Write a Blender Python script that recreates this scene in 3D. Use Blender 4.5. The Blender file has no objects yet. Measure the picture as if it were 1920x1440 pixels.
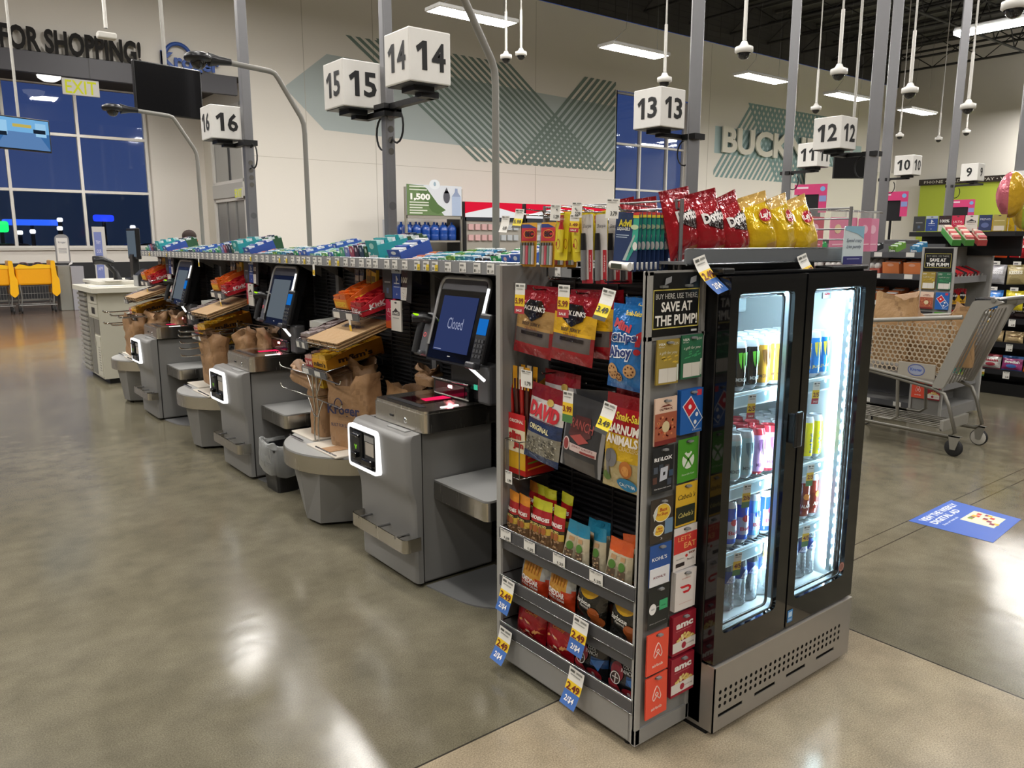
import bpy, bmesh, math, random
from mathutils import Matrix, Vector, noise
R = math.radians
sc = bpy.context.scene
COL = sc.collection
rnd = random.Random(7)

# ------------------------------------------------------------------ camera, world, exposure
F_PX, CAM_H = 1473.0, 1.52
PITCH, AZ = math.atan(267 / F_PX), R(51.8)
fw = Vector((math.cos(AZ), math.sin(AZ), 0)); RIGHT = Vector((math.sin(AZ), -math.cos(AZ), 0))
FWD = fw * math.cos(PITCH) - Vector((0, 0, 1)) * math.sin(PITCH)
UP = fw * math.sin(PITCH) + Vector((0, 0, 1)) * math.cos(PITCH)
EYE = Vector((0, 0, CAM_H))
cam_data = bpy.data.cameras.new('camera'); cam = bpy.data.objects.new('camera', cam_data); COL.objects.link(cam)
cam_data.sensor_width = 36; cam_data.lens = 36 * F_PX / 1920; cam_data.clip_end = 300; cam_data.clip_start = .02
mw = Matrix((RIGHT, UP, -FWD)).transposed().to_4x4(); mw.translation = EYE
cam.matrix_world = mw
sc.camera = cam
sc.view_settings.view_transform = 'Standard'; sc.view_settings.look = 'None'
sc.view_settings.exposure = 0.0; sc.view_settings.gamma = 1; sc.view_settings.use_curve_mapping = False
sc.cycles.max_bounces = 7; sc.cycles.diffuse_bounces = 3; sc.cycles.glossy_bounces = 3
sc.cycles.transmission_bounces = 5; sc.cycles.transparent_max_bounces = 12
sc.cycles.sample_clamp_indirect = 6; sc.cycles.caustics_reflective = False; sc.cycles.caustics_refractive = False
sc.cycles.use_denoising = True
w = bpy.data.worlds.new('dusk_sky'); sc.world = w; w.use_nodes = True
nt = w.node_tree; nt.nodes.clear()
bg = nt.nodes.new('ShaderNodeBackground'); wo = nt.nodes.new('ShaderNodeOutputWorld')
tc = nt.nodes.new('ShaderNodeTexCoord'); sp = nt.nodes.new('ShaderNodeSeparateXYZ'); cr = nt.nodes.new('ShaderNodeValToRGB')
cr.color_ramp.elements[0].position = 0.0; cr.color_ramp.elements[0].color = (.045, .075, .20, 1)
cr.color_ramp.elements[1].position = .35; cr.color_ramp.elements[1].color = (.018, .04, .16, 1)
nt.links.new(tc.outputs['Generated'], sp.inputs[0]); nt.links.new(sp.outputs['Z'], cr.inputs[0])
nt.links.new(cr.outputs[0], bg.inputs[0]); nt.links.new(bg.outputs[0], wo.inputs[0]); bg.inputs[1].default_value = .9
LIGHT_POWER = 72.0      # emission strength of the ceiling light panels

def ray(x, y): return FWD * F_PX + RIGHT * (x - 960) - UP * (y - 720)
def at_x(x, y, c): r = ray(x, y); return EYE + r * (c / r.x)
def at_y(x, y, c): r = ray(x, y); return EYE + r * (c / r.y)
def at_z(x, y, c): r = ray(x, y); return EYE + r * ((c - CAM_H) / r.z)
def at_d(x, y, d): return EYE + ray(x, y).normalized() * d

# ------------------------------------------------------------------ colours and materials
def C(h):
    h = h.lstrip('#'); o = []
    for i in (0, 2, 4):
        c = int(h[i:i + 2], 16) / 255
        o.append(c / 12.92 if c <= .04045 else ((c + .055) / 1.055) ** 2.4)
    return tuple(o)
def mixc(a, b, t): return tuple(a[i] * (1 - t) + b[i] * t for i in range(3))
MATS, MI = [], {}
def newmat(name):
    m = bpy.data.materials.new(name); m.use_nodes = True; m.node_tree.nodes.clear()
    n = m.node_tree; out = n.nodes.new('ShaderNodeOutputMaterial')
    MI[name] = len(MATS); MATS.append(m); return n, out
def nd(n, t, **k):
    x = n.nodes.new(t)
    for a, b in k.items():
        if a in x.inputs: x.inputs[a].default_value = b
        else: setattr(x, a, b)
    return x
def pmat(name, rough=.5, metal=0, spec=.5, coat=0, bump=None, alpha=None, ns=(1, 1, 1), rn=0, cn=.06, trans=0):
    n, out = newmat(name); L = n.links.new
    p = nd(n, 'ShaderNodeBsdfPrincipled'); a = nd(n, 'ShaderNodeAttribute', attribute_name='Col')
    p.inputs['Roughness'].default_value = rough; p.inputs['Metallic'].default_value = metal
    p.inputs['Specular IOR Level'].default_value = spec; p.inputs['Coat Weight'].default_value = coat
    tcd = nd(n, 'ShaderNodeTexCoord'); mp = nd(n, 'ShaderNodeMapping'); mp.inputs['Scale'].default_value = ns
    L(tcd.outputs['Object'], mp.inputs[0])
    nz = nd(n, 'ShaderNodeTexNoise', Scale=bump[0] if bump else 30.0, Detail=3.0); L(mp.outputs[0], nz.inputs['Vector'])
    mx = nd(n, 'ShaderNodeMix', data_type='RGBA', blend_type='MULTIPLY'); mx.inputs[0].default_value = cn
    L(a.outputs['Color'], mx.inputs[6]); L(nz.outputs['Fac'], mx.inputs[7]); L(mx.outputs[2], p.inputs['Base Color'])
    if rn:
        mr = nd(n, 'ShaderNodeMapRange'); mr.inputs[3].default_value = max(0, rough - rn); mr.inputs[4].default_value = rough + rn
        L(nz.outputs['Fac'], mr.inputs[0]); L(mr.outputs[0], p.inputs['Roughness'])
    if bump:
        b = nd(n, 'ShaderNodeBump', Strength=bump[1], Distance=bump[2]); L(nz.outputs['Fac'], b.inputs['Height']); L(b.outputs[0], p.inputs['Normal'])
    if alpha is not None:
        tr = nd(n, 'ShaderNodeBsdfTransparent'); ms = nd(n, 'ShaderNodeMixShader'); ms.inputs[0].default_value = alpha
        fr = nd(n, 'ShaderNodeFresnel', IOR=1.45); mt = nd(n, 'ShaderNodeMath', operation='ADD', use_clamp=True); mt.inputs[1].default_value = alpha
        L(fr.outputs[0], mt.inputs[0]); L(mt.outputs[0], ms.inputs[0])
        L(tr.outputs[0], ms.inputs[1]); L(p.outputs[0], ms.inputs[2]); L(ms.outputs[0], out.inputs[0])
    else: L(p.outputs[0], out.inputs[0])
    return n, p
pmat('matte', .85)
pmat('wallpaint', .75, bump=(60, .08, .003))
pmat('paint', .42, bump=(250, .05, .0005))
pmat('plastic', .32)
pmat('gloss', .1, coat=.3)
pmat('foil', .17, metal=.2, coat=.5, bump=(20, .9, .012), cn=.0)
pmat('paper', .5, bump=(24, .6, .012))
pmat('card', .5)
pmat('steel', .25, metal=1, ns=(30, 30, .6), bump=(8, .03, .0003), rn=.06, cn=.05)
pmat('alum', .42, metal=.75)
pmat('chrome', .12, metal=1)
pmat('rubber', .65)
pmat('clear', .08, alpha=.12)
pmat('film', .22, alpha=.3, bump=(22, .5, .01))
pmat('pane', .03, metal=1, alpha=.012, cn=0)
pmat('bottle', .05, alpha=.22)
for nm, st in (('glow', .9), ('lamp', LIGHT_POWER), ('added_upglow', 7.), ('ledring', 1.5), ('led', 75.)):
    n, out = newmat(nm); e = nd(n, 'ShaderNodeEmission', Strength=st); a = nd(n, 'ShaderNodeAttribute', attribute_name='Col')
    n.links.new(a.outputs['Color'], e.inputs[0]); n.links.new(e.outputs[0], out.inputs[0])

def floor_material():
    n, out = newmat('polished_concrete'); L = n.links.new
    p = nd(n, 'ShaderNodeBsdfPrincipled'); tcd = nd(n, 'ShaderNodeTexCoord'); s = nd(n, 'ShaderNodeSeparateXYZ')
    L(tcd.outputs['Object'], s.inputs[0])
    def M2(op, a, b, clamp=False):
        m = nd(n, 'ShaderNodeMath', operation=op, use_clamp=clamp)
        for i, q in enumerate((a, b)):
            if isinstance(q, (int, float)): m.inputs[i].default_value = q
            else: L(q, m.inputs[i])
        return m.outputs[0]
    def mix(f, a, b):
        m = nd(n, 'ShaderNodeMix', data_type='RGBA')
        if isinstance(f, (int, float)): m.inputs[0].default_value = f
        else: L(f, m.inputs[0])
        for i, q in ((6, a), (7, b)):
            if isinstance(q, tuple): m.inputs[i].default_value = (*q, 1)
            else: L(q, m.inputs[i])
        return m.outputs[2]
    big = nd(n, 'ShaderNodeTexNoise', Scale=.9, Detail=6.0, Roughness=.6); L(tcd.outputs['Object'], big.inputs['Vector'])
    sm = nd(n, 'ShaderNodeTexNoise', Scale=210.0, Detail=2.0); L(tcd.outputs['Object'], sm.inputs['Vector'])
    md = nd(n, 'ShaderNodeTexNoise', Scale=7.0, Detail=5.0); L(tcd.outputs['Object'], md.inputs['Vector'])
    x, y = s.outputs['X'], s.outputs['Y']
    dark = mix(big.outputs['Fac'], C('56513f'), C('7f7968')); light = mix(big.outputs['Fac'], C('8d8069'), C('a39680'))
    fl = M2('MULTIPLY', M2('LESS_THAN', y, 1.80), M2('LESS_THAN', x, 2.856))
    base = mix(fl, dark, light)
    wave = nd(n, 'ShaderNodeTexNoise', Scale=3.0, Detail=6.0); mp = nd(n, 'ShaderNodeMapping'); mp.inputs['Scale'].default_value = (.5, 6, 1)
    L(tcd.outputs['Object'], mp.inputs[0]); L(mp.outputs[0], wave.inputs['Vector'])
    plank = M2('LESS_THAN', M2('MODULO', y, .18), .008)
    wood = mix(plank, mix(wave.outputs['Fac'], C('4a382f'), C('84705f')), C('2d2520'))
    base = mix(M2('GREATER_THAN', M2('ADD', y, M2('MULTIPLY', x, -.75)), 12.5), base, wood)
    sp1 = nd(n, 'ShaderNodeMapRange'); sp1.inputs[1].default_value = .3; sp1.inputs[2].default_value = .7; sp1.inputs[3].default_value = .72; sp1.inputs[4].default_value = 1.25
    L(sm.outputs['Fac'], sp1.inputs[0])
    mp2 = nd(n, 'ShaderNodeMapRange'); mp2.inputs[1].default_value = .3; mp2.inputs[2].default_value = .7; mp2.inputs[3].default_value = .82; mp2.inputs[4].default_value = 1.15
    L(md.outputs['Fac'], mp2.inputs[0])
    vm = nd(n, 'ShaderNodeVectorMath', operation='SCALE'); L(base, vm.inputs[0]); L(M2('MULTIPLY', sp1.outputs[0], mp2.outputs[0]), vm.inputs[3])
    def line(q, v, hw): return M2('LESS_THAN', M2('ABSOLUTE', M2('SUBTRACT', q, v), 0), hw)
    j = M2('MAXIMUM', M2('MAXIMUM', line(x, 2.856, .004), M2('MULTIPLY', line(y, 1.9, .003), M2('GREATER_THAN', x, 2.856))), line(y, 1.80, .0035))
    cj = mix(j, vm.outputs[0], C('35312b'))
    L(cj, p.inputs['Base Color'])
    mr = nd(n, 'ShaderNodeMapRange'); mr.inputs[3].default_value = .10; mr.inputs[4].default_value = .25
    L(big.outputs['Fac'], mr.inputs[0]); L(mr.outputs[0], p.inputs['Roughness'])
    b = nd(n, 'ShaderNodeBump', Strength=.05, Distance=.02); L(md.outputs['Fac'], b.inputs['Height']); L(b.outputs[0], p.inputs['Normal'])
    p.inputs['Specular IOR Level'].default_value = .62
    L(p.outputs[0], out.inputs[0])
floor_material()

# ------------------------------------------------------------------ mesh builder
_tc = {}
def text_geo(s, bold=0.0, shear=0.0, res=2):
    k = (s, bold, shear, res)
    if k not in _tc:
        c = bpy.data.curves.new('t', 'FONT'); c.body = s; c.offset = bold; c.shear = shear; c.resolution_u = res; c.size = 1
        o = bpy.data.objects.new('t', c); me = o.to_mesh()
        vs = [(v.co.x, v.co.y) for v in me.vertices]; fs = [tuple(p.vertices) for p in me.polygons]
        o.to_mesh_clear(); bpy.data.objects.remove(o); bpy.data.curves.remove(c)
        x0 = min(v[0] for v in vs); x1 = max(v[0] for v in vs); y0 = min(v[1] for v in vs); y1 = max(v[1] for v in vs)
        vs = [((v[0] - x0) / (x1 - x0) - .5, (v[1] - y0) / (y1 - y0) - .5) for v in vs]
        _tc[k] = (vs, fs, (x1 - x0) / (y1 - y0))
    return _tc[k]
DARK = C('1a1a1b')
class M:
    def __init__(s, o=(0, 0, 0)):
        s.v = []; s.f = []; s.c = []; s.m = []; s.s = []; s.T = Matrix.Translation(-Vector(o)); s.o = Vector(o)
    def xf(s, T): s._old = s.T; s.T = s.T @ T; return s
    def pop(s): s.T = s._old
    def add(s, vs, fs, col, mat, smooth=False, raw=False):
        b = len(s.v)
        s.v += [s.T @ Vector(v) for v in vs]; s.f += [tuple(b + i for i in f) for f in fs]
        s.c += list(col) if isinstance(col, list) else [col] * len(fs)
        mi = MI[mat] if isinstance(mat, str) else mat
        s.m += [mi] * len(fs); s.s += [smooth] * len(fs)
    def box(s, x0, x1, y0, y1, z0, z1, col, mat='paint', bev=0):
        x0, x1 = sorted((x0, x1)); y0, y1 = sorted((y0, y1)); z0, z1 = sorted((z0, z1))
        b = min(bev, (x1 - x0) / 2.01, (y1 - y0) / 2.01, (z1 - z0) / 2.01)
        if b <= 0:
            vs = [(x, y, z) for x in (x0, x1) for y in (y0, y1) for z in (z0, z1)]
            fs = [(0, 1, 3, 2), (4, 6, 7, 5), (0, 4, 5, 1), (2, 3, 7, 6), (0, 2, 6, 4), (1, 5, 7, 3)]
            s.add(vs, fs, col, mat); return
        bm = bmesh.new(); bmesh.ops.create_cube(bm, size=1)
        for v in bm.verts: v.co = ((x0 + x1) / 2 + v.co.x * (x1 - x0), (y0 + y1) / 2 + v.co.y * (y1 - y0), (z0 + z1) / 2 + v.co.z * (z1 - z0))
        bmesh.ops.bevel(bm, geom=list(bm.edges), offset=b, segments=2, affect='EDGES', profile=.5)
        bm.verts.index_update(); s.add([v.co[:] for v in bm.verts], [tuple(v.index for v in f.verts) for f in bm.faces], col, mat); bm.free()
    def prism(s, poly, a, b, axis, col, mat='paint', smooth=False):
        # extrude the 2D polygon from a to b along axis; poly gives the other two axes in order
        def P(p, t): return {'x': (t, p[0], p[1]), 'y': (p[0], t, p[1]), 'z': (p[0], p[1], t)}[axis]
        n = len(poly); vs = [P(p, a) for p in poly] + [P(p, b) for p in poly]
        fs = [tuple(range(n)), tuple(range(2 * n - 1, n - 1, -1))] ; s.add(vs, fs, col, mat)
        s.add(vs, [(i, i + n, (i + 1) % n + n, (i + 1) % n) for i in range(n)], col, mat, smooth)
    def quad(s, pts, col, mat='paint'): s.add(pts, [tuple(range(len(pts)))], col, mat)
    def tube(s, pts, r, col, mat='chrome', n=6, closed=False, caps=True):
        pts = [Vector(p) for p in pts]; k = len(pts); rings = []
        ref = None
        for i, p in enumerate(pts):
            a = pts[(i - 1) % k] if (closed or i > 0) else p; b = pts[(i + 1) % k] if (closed or i < k - 1) else p
            t = (b - a).normalized()
            if ref is None or abs(ref.dot(t)) > .95: ref = Vector((0, 0, 1)) if abs(t.z) < .9 else Vector((1, 0, 0))
            u = (ref - t * ref.dot(t)).normalized(); ref = u; w_ = t.cross(u)
            rr = r[i] if isinstance(r, (list, tuple)) else r
            rings.append([p + (u * math.cos(q * 2 * math.pi / n) + w_ * math.sin(q * 2 * math.pi / n)) * rr for q in range(n)])
        vs = [v for g in rings for v in g]; fs = []
        for i in range(k if closed else k - 1):
            j = (i + 1) % k
            for q in range(n): fs.append((i * n + q, i * n + (q + 1) % n, j * n + (q + 1) % n, j * n + q))
        s.add(vs, fs, col, mat, True)
        if caps and not closed: s.add(vs, [tuple(range(n - 1, -1, -1)), tuple(range((k - 1) * n, k * n))], col, mat)
    def cyl(s, p, q, r, col, mat='paint', n=16): s.tube([p, q], r, col, mat, n)
    def lathe(s, prof, c, col, mat='paint', n=20, axis='z', cols=None, arc=1.0):
        vs = []; fs = []; cc = []; m_ = n if arc == 1.0 else n + 1
        for r_, z in prof:
            for q in range(m_):
                a = q * 2 * math.pi * arc / n; x, y = r_ * math.cos(a), r_ * math.sin(a)
                vs.append({'z': (c[0] + x, c[1] + y, c[2] + z), 'x': (c[0] + z, c[1] + x, c[2] + y), 'y': (c[0] + x, c[1] + z, c[2] + y)}[axis])
        for i in range(len(prof) - 1):
            for q in range(n):
                fs.append((i * m_ + q, i * m_ + (q + 1) % m_, (i + 1) * m_ + (q + 1) % m_, (i + 1) * m_ + q)); cc.append(cols[i] if cols else col)
        s.add(vs, fs, cc, mat, True)
    def ball(s, c, r, col, mat='paint', n=12, sc_=(1, 1, 1), half=None):
        a0, a1 = (-math.pi / 2, math.pi / 2) if half is None else ((-math.pi / 2, 0) if half == 'low' else (0, math.pi / 2))
        k = n // 2 + 1; prof = [(max(1e-4, r * math.cos(a0 + (a1 - a0) * i / k)), r * math.sin(a0 + (a1 - a0) * i / k)) for i in range(k + 1)]
        vs = []; fs = []
        for r_, z in prof:
            for q in range(n): a = q * 2 * math.pi / n; vs.append((c[0] + r_ * math.cos(a) * sc_[0], c[1] + r_ * math.sin(a) * sc_[1], c[2] + z * sc_[2]))
        for i in range(k):
            for q in range(n): fs.append((i * n + q, i * n + (q + 1) % n, (i + 1) * n + (q + 1) % n, (i + 1) * n + q))
        s.add(vs, fs, col, mat, True)
    # flat decals in the local x-z plane, facing -y; surf(x, z) gives the y to lie on
    def proj(s, vs2, fs, col, mat, y, surf, cut):
        if surf: y -= .0014
        if surf and cut:
            bm = bmesh.new(); bv = [bm.verts.new((a, 0, b)) for a, b in vs2]
            for f in fs:
                try: bm.faces.new([bv[i] for i in f])
                except ValueError: pass
            bmesh.ops.triangulate(bm, faces=list(bm.faces))
            for _ in range(3):
                es = [e for e in bm.edges if e.calc_length() > cut]
                if not es: break
                bmesh.ops.subdivide_edges(bm, edges=es, cuts=1); bmesh.ops.triangulate(bm, faces=[f for f in bm.faces if len(f.verts) > 3])
            bm.verts.index_update(); vs2 = [(v.co.x, v.co.z) for v in bm.verts]; fs = [tuple(v.index for v in f.verts) for f in bm.faces]; bm.free()
        s.add([(a, (surf(a, b) if surf else 0) + y, b) for a, b in vs2], fs, col, mat)
    def text(s, t, x, z, w_, h, col, y=-.0008, mat='card', bold=.0, shear=0, surf=None, cut=.02, rot=0, res=2):
        vs, fs, _ = text_geo(t, bold, shear, res); ca, sa = math.cos(rot), math.sin(rot)
        s.proj([(x + a * w_ * ca - b * h * sa, z + a * w_ * sa + b * h * ca) for a, b in vs], fs, col, mat, y, surf, cut)
    def poly(s, pts, col, y=-.0005, mat='card', surf=None, cut=.03): s.proj(list(pts), [tuple(range(len(pts)))], col, mat, y, surf, cut)
    def rect(s, x0, x1, z0, z1, col, y=-.0005, mat='card', surf=None): s.poly([(x0, z0), (x1, z0), (x1, z1), (x0, z1)], col, y, mat, surf)
    def disc(s, x, z, rx, rz, col, y=-.0006, mat='card', n=20, surf=None, rot=0):
        s.poly([(x + rx * math.cos(a) * math.cos(rot) - rz * math.sin(a) * math.sin(rot), z + rx * math.cos(a) * math.sin(rot) + rz * math.sin(a) * math.cos(rot)) for a in [q * 2 * math.pi / n for q in range(n)]], col, y, mat, surf)
    def ring(s, x, z, rx, rz, wd, col, y=-.0007, mat='card', a0=0, a1=360, n=24):
        for q in range(n):
            a, b = R(a0 + (a1 - a0) * q / n), R(a0 + (a1 - a0) * (q + 1) / n)
            s.quad([(x + (rx - wd) * math.cos(a), y, z + (rz - wd) * math.sin(a)), (x + rx * math.cos(a), y, z + rz * math.sin(a)), (x + rx * math.cos(b), y, z + rz * math.sin(b)), (x + (rx - wd) * math.cos(b), y, z + (rz - wd) * math.sin(b))], col, mat)
    def mesh(s, name):
        me = bpy.data.meshes.new(name); me.from_pydata(s.v, [], s.f)
        used = sorted(set(s.m)); idx = {u: i for i, u in enumerate(used)}
        for u in used: me.materials.append(MATS[u])
        me.polygons.foreach_set('material_index', [idx[q] for q in s.m]); me.polygons.foreach_set('use_smooth', s.s)
        at = me.color_attributes.new('Col', 'FLOAT_COLOR', 'CORNER'); arr = []
        for f, c in zip(s.f, s.c): arr += [c[0], c[1], c[2], 1.0] * len(f)
        at.data.foreach_set('color', arr); me.update(); return me
    def build(s, name, parent=None, label=None, loc=None, rot=(0, 0, 0)):
        o = bpy.data.objects.new(name, s.mesh(name)); COL.objects.link(o)
        if parent: o.parent = parent
        elif loc is None: o.location = s.o
        if loc is not None: o.location = loc
        o.rotation_euler = rot
        if label: o['label'] = label
        return o
    def thing(s, name, label, cat, loc=None, rot=(0, 0, 0), group=None, kind=None):
        return tag(s.build(name, None, None, loc, rot), label, cat, group, kind)
    def struct(s, name): o = s.build(name); o['kind'] = 'structure'; return o
def tag(o, label, cat, group=None, kind=None):
    o['label'] = label; o['category'] = cat
    if group: o['group'] = group
    if kind: o['kind'] = kind
    return o
def thing(name, label, cat, loc=(0, 0, 0), rot=(0, 0, 0), group=None):
    o = bpy.data.objects.new(name, None); COL.objects.link(o); o.location = loc; o.rotation_euler = rot; o.empty_display_size = .05
    return tag(o, label, cat, group)
def dup(src, loc=None, rot=None, label=None, group=None, parent=None):
    o = src.copy(); COL.objects.link(o)
    if parent: o.parent = parent
    if loc is not None: o.location = loc
    if rot is not None: o.rotation_euler = rot
    if label: o['label'] = label
    if group: o['group'] = group
    for ch in list(src.children): dup(ch, parent=o)
    return o
NTH = ['nearest', 'second nearest', 'third nearest', 'fourth nearest', 'fifth nearest', 'sixth nearest', 'seventh nearest', 'eighth nearest', 'ninth nearest', 'farthest']
ORD = ['first', 'second', 'third', 'fourth', 'fifth', 'sixth', 'seventh', 'eighth', 'ninth', 'tenth', 'eleventh', 'twelfth']
NX = R(-90)      # rotation that turns a thing modelled facing -y so that it faces -x
# ------------------------------------------------------------------ ceiling lights (the store's panels and unseen ones added for brightness)
WALLY, VESTY, SIDEX, FARX = 19.9, 23.5, 7.4, 39.5
WARM = (1.0, .96, .91)
def light_panel():
    r = thing('ceiling_light', 'x', 'ceiling light')
    m = M(); m.box(-1.0, 1.0, -.27, .27, .01, .09, C('d8d8d6'), 'paint', .02); m.quad([(-.9, -.18, .092), (.9, -.18, .092), (.9, .18, .092), (-.9, .18, .092)], WARM, 'added_upglow'); m.build('housing', r)  # dim glow plate on the housing top, added to lift upper walls and ceiling
    m = M(); m.quad([(-.96, -.23, .008), (-.96, .23, .008), (.96, .23, .008), (.96, -.23, .008)], WARM, 'lamp'); m.build('diffuser', r)
    m = M(); m.tube([(-.8, 0, .09), (-.3, .02, .5), (0, 0, 3.2)], .006, C('555555'), 'matte', 4); m.tube([(.8, 0, .09), (.8, 0, 3.2)], .004, C('555555'), 'matte', 4); m.build('cable', r)
    return r
lp = light_panel(); names = ['leftmost and largest', 'second from the left', 'third from the left', 'fourth from the left', 'rightmost and smallest']
for i, x in enumerate((10.0, 14.8, 20.0, 24.6, 29.3)):
    o = lp if i == 0 else dup(lp)
    o.location = (x, 14.0, 6.03); o['label'] = 'bright flat ceiling light before the mural wall, %s of that row' % names[i]; o['group'] = 'ceiling lights along the mural wall'
for i, (x, y) in enumerate([(-6, 14), (-1, 14), (-2, 12), (5.1, 14.6), (5.8, 11.3), (8.5, 8.7), (-5, 10), (.5, 10.5),
                            (-4, 7), (1.5, 6), (-4, 1.5), (1.0, 1.6), (6, 5.5), (11, 9), (6.5, -.3), (12, -3), (11, 3.2), (20, -5), (28, -6),
                            (36.5, 11.5), (38, 12.3), (38.2, 10.3), (38.2, 8), (36.5, 9), (36.5, 6.5), (20, 5), (26, 6), (32, 8), (36, 10), (24, 1), (30, 2), (36, 4), (-1, -4), (5, -6), (-7, -4), (0, -9), (8, -10)]):  # right-hand fixtures added out of view to brighten the far right wall
    o = dup(lp, (x, y, 6.03 + (1.2 if i > 1 else 0)), (0, 0, R(90)), 'unseen flat ceiling light, one of a set partly added to brighten the store', 'ceiling lights above the lanes')
def strip_light(a, b, z, lab):
    r = thing('strip_light', lab, 'ceiling light', (a[0], (a[1] + b) / 2, z)); h = abs(b - a[1]) / 2
    m = M(); m.prism([(-.14, .0), (.14, .0), (.07, .1), (-.07, .1)], -h, h, 'y', C('dedede'), 'paint'); m.build('housing', r)
    m = M(); m.box(-.16, .16, -h + .03, h - .03, -.07, -.002, WARM, 'lamp'); m.build('diffuser', r)
strip_light((18.9, 8.35), 2.0, 6.0, 'long bright strip light at the top right corner above the lanes')

# ------------------------------------------------------------------ room shell
BEIGE = C('ebe6dd')
def struct(m, name): return m.struct(name)
m = M(); m.quad([(-16, -16, 0), (FARX + 3, -16, 0), (FARX + 3, VESTY, 0), (-16, VESTY, 0)], (.2, .2, .2), 'polished_concrete'); m.struct('floor')
m = M(); m.quad([(-16, -16, 10.6), (-16, VESTY, 10.6), (FARX + 3, VESTY, 10.6), (FARX + 3, -16, 10.6)], C('3d3c3a'), 'matte')
for i in range(56): m.box(-16 + i, -15.85 + i, -16, WALLY, 10.5, 10.59, C('4a4946'), 'matte')
m.struct('ceiling')
# front wall above and beside the vestibule opening, with its painted mural
m = M()
def wq(x0, x1, z0, z1, y, col, mat='wallpaint'): m.quad([(x0, y, z0), (x1, y, z0), (x1, y, z1), (x0, y, z1)], col, mat)
W2a, W2b, W2t = 20.25, 24.1, 6.6
wq(-16, SIDEX, 5.45, 8.85, WALLY, BEIGE); wq(SIDEX, W2a, 0, 8.85, WALLY, BEIGE); wq(W2a, W2b, W2t, 8.85, WALLY, BEIGE); wq(W2a, W2b, 0, .5, WALLY, BEIGE); wq(W2b, FARX, 0, 8.85, WALLY, BEIGE)
wq(-16, FARX, 8.85, 10.6, WALLY - .05, C('3a3836'), 'matte')
for k in range(9): m.box(-16, FARX, WALLY - .06, WALLY - .055, 8.85 + k * .2, 8.858 + k * .2, C('2a2827'), 'matte')
for k in range(70): m.box(-16 + k * .8, -15.99 + k * .8, WALLY - .06, WALLY - .055, 8.85, 10.6, C('2a2827'), 'matte')
for x in (8.9, 10.9, 16.6, 25.2, 31, 36): m.box(x, x + .012, WALLY - .004, WALLY, 0, 8.8, C('b9b3a6'), 'wallpaint')
m.box(SIDEX, W2a, WALLY - .004, WALLY, 3.62, 3.63, C('c4beb0'), 'wallpaint')
m.box(W2a - .05, W2a, WALLY, WALLY + .35, .5, W2t, BEIGE); m.box(W2b, W2b + .05, WALLY, WALLY + .35, .5, W2t, BEIGE)
PALE, SAGE, TEAL = C('b9c4c4'), C('75867f'), C('7f9c9b')
def wpoly(pts, col, dy=.003): m.quad([(p[0], WALLY - dy, p[1]) for p in pts], col, 'wallpaint')
wpoly([(8.35, 5.35), (9.55, 6.3), (20.2, 6.05), (20.2, 4.2), (9.4, 4.4)], PALE)
wpoly([(25.6, 4.9), (25.6, 5.9), (36.5, 5.9), (36.5, 4.7)], C('b3cbce'))
def stripes(x0, x1, z0, z1, sx, wd, step, lo, hi, col, dy):
    # slanted parallel stripes clipped between z0 and z1; sx is the run over the full height
    x = x0
    while x < x1:
        a0, a1 = x, x + sx; zz0, zz1 = z0, z1
        pts = [(a0, zz0), (a0 + wd, zz0), (a1 + wd, zz1), (a1, zz1)]
        def clip(p, f, g):
            o = []
            for i in range(len(p)):
                A, B = p[i], p[(i + 1) % len(p)]; fa, fb = f(A), f(B)
                if fa >= 0: o.append(A)
                if fa * fb < 0: t = fa / (fa - fb); o.append((A[0] + (B[0] - A[0]) * t, A[1] + (B[1] - A[1]) * t))
            return o
        pts = clip(pts, lambda p: p[0] - lo, 0)
        if len(pts) > 2: pts = clip(pts, lambda p: hi - p[0], 0)
        if len(pts) > 2: wpoly(pts, col, dy)
        x += step
stripes(14.3, 19.75, 3.9, 6.85, -4.2, .155, .28, 8, 20.15, SAGE, .006)
stripes(15.7, 20.1, 3.9, 6.85, 3.0, .155, .28, 8, 20.15, SAGE, .009)
stripes(25.4, 31.4, 4.0, 6.95, 2.4, .16, .3, 25.6, 36.6, TEAL, .006)
stripes(29.8, 36.0, 4.0, 6.95, -2.2, .16, .3, 25.6, 36.6, TEAL, .009)
wpoly([(11.0, 6.9), (11.25, 6.9), (12.5, 5.6), (12.25, 5.6)], SAGE, .004); wpoly([(11.4, 6.9), (11.65, 6.9), (12.9, 5.6), (12.65, 5.6)], SAGE, .004)
m.struct('wall_front')
m = M(); wq(FARX - 8, FARX, 0, 4.8, WALLY - .3, C('d3cfc3')); m.struct('wall_front_low')
m = M(); m.quad([(FARX, -16, 0), (FARX, WALLY, 0), (FARX, WALLY, 10.6), (FARX, -16, 10.6)], C('dedad2'), 'wallpaint'); m.struct('wall_right')
m = M(); m.quad([(-16, -16, 0), (-16, VESTY, 0), (-16, VESTY, 10.6), (-16, -16, 10.6)], BEIGE, 'wallpaint'); m.struct('wall_left')
m = M(); m.quad([(-16, -16, 0), (FARX, -16, 0), (FARX, -16, 10.6), (-16, -16, 10.6)], C('8d8a84'), 'wallpaint'); m.struct('wall_back')
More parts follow.
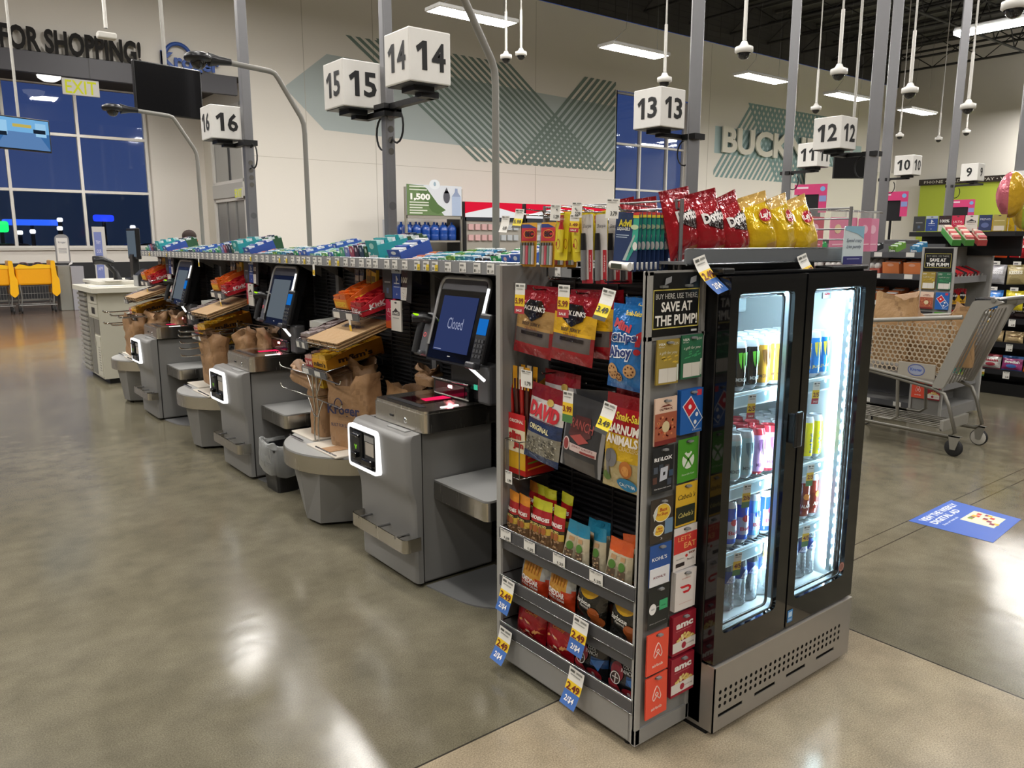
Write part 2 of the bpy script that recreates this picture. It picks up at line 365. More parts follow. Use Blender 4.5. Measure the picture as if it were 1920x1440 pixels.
# vestibule: window wall further back, side wall with the sliding door, dark soffit
m = M()
wq(5.86, SIDEX, 0, 5.9, VESTY, BEIGE); wq(-16, 5.86, 0, 1.34, VESTY, BEIGE); wq(-16, 5.86, 5.42, 5.9, VESTY, C('38342f'))
m.struct('wall_vestibule')
m = M(); m.box(-16, SIDEX, VESTY - .03, VESTY - .002, 0, .98, C('26272a'), 'paint'); m.struct('baseboard_vestibule')
m = M(); m.box(-16, 5.9, VESTY - .06, VESTY, 1.30, 1.40, C('d9d5cb'), 'paint'); m.struct('trim_sill')
m = M(); m.quad([(SIDEX, WALLY, 0), (SIDEX, VESTY, 0), (SIDEX, VESTY, 5.9), (SIDEX, WALLY, 5.9)], C('dcd7ca'), 'wallpaint'); m.struct('wall_vestibule_side')
m = M(); m.box(-16, SIDEX, WALLY + .01, VESTY, 5.42, 5.47, C('45423d'), 'matte'); m.struct('ceiling_vestibule')
m = M(); m.box(-16, 7.12, WALLY - .12, WALLY + .02, 5.0, 5.42, C('45444a'), 'paint')
for x in (-1.2, 3.9): m.box(x, x + .02, WALLY - .125, WALLY - .118, 5.0, 5.42, C('2c2b2e'), 'paint')
m.struct('trim_soffit')
FR = C('e6e3dc')
def window(name, xs, zs, y, pane_y):
    m = M(); w_ = .07
    for x in xs: m.box(x - w_ / 2, x + w_ / 2, y - .08, y + .05, zs[0], zs[-1], FR, 'paint')
    for z in zs: m.box(xs[0], xs[-1], y - .07, y + .04, z - w_ / 2, z + w_ / 2, FR, 'paint')
    o = m.struct(name)
    g = M(); g.quad([(xs[0], pane_y, zs[0]), (xs[-1], pane_y, zs[0]), (xs[-1], pane_y, zs[-1]), (xs[0], pane_y, zs[-1])], C('f4f8ff'), 'pane'); g.build('pane', o)
window('window_1', [-15, -12.5, -9.8, -7.2, -4.5, -1.9, .9, 2.62, 4.23, 5.86], [1.38, 2.80, 4.2, 5.42], VESTY, VESTY)
window('window_2', [W2a, 21.7, 23.15, W2b], [.5, 2.0, 3.35, 4.9, W2t], WALLY + .3, WALLY + .3)
# sliding door in the side wall of the vestibule (a wall along y at SIDEX, facing -x)
m = M(); D0, D1 = 20.25, 22.6
for y in (D0, D1): m.box(SIDEX - .08, SIDEX + .02, y - .06, y + .06, 0, 4.95, FR, 'paint')
for z in (2.62, 3.05, 4.9): m.box(SIDEX - .08, SIDEX + .02, D0, D1, z - .05, z + .05, FR, 'paint')
m.box(SIDEX - .12, SIDEX + .02, D0, D1, 2.66, 3.02, C('c2c0ba'), 'paint', .01)
for y in (21.05, 21.75): m.box(SIDEX - .05, SIDEX + .01, y - .025, y + .025, 0, 2.6, C('a9a8a4'), 'alum')
m.box(SIDEX - .05, SIDEX, D0, D1, .95, 1.05, C('a9a8a4'), 'alum')
m.box(SIDEX - .05, SIDEX, 21.38, 21.43, 3.05, 4.9, C('3a3a3a'), 'paint')
d = m.struct('door_1')
g = M(); g.quad([(SIDEX - .03, D0, 0), (SIDEX - .03, D0, 4.9), (SIDEX - .03, D1, 4.9), (SIDEX - .03, D1, 0)], C('c8ccd0'), 'clear'); g.build('pane', d)
# roof steel
def truss(name, x0, y0, x1, y1, z, h, n):
    m = M(); a, b = Vector((x0, y0, z)), Vector((x1, y1, z)); up = Vector((0, 0, h)); k = C('2f2e2d')
    m.tube([a, b], .05, k, 'matte', 4); m.tube([a + up, b + up], .05, k, 'matte', 4)
    pts = [a.lerp(b, i / n) + (up if i % 2 else Vector()) for i in range(n + 1)]
    m.tube(pts, .025, k, 'matte', 4); m.struct(name)
for i in range(9): truss('trim_joist', 19 + i * 2.4, -8, 19 + i * 2.4, WALLY, 9.3, .75, 26)
for i, y in enumerate((1.5, 7.5, 13.5)): truss('trim_girder', 15, y, FARX, y, 9.0, 1.2, 26)
# outside
m = M(); m.quad([(-60, VESTY + .5, -.1), (90, VESTY + .5, -.1), (90, 160, -.1), (-60, 160, -.1)], C('7a8088'), 'matte'); m.struct('ground_outside')
m = M(); pts = [(-60 + i * 3, 110, -.1 + (7.5 + 2.0 * .35 * noise.noise(Vector((i * .5, 0, 3)))) ) for i in range(60)]
for i in range(59): m.quad([(pts[i][0], 110, -.1), (pts[i + 1][0], 110, -.1), pts[i + 1], pts[i]], C('c0ccb4'), 'matte')
m.struct('treeline')
# ------------------------------------------------------------------ posts, lane signs, cameras, wall letters
GREY, LGREY, DGREY, BLK = C('8b8b8e'), C('9a9a98'), C('4a4a4c'), C('141416')
STEELC = C('cdc8be')
posts = [(2.3, 4.05, .058, 'nearest of all, carrying the cubes 14 and 15', 0), (2.3, 6.23, .07, 'with four round caps, before the sliding door', 0), (4.62, 3.78, .085, 'rising behind the red chip bags', 45),
         (6.6, 3.5, .1, 'widest of the group behind the cooler top', 30), (8.45, 5.5, .1, 'rising behind the yellow chip bags', 30), (11.1, 5.68, .13, 'thinner, just right of the widest one', 30),
         (13.8, 5.95, .12, 'standing before the lime green wall', 30), (16.0, 5.75, .14, 'behind the foil balloons near the right edge', 30)]
for x, y, w_, lab, rz in posts:
    m = M(); h = w_ / 2; m.box(-h, h, -h, h, 0, 10.5, GREY, 'alum', .008); r = m.thing('grey_post', 'tall square grey post ' + lab, 'post', (x, y, 0), (0, 0, R(rz)), 'power posts at the lanes')
    nz_ = 4
    for q in range(nz_):
        k = M(); k.disc(0, 2.12 - q * .055 if y == 6.23 else 2.2 - q * .06, .018, .018, C('e8e8e8'), -h - .002, 'chrome', 12); k.build('outlet_cap', r)
    k = M(); k.disc(0, 1.72, .024, .024, C('77777a'), -h - .001, 'alum', 12)
    k.build('outlet_cap', r)
WHITE = C('e9e7e2')
SIGNLAB = {'14': 'white cube sign reading 14, the largest, fixed before its post', '15': 'white cube sign reading 15, half behind the post it shares', '16': 'white cube sign reading 16 beside the black hanging screen', '13': 'white cube sign reading 13 above the red chip bags',
           '12': 'white cube sign reading 12, overlapping the one behind it', '11': 'white cube sign reading 11, half hidden behind a nearer cube', '10': 'white cube sign reading 10 before the grey side wall', '9': 'small white cube sign reading 9 above the green wall', '8': 'white cube sign reading 8 cut by the right edge'}
def numeral(m, num, x, z, w_, h):
    n = len(num)
    for i, ch in enumerate(num):
        dw = w_ / n * .84; cx = x + (i - (n - 1) / 2) * w_ / n
        if ch == '1': m.poly([(cx + a * dw, z + b * h) for a, b in ((.0, -.5), (.36, -.5), (.36, .5), (.06, .5), (-.42, .27), (-.30, .08), (.0, .24))], DARK, -.002)
        else: m.text(ch, cx, z, dw, h, DARK, -.002, bold=.025)
def lane_sign(num, corner, s, side, post, cord=True):
    # corner = front vertical edge nearest the camera (x, y), z of its base; cube side s runs to +x and +y
    x, y, z = corner; h = s * 1.03
    r = thing('lane_sign', SIGNLAB[num], 'sign', (x, y, z), group='lane number signs')
    m = M(); m.box(0, s, 0, s, 0, h, WHITE, 'plastic', .006)
    w_ = s * (.80 if len(num) == 2 else .40)
    numeral(m, num, s / 2, h * .5, w_, h * .54)
    m.xf(Matrix.Rotation(NX, 4, 'Z')); numeral(m, num, -s / 2, h * .5, w_, h * .54); m.pop()
    m.box(.01, s - .01, .01, s - .01, -.004, .0, C('3a3a3c'), 'plastic')
    m.build('number_cube', r)
    px, py = post[0] - x, post[1] - y; a = M()
    cx, cy = s / 2, s / 2
    a.box(px - .02, px + .02, min(py, cy), max(py, cy), -.05, -.02, BLK, 'paint'); a.box(min(px, cx), max(px, cx) + .02, cy - .03, cy + .03, -.05, -.02, BLK, 'paint'); a.box(cx - .06, cx + .06, cy - .06, cy + .06, -.03, -.002, BLK, 'paint')
    a.box(px - .055, px + .055, py - .06, py + .06, -.06, -.02, BLK, 'paint')
    a.build('arm', r)
    if cord:
        c = M(); c.tube([(px + .01, py + side * .08 + .07 * math.sin(t), -.14 + .09 * math.cos(t)) for t in [q * math.pi / 8 for q in range(15)]], .006, BLK, 'rubber', 5); c.build('cable_loop', r)
    return r
def corner_at(px, py, d): v = at_d(px, py, d); return (v.x, v.y, v.z)
lane_sign('14', corner_at(768, 150, 4.12), .242, -1, (2.3, 4.05))
lane_sign('15', corner_at(644, 197, 4.72), .242, 1, (2.3, 4.05))
lane_sign('16', corner_at(397, 258, 6.75), .242, -1, (2.3, 6.23))
lane_sign('13', corner_at(1238, 236, 5.7), .252, 1, (4.62, 3.78))
lane_sign('12', corner_at(1575, 277, 7.3), .252, 1, (6.6, 3.5))
lane_sign('11', corner_at(1532, 311, 9.7), .252, -1, (8.45, 5.5))
lane_sign('10', corner_at(1710, 327, 12.2), .252, -1, (11.1, 5.68))
lane_sign('9', corner_at(1832, 338, 14.4), .252, -1, (13.8, 5.95))
lane_sign('8', corner_at(1925, 350, 16.8), .27, -1, (16.0, 5.75))
# goose-neck camera poles growing out of the checkout island
def camera_pole(y, lab, hl=1.0):
    r = thing('camera_pole', 'gooseneck pole with black dome camera, ' + lab, 'camera pole', (2.2, y, 0), group='gooseneck camera poles')
    m = M(); path = [(0, 0, .2), (0, 0, 2.2), (-.005, 0, 2.26), (-.02, 0, 2.30), (-.16, 0, 2.52), (-.18, 0, 2.545), (-.21, 0, 2.555), (-.5, 0, 2.575)]
    m.tube([(x, 0, z) for x, _, z in path], .0165, C('84827c'), 'paint', 8); m.build('pole', r)
    e = Vector(path[-1]); d = Vector((-1, 0, 0)); h = M()
    h.tube([e - d * .05, e + d * .02, e + d * .08], [.02, .026, .04], BLK, 'plastic', 10)
    c = e + d * .14; h.lathe([(.001, .03), (.05, .028), (.075, .015), (.08, -.005), (.07, -.02), (.001, -.022)], c, BLK, 'plastic', 16); h.build('camera_housing', r)
    g = M(); g.ball(c + Vector((0, 0, -.02)), .045, C('0c0c0e'), 'gloss', 14, half='low'); g.build('dome', r)
    return r
camera_pole(2.914, 'bend cut by the photo top'); camera_pole(4.946, 'its head over the black hanging screen'); camera_pole(7.173, 'its head lowest, before the left window')
# dome cameras on drop poles
def dome(px, py, d, s, lab, boxy=False):
    v = at_d(px, py, d); r = thing('ceiling_camera', lab, 'camera', v, group='drop pole cameras')
    m = M(); m.tube([(0, 0, .1 * s), (0, 0, 10.4 - v.z)], .012 * s if not boxy else .02, C('b8b6b0'), 'paint', 6); m.tube([(0, 0, .1 * s), (0, 0, .7)], .021 * s, C('d8d6d0'), 'paint', 6); m.build('drop_pole', r)
    if boxy:
        k = M(); k.box(-.1, .1, -.06, .06, -.02, .05, C('c9c6bf'), 'paint', .015); k.build('housing', r)
    else:
        k = M(); k.lathe([(.001, .1), (.03, .09), (.05, .05), (.098, .03), (.1, -.02), (.08, -.035)], (0, 0, 0), C('dcdad5'), 'plastic', 14); k.build('housing', r)
        k = M(); k.ball((0, 0, -.03), .07, C('1a1a1c'), 'gloss', 12, half='low'); k.build('dome', r)
dome(200, 70, 11, 1, 'small white box sensor on a drop pole above the wall lettering', True)
for px, py, d, lab in [(949, 107, 14, 'white dome camera, left one of the pair under the large ceiling light'), (977, 101, 14.5, 'white dome camera, right one of the pair under the large ceiling light'),
                       (1395, 94, 9.8, 'white dome camera on the drop pole right of post 13, biggest of all'), (1573, 135, 10.8, 'white dome camera hanging above the cube reading 12'),
                       (1706, 170, 11.5, 'white dome camera left of the long strip light, above the tiny one'), (1815, 200, 13, 'white dome camera straight below the long strip light end'),
                       (1530, 203, 17, 'small white dome camera left above lane sign 12'), (1687, 254, 24, 'tiny white dome camera hanging just above lane sign 10'),
                       (1812, 247, 24, 'tiny white dome camera below the bigger dome above lane sign 9'), (1760, 260, 26, 'tiny grey dome camera between the drop poles of signs 10 and 9'),
                       (1246, 150, 11.5, 'white dome camera hidden behind the top of lane sign 13'), (1903, 10, 8, 'white sensor bulb at the top right corner')]:
    dome(px, py, d, 1, lab)
# black hanging displays
def screen(name, lab, c, w_, h, rz, pole=None, face=BLK, tilt=0):
    r = thing(name, lab, 'screen', c, (R(tilt), 0, R(rz)))
    m = M(); m.box(-w_ / 2, w_ / 2, 0, .045, -h / 2, h / 2, BLK, 'plastic', .008); m.build('casing', r)
    m = M(); m.rect(-w_ / 2 + .012, w_ / 2 - .012, -h / 2 + .012, h / 2 - .012, face, -.002, 'gloss'); p = m.build('panel', r)
    if pole: k = M(); k.tube([(0, .05, 0), (0, .05, pole)], .02, C('a5a39d'), 'paint', 6); k.build('mount_pole', r)
    return r
v = at_d(318, 170, 8.6)
screen('hanging_display', 'black hanging screen, switched off, before the wall lettering', v, .66, .46, 12, 7.0)
v = at_d(1597, 310, 12.5)
screen('hanging_display', 'small black hanging screen below lane sign 12', v, .5, .36, -40, 6.0)
# monitor showing the aisle
v = at_d(42, 251, 12.5); r = screen('security_monitor', 'security monitor with blue store picture at the left edge', v, .74, .42, 22, 6.0)
m = M()
m.rect(-.35, .35, -.19, .19, C('3f6fa6'), -.004, 'glow'); m.rect(-.35, .35, .02, .19, C('79b6e6'), -.005, 'glow'); m.poly([(-.35, -.19), (.35, -.19), (.2, .02), (-.2, .02)], C('5f86b8'), -.006, 'glow')
for x in (-.26, .24): m.rect(x - .07, x + .07, -.02, .15, C('9fd0f2'), -.007, 'glow')
m.rect(-.12, .12, .08, .12, C('c8b45a'), -.007, 'glow'); m.rect(.14, .3, .02, .07, C('1b2634'), -.008, 'glow'); m.rect(-.34, -.2, -.04, .01, C('1b2634'), -.008, 'glow'); m.build('picture', r)
# wall lettering over the doors
def letters(name, lab, s, px0, px1, ztop, zbot, y, col, bold=.02, depth=.05, cat='wall lettering', dy=.16, shear=0):
    x0, x1 = at_y(px0, 100, y).x if px0 else .72, at_y(px1, 150, y).x
    m = M((0, 0, 0)); vs, fs, _ = text_geo(s, bold, shear, 3)
    P = [(x0 + (a + .5) * (x1 - x0), zbot + (b + .5) * (ztop - zbot)) for a, b in vs]
    m.add([(a, y - dy, b) for a, b in P], fs, col, 'matte'); m.add([(a, y - dy + depth, b) for a, b in P], fs, col, 'matte')
    # letter sides
    cnt = {}
    for f in fs:
        for i in range(len(f)):
            e = (f[i], f[(i + 1) % len(f)]); cnt[tuple(sorted(e))] = cnt.get(tuple(sorted(e)), 0) + 1
    n = len(P); allv = [(a, y - dy, b) for a, b in P] + [(a, y - dy + depth, b) for a, b in P]
    m.add(allv, [(a, b, b + n, a + n) for (a, b), q in cnt.items() if q == 1], col, 'plastic')
    return m.thing(name, lab, cat)
zb, zt = 5.42, 5.90
letters('wall_lettering', 'dark raised words FOR SHOPPING! on the wall above the windows', 'THANKS FOR SHOPPING!', None, 265, zt, zb, WALLY, C('1b1918'), .03)
m = M((0, 0, 0)); BL = C('2f56a8'); x0, x1 = at_y(298, 100, WALLY).x, at_y(410, 150, WALLY).x; Yk = WALLY - .12
kw = x1 - x0; vs, fs, _ = text_geo('Kroger', .03, 0, 3)
m.add([(x0 + (a + .5) * kw, Yk, 5.36 + (b + .5) * .42) for a, b in vs], fs, BL, 'plastic')
m.add([(x0 + (a + .5) * kw, Yk + .04, 5.36 + (b + .5) * .42) for a, b in vs], fs, BL, 'plastic')
m.o = Vector((0, 0, 0)); cx = x0 + kw * .30
m.tube([(cx + .30 * math.cos(R(a)), Yk + .02, 5.66 + .33 * math.sin(R(a))) for a in range(15, 200, 12)], .045, BL, 'plastic', 6)
m.box(x0, x0 + .1, Yk, Yk + .04, 5.45, 5.8, BL, 'plastic')
m.thing('store_logo', 'blue store logo lettering on the wall behind the hanging screen', 'logo')
letters('wall_lettering', 'large pale raised word BUCKNER on the striped mural', 'BUCKNER', 1357, 1562, 5.92, 4.92, WALLY, C('eeeade'), .035, .06)
# exit signs
r = thing('exit_sign', 'green-yellow EXIT sign hanging before the left window', 'exit sign', at_y(152, 166, WALLY - .165))
m = M(); m.box(-.36, .36, 0, .04, -.15, .19, C('c9c7c0'), 'plastic', .01); m.build('panel', r)
m = M(); m.text('EXIT', 0, .02, .6, .27, C('c8c935'), -.004, 'glow', .01); m.build('letters', r)
v = at_x(447, 362, SIDEX - .14); r = thing('exit_sign', 'small green-yellow EXIT sign on the header of the sliding door', 'exit sign', v)
m = M(); m.xf(Matrix.Rotation(NX, 4, 'Z')); m.box(-.28, .28, 0, .02, -.13, .13, C('d4d2cb'), 'plastic', .01); m.build('panel', r)
m = M(); m.xf(Matrix.Rotation(NX, 4, 'Z')); m.text('EXIT', 0, 0, .5, .2, C('c8c935'), -.004, 'glow', .01); m.build('letters', r)
v = at_y(94, 169, 22.3); r = thing('ceiling_light', 'round white dome light under the vestibule soffit', 'ceiling light', (v.x, 22.3, 5.40))
m = M(); m.lathe([(.26, 0), (.24, -.06), (.14, -.12), (.001, -.14)], (0, 0, 0), (1, .97, .9), 'ledring', 20); m.build('globe', r)
r = thing('ceiling_light', 'square grid light under the vestibule soffit', 'ceiling light', (3.9, 21.2, 5.40))
m = M(); m.box(-.3, .3, -.3, .3, -.015, .01, (1, .96, .9), 'lamp'); m.build('diffuser', r)
# ------------------------------------------------------------------ checkout island: spine, mint shelf
def grid_panel(m, x, y0, y1, z0, z1, col=C('2b2b2d'), step=.022, face='x', back=True):
    # slatwall-like grid of wires along y at plane x
    if back: m.box(x + .012, x + .018, y0, y1, z0, z1, C('232325'), 'paint')
    z = z0
    while z < z1: m.box(x, x + .008, y0, y1, z, z + .007, col, 'paint'); z += step
    y = y0 + .1
    while y < y1: m.box(x - .003, x + .01, y, y + .006, z0, z1, col, 'paint'); y += .2
def tagface(m, x, z, w_, h, price='', sale=0, y=-.004):
    m.rect(x - w_ / 2, x + w_ / 2, z - h / 2, z + h / 2, C('e6e4de'), y, 'card')
    m.rect(x - w_ * .42, x + w_ * .1, z + h * .22, z + h * .36, C('8a8a86'), y - .001, 'card'); m.rect(x - w_ * .42, x + w_ * .3, z + h * .04, z + h * .12, C('9a9a96'), y - .001, 'card')
    m.rect(x - w_ * .42, x - w_ * .15, z - h * .36, z - h * .08, C('77776f'), y - .001, 'card')
    m.text(price or '1.29', x + w_ * .17, z - h * .24, w_ * .42, h * .24, C('33312e'), y - .0014, 'card')
r = thing('gondola_island', 'long grey checkout gondola with dark wire back panels', 'store gondola', (2.2, 5.0, 0))
O = (2.2, 5.0, 0)
m = M(O); grid_panel(m, 2.16, 2.12, 8.25, .12, 1.39); m.build('wire_back_panel', r)
for y in (2.14, 3.35, 4.42, 5.45, 6.55, 7.6, 8.22):
    m = M(O); m.box(2.13, 2.17, y - .02, y + .02, 0, 1.4, C('6b6b6c'), 'paint'); m.build('upright', r)
m = M(O); m.box(2.18, 2.5, 2.12, 8.25, .02, 1.36, C('5e5e60'), 'paint'); m.build('core', r)
m = M(O); m.box(1.96, 2.5, 2.12, 8.27, 1.385, 1.395, C('7f7f80'), 'paint')
for y in [2.3 + .3 * i for i in range(20)]: m.prism([(2.0, 1.385), (2.16, 1.385), (2.16, 1.30)], y, y + .005, 'y', C('69696a'), 'paint')
m.build('top_shelf', r)
m = M(O); m.box(1.94, 1.955, 2.12, 8.27, 1.385, 1.435, C('8a8b8c'), 'plastic'); m.tube([(1.945, 2.12, 1.437), (1.945, 8.27, 1.437)], .004, C('cfd2d2'), 'chrome', 6); m.build('price_rail', r)
ty = 2.2; k = 0
rnd.seed(5)
while ty < 8.2:
    m = M(O); m.xf(Matrix.Translation((1.938, ty, 1.412)) @ Matrix.Rotation(NX, 4, 'Z'))
    w_ = .05; yel = rnd.random() < .22
    m.rect(-w_ / 2, w_ / 2, -.022, .02, C('e4e2dc'), 0, 'card'); m.rect(-.02, .008, .004, .012, C('84847f'), -.001); m.rect(-.02, -.008, -.018, -.006, C('66665f'), -.001)
    if yel: m.rect(.0, w_ / 2, -.022, .006, C('e6c93c'), -.0006)
    m.text('1.%d9' % rnd.randint(2, 9), .010, -.013, .022, .011, C('2b2926'), -.0012); m.build('price_tag', r); ty += .068 + rnd.random() * .05; k += 1
# hanging yellow sale slips on the rail
for ty, in [(4.31,), (6.45,)]:
    m = M(O); m.xf(Matrix.Translation((1.934, ty, 1.36)) @ Matrix.Rotation(NX, 4, 'Z')); m.rect(-.014, .014, -.035, .03, C('e6e4de'), 0); m.rect(-.014, .014, -.03, -.002, C('e9c437'), -.0006); m.text('4', 0, -.016, .012, .014, C('7c2b20'), -.001); m.build('sale_slip', r)

# ------------------------------------------------------------------ self checkouts (built once around y = 3.1, copied twice)
def rounded(pts, r, n=4):
    # round the corners of a 2D polygon
    o = []; k = len(pts)
    for i in range(k):
        p, a, b = Vector(pts[i]), Vector(pts[i - 1]), Vector(pts[(i + 1) % k]); q = r[i] if isinstance(r, (list, tuple)) else r
        if q <= 0: o.append(tuple(p)); continue
        d1, d2 = (a - p).normalized(), (b - p).normalized(); q = min(q, (a - p).length / 2.01, (b - p).length / 2.01); s_, e_ = p + d1 * q, p + d2 * q
        for j in range(n + 1): t = j / n; o.append(tuple((s_ * (1 - t) + p * t) * (1 - t) + (p * (1 - t) + e_ * t) * t))
    return o
def ngon_slab(m, poly, z0, z1, col, mat, smooth=True): m.prism(poly, z0, z1, 'z', col, mat, smooth)
BODY, BODYD = C('82817f'), C('6f6f6f')
def self_checkout():
    O = (1.9, 3.08, 0); r = thing('self_checkout', 'x', 'self-checkout', O, group='self-checkout stations')
    Y0, Y1 = 2.83, 3.33
    m = M(O); m.box(1.735, 2.12, Y0 + .012, Y1 - .0, .012, .70, BODY, 'paint', .01); m.box(1.76, 2.1, Y0 + .03, Y1 - .03, 0, .02, BLK); m.box(1.727, 1.737, Y0 + .008, Y1 - .01, .02, .703, BLK); m.build('cabinet', r)
    # front cover: side profile with the recess under the light ring
    prof = [(1.728, .02), (1.69, .02), (1.683, .40), (1.655, .455), (1.645, .68), (1.665, .70), (1.728, .705)]
    m = M(O); n = len(prof); prof = rounded(prof, [0, .01, .05, .05, .02, .01, 0], 4); pts = [(a, b) for a, b in prof]; e = .022
    n = len(pts); cx = 1.728
    def shr(p, k): return (p[0] + (cx - p[0]) * k if p[0] < 1.72 else p[0], p[1])
    rings = [(Y0, .35), (Y0 + .006, .1), (Y0 + e, 0), (Y1 - e, 0), (Y1 - .006, .1), (Y1, .35)]
    vs = [(shr(p, k)[0], y, p[1]) for y, k in rings for p in pts]; fs = []
    for i in range(5):
        for j in range(n - 1): fs.append((i * n + j, (i + 1) * n + j, (i + 1) * n + j + 1, i * n + j + 1))
    m.add(vs, fs, BODY, 'paint', True); m.add(vs, [tuple(range(n)), tuple(range(6 * n - 1, 5 * n - 1, -1))], BODY, 'paint')
    c = m.build('front_cover', r)
    # light ring
    Fx = Matrix.Translation((1.643, 3.19, .575)) @ Matrix.Rotation(NX, 4, 'Z')
    out = rounded([(-.143, -.1), (.14, -.1), (.14, .105), (-.143, .105)], .028, 5); inn = rounded([(-.125, -.083), (.124, -.083), (.124, .088), (-.125, .088)], .012, 5)
    m = M(O); m.xf(Fx); nn = len(out)
    vs = [(p[0], -.012, p[1]) for p in out] + [(p[0], -.012, p[1]) for p in inn] + [(p[0] * 1.01, .012, p[1] * 1.01) for p in out] + [(p[0], .02, p[1]) for p in inn]
    fs = []
    for i in range(nn):
        j = (i + 1) % nn; fs += [(i, j, nn + j, nn + i), (i, 2 * nn + i, 2 * nn + j, j)]
    m.add(vs, fs, (1, .985, .96), 'ledring'); m.add(vs, [(nn + i, nn + (i + 1) % nn, 3 * nn + (i + 1) % nn, 3 * nn + i) for i in range(nn)], C('77777a'), 'plastic'); m.build('light_ring', r, 'glowing white frame around the card and cash slots')
    m = M(O); m.xf(Fx); m.rect(-.125, .124, -.083, .088, C('2c2d2e'), .008, 'plastic')
    m.box(-.1, -.012, -.012, .012, -.072, .076, C('17181a'), 'plastic', .006); m.box(-.09, -.022, -.016, -.008, -.02, .06, C('242527'), 'plastic', .004); m.box(-.078, -.034, -.034, -.01, -.045, -.02, C('0d0d0e'), 'gloss', .004)
    m.box(-.085, -.02, -.026, -.01, .052, .068, C('1f1f21'), 'gloss', .005)
    m.text('"N"', -.056, .004, .022, .022, C('8fe03a'), -.0175, 'glow', .03)
    m.build('cash_slot', r, 'black cash slot with green arrows')
    m = M(O); m.xf(Fx); m.box(.004, .104, -.004, .01, -.072, .076, C('3b3b3c'), 'plastic'); m.box(.012, .1, -.008, -.002, .045, .07, C('9b9a98'), 'plastic'); m.box(.02, .096, -.007, -.002, -.02, .04, C('b5ada2'), 'card'); m.box(.012, .1, -.028, -.002, -.066, -.034, BLK, 'gloss', .006)
    m.build('coin_cup', r)
    m = M(O); m.box(1.69, 1.72, 2.9, 3.06, .702, .708, C('a0a09e'), 'plastic', .002)
    for i in range(14): m.box(1.735, 1.742, 2.86 + i * .03, 2.872 + i * .03, .700, .706, C('3d3d3d'))
    m.build('label_strip', r)
    # scanner table
    sh = rounded([(1.725, 2.80), (2.12, 2.80), (2.12, 3.25), (1.725, 3.25)], [.035, 0, 0, .035], 5)
    m = M(O); ngon_slab(m, sh, .708, .79, STEELC, 'steel'); sh2 = rounded([(1.731, 2.806), (2.12, 2.806), (2.12, 3.244), (1.731, 3.244)], [.03, 0, 0, .03], 5); ngon_slab(m, sh2, .79, .803, STEELC, 'steel')
    m.build('scanner_table', r)
    m = M(O); m.box(1.7225, 1.726, 3.06, 3.09, .742, .751, BLK); m.build('slot', r)
    m = M(O); m.lathe([(.001, -.004), (.012, -.003), (.014, 0)], (1.725, 2.955, .742), C('d8d8d8'), 'chrome', 12, 'x'); m.build('keylock', r)
    m = M(O); m.quad([(1.77, 2.9, .8045), (1.77, 3.2, .8045), (1.80, 3.205, .8045), (1.80, 2.895, .8045)], C('3a3a3c'), 'plastic'); m.build('front_strip', r)
    m = M(O); m.box(1.81, 1.99, 2.96, 3.15, .803, .8045, C('200408'), 'gloss'); m.build('scan_window', r)
    m = M(O); m.box(2.0, 2.06, 2.86, 3.16, .803, .88, C('121214'), 'gloss', .012); m.tube([(2.0, 2.86, .882), (2.0, 3.16, .882)], .005, C('c8c8c8'), 'chrome', 6); t = m.build('scan_tower', r)
    m = M(O); m.box(1.998, 1.9995, 2.89, 3.13, .815, .87, C('4a0512'), 'gloss'); m.build('tower_window', r)
    m = M(O); m.box(1.997, 1.998, 2.99, 3.02, .85, .862, (1, .25, .3), 'led'); m.build('red_lamp', r)
    m = M(O); m.quad([(1.86, 3.0, .8052), (1.995, 2.99, .8052), (1.995, 3.06, .8052), (1.87, 3.06, .8052)], (1, .02, .12), 'glow'); m.build('painted_red_glow', r)  # red scanner glow painted on the table as an emissive patch
    m = M(O); m.box(1.84, 1.93, 2.835, 2.85, .803, .806, (1, 1, 1), 'ledring'); m.build('white_bar', r)  # thin white bar with an emissive material on the table
    m = M(O); m.box(2.03, 2.05, 2.83, 2.86, .86, .884, (.1, .9, .55), 'glow'); m.build('status_lamp', r)
    # bumper rail
    m = M(O); q = rounded([(1.70, 2.80), (1.615, 2.80), (1.615, 3.30), (1.70, 3.30)], [0, .03, .03, 0], 5); q2 = [(a + .004 if a < 1.69 else a, min(max(b, 2.804), 3.296)) for a, b in q]
    for i in range(len(q) - 1): m.quad([(q[i][0], q[i][1], .19), (q[i + 1][0], q[i + 1][1], .19), (q[i + 1][0], q[i + 1][1], .25), (q[i][0], q[i][1], .25)], STEELC, 'steel')
    for i in range(len(q) - 1): m.quad([(q2[i][0], q2[i][1], .19), (q2[i + 1][0], q2[i + 1][1], .19), (q2[i + 1][0], q2[i + 1][1], .25), (q2[i][0], q2[i][1], .25)], STEELC, 'steel')
    for y in (2.88, 3.05, 3.22): m.cyl((1.615, y, .243), (1.69, y, .243), .006, C('9a9a9a'), 'chrome', 8)
    m.build('bumper_rail', r)
    # right-hand bag shelf and floor plate
    sh = rounded([(1.79, 2.44), (2.12, 2.44), (2.12, 2.83), (1.79, 2.83)], [.03, 0, 0, .0], 5)
    m = M(O); ngon_slab(m, sh, .40, .478, STEELC, 'steel'); ngon_slab(m, [(a + .003, b + .003) for a, b in sh], .478, .486, LGREY, 'paint'); m.box(1.86, 1.95, 2.5, 2.8, .38, .402, BLK); m.build('basket_shelf', r)
    m = M(O); m.prism(rounded([(1.74, 2.83), (1.78, 2.55), (1.86, 2.44), (2.12, 2.44), (2.12, 2.83)], [0, .1, .1, 0, 0], 4), 0, .006, 'z', BODYD, 'paint'); m.build('floor_plate', r)
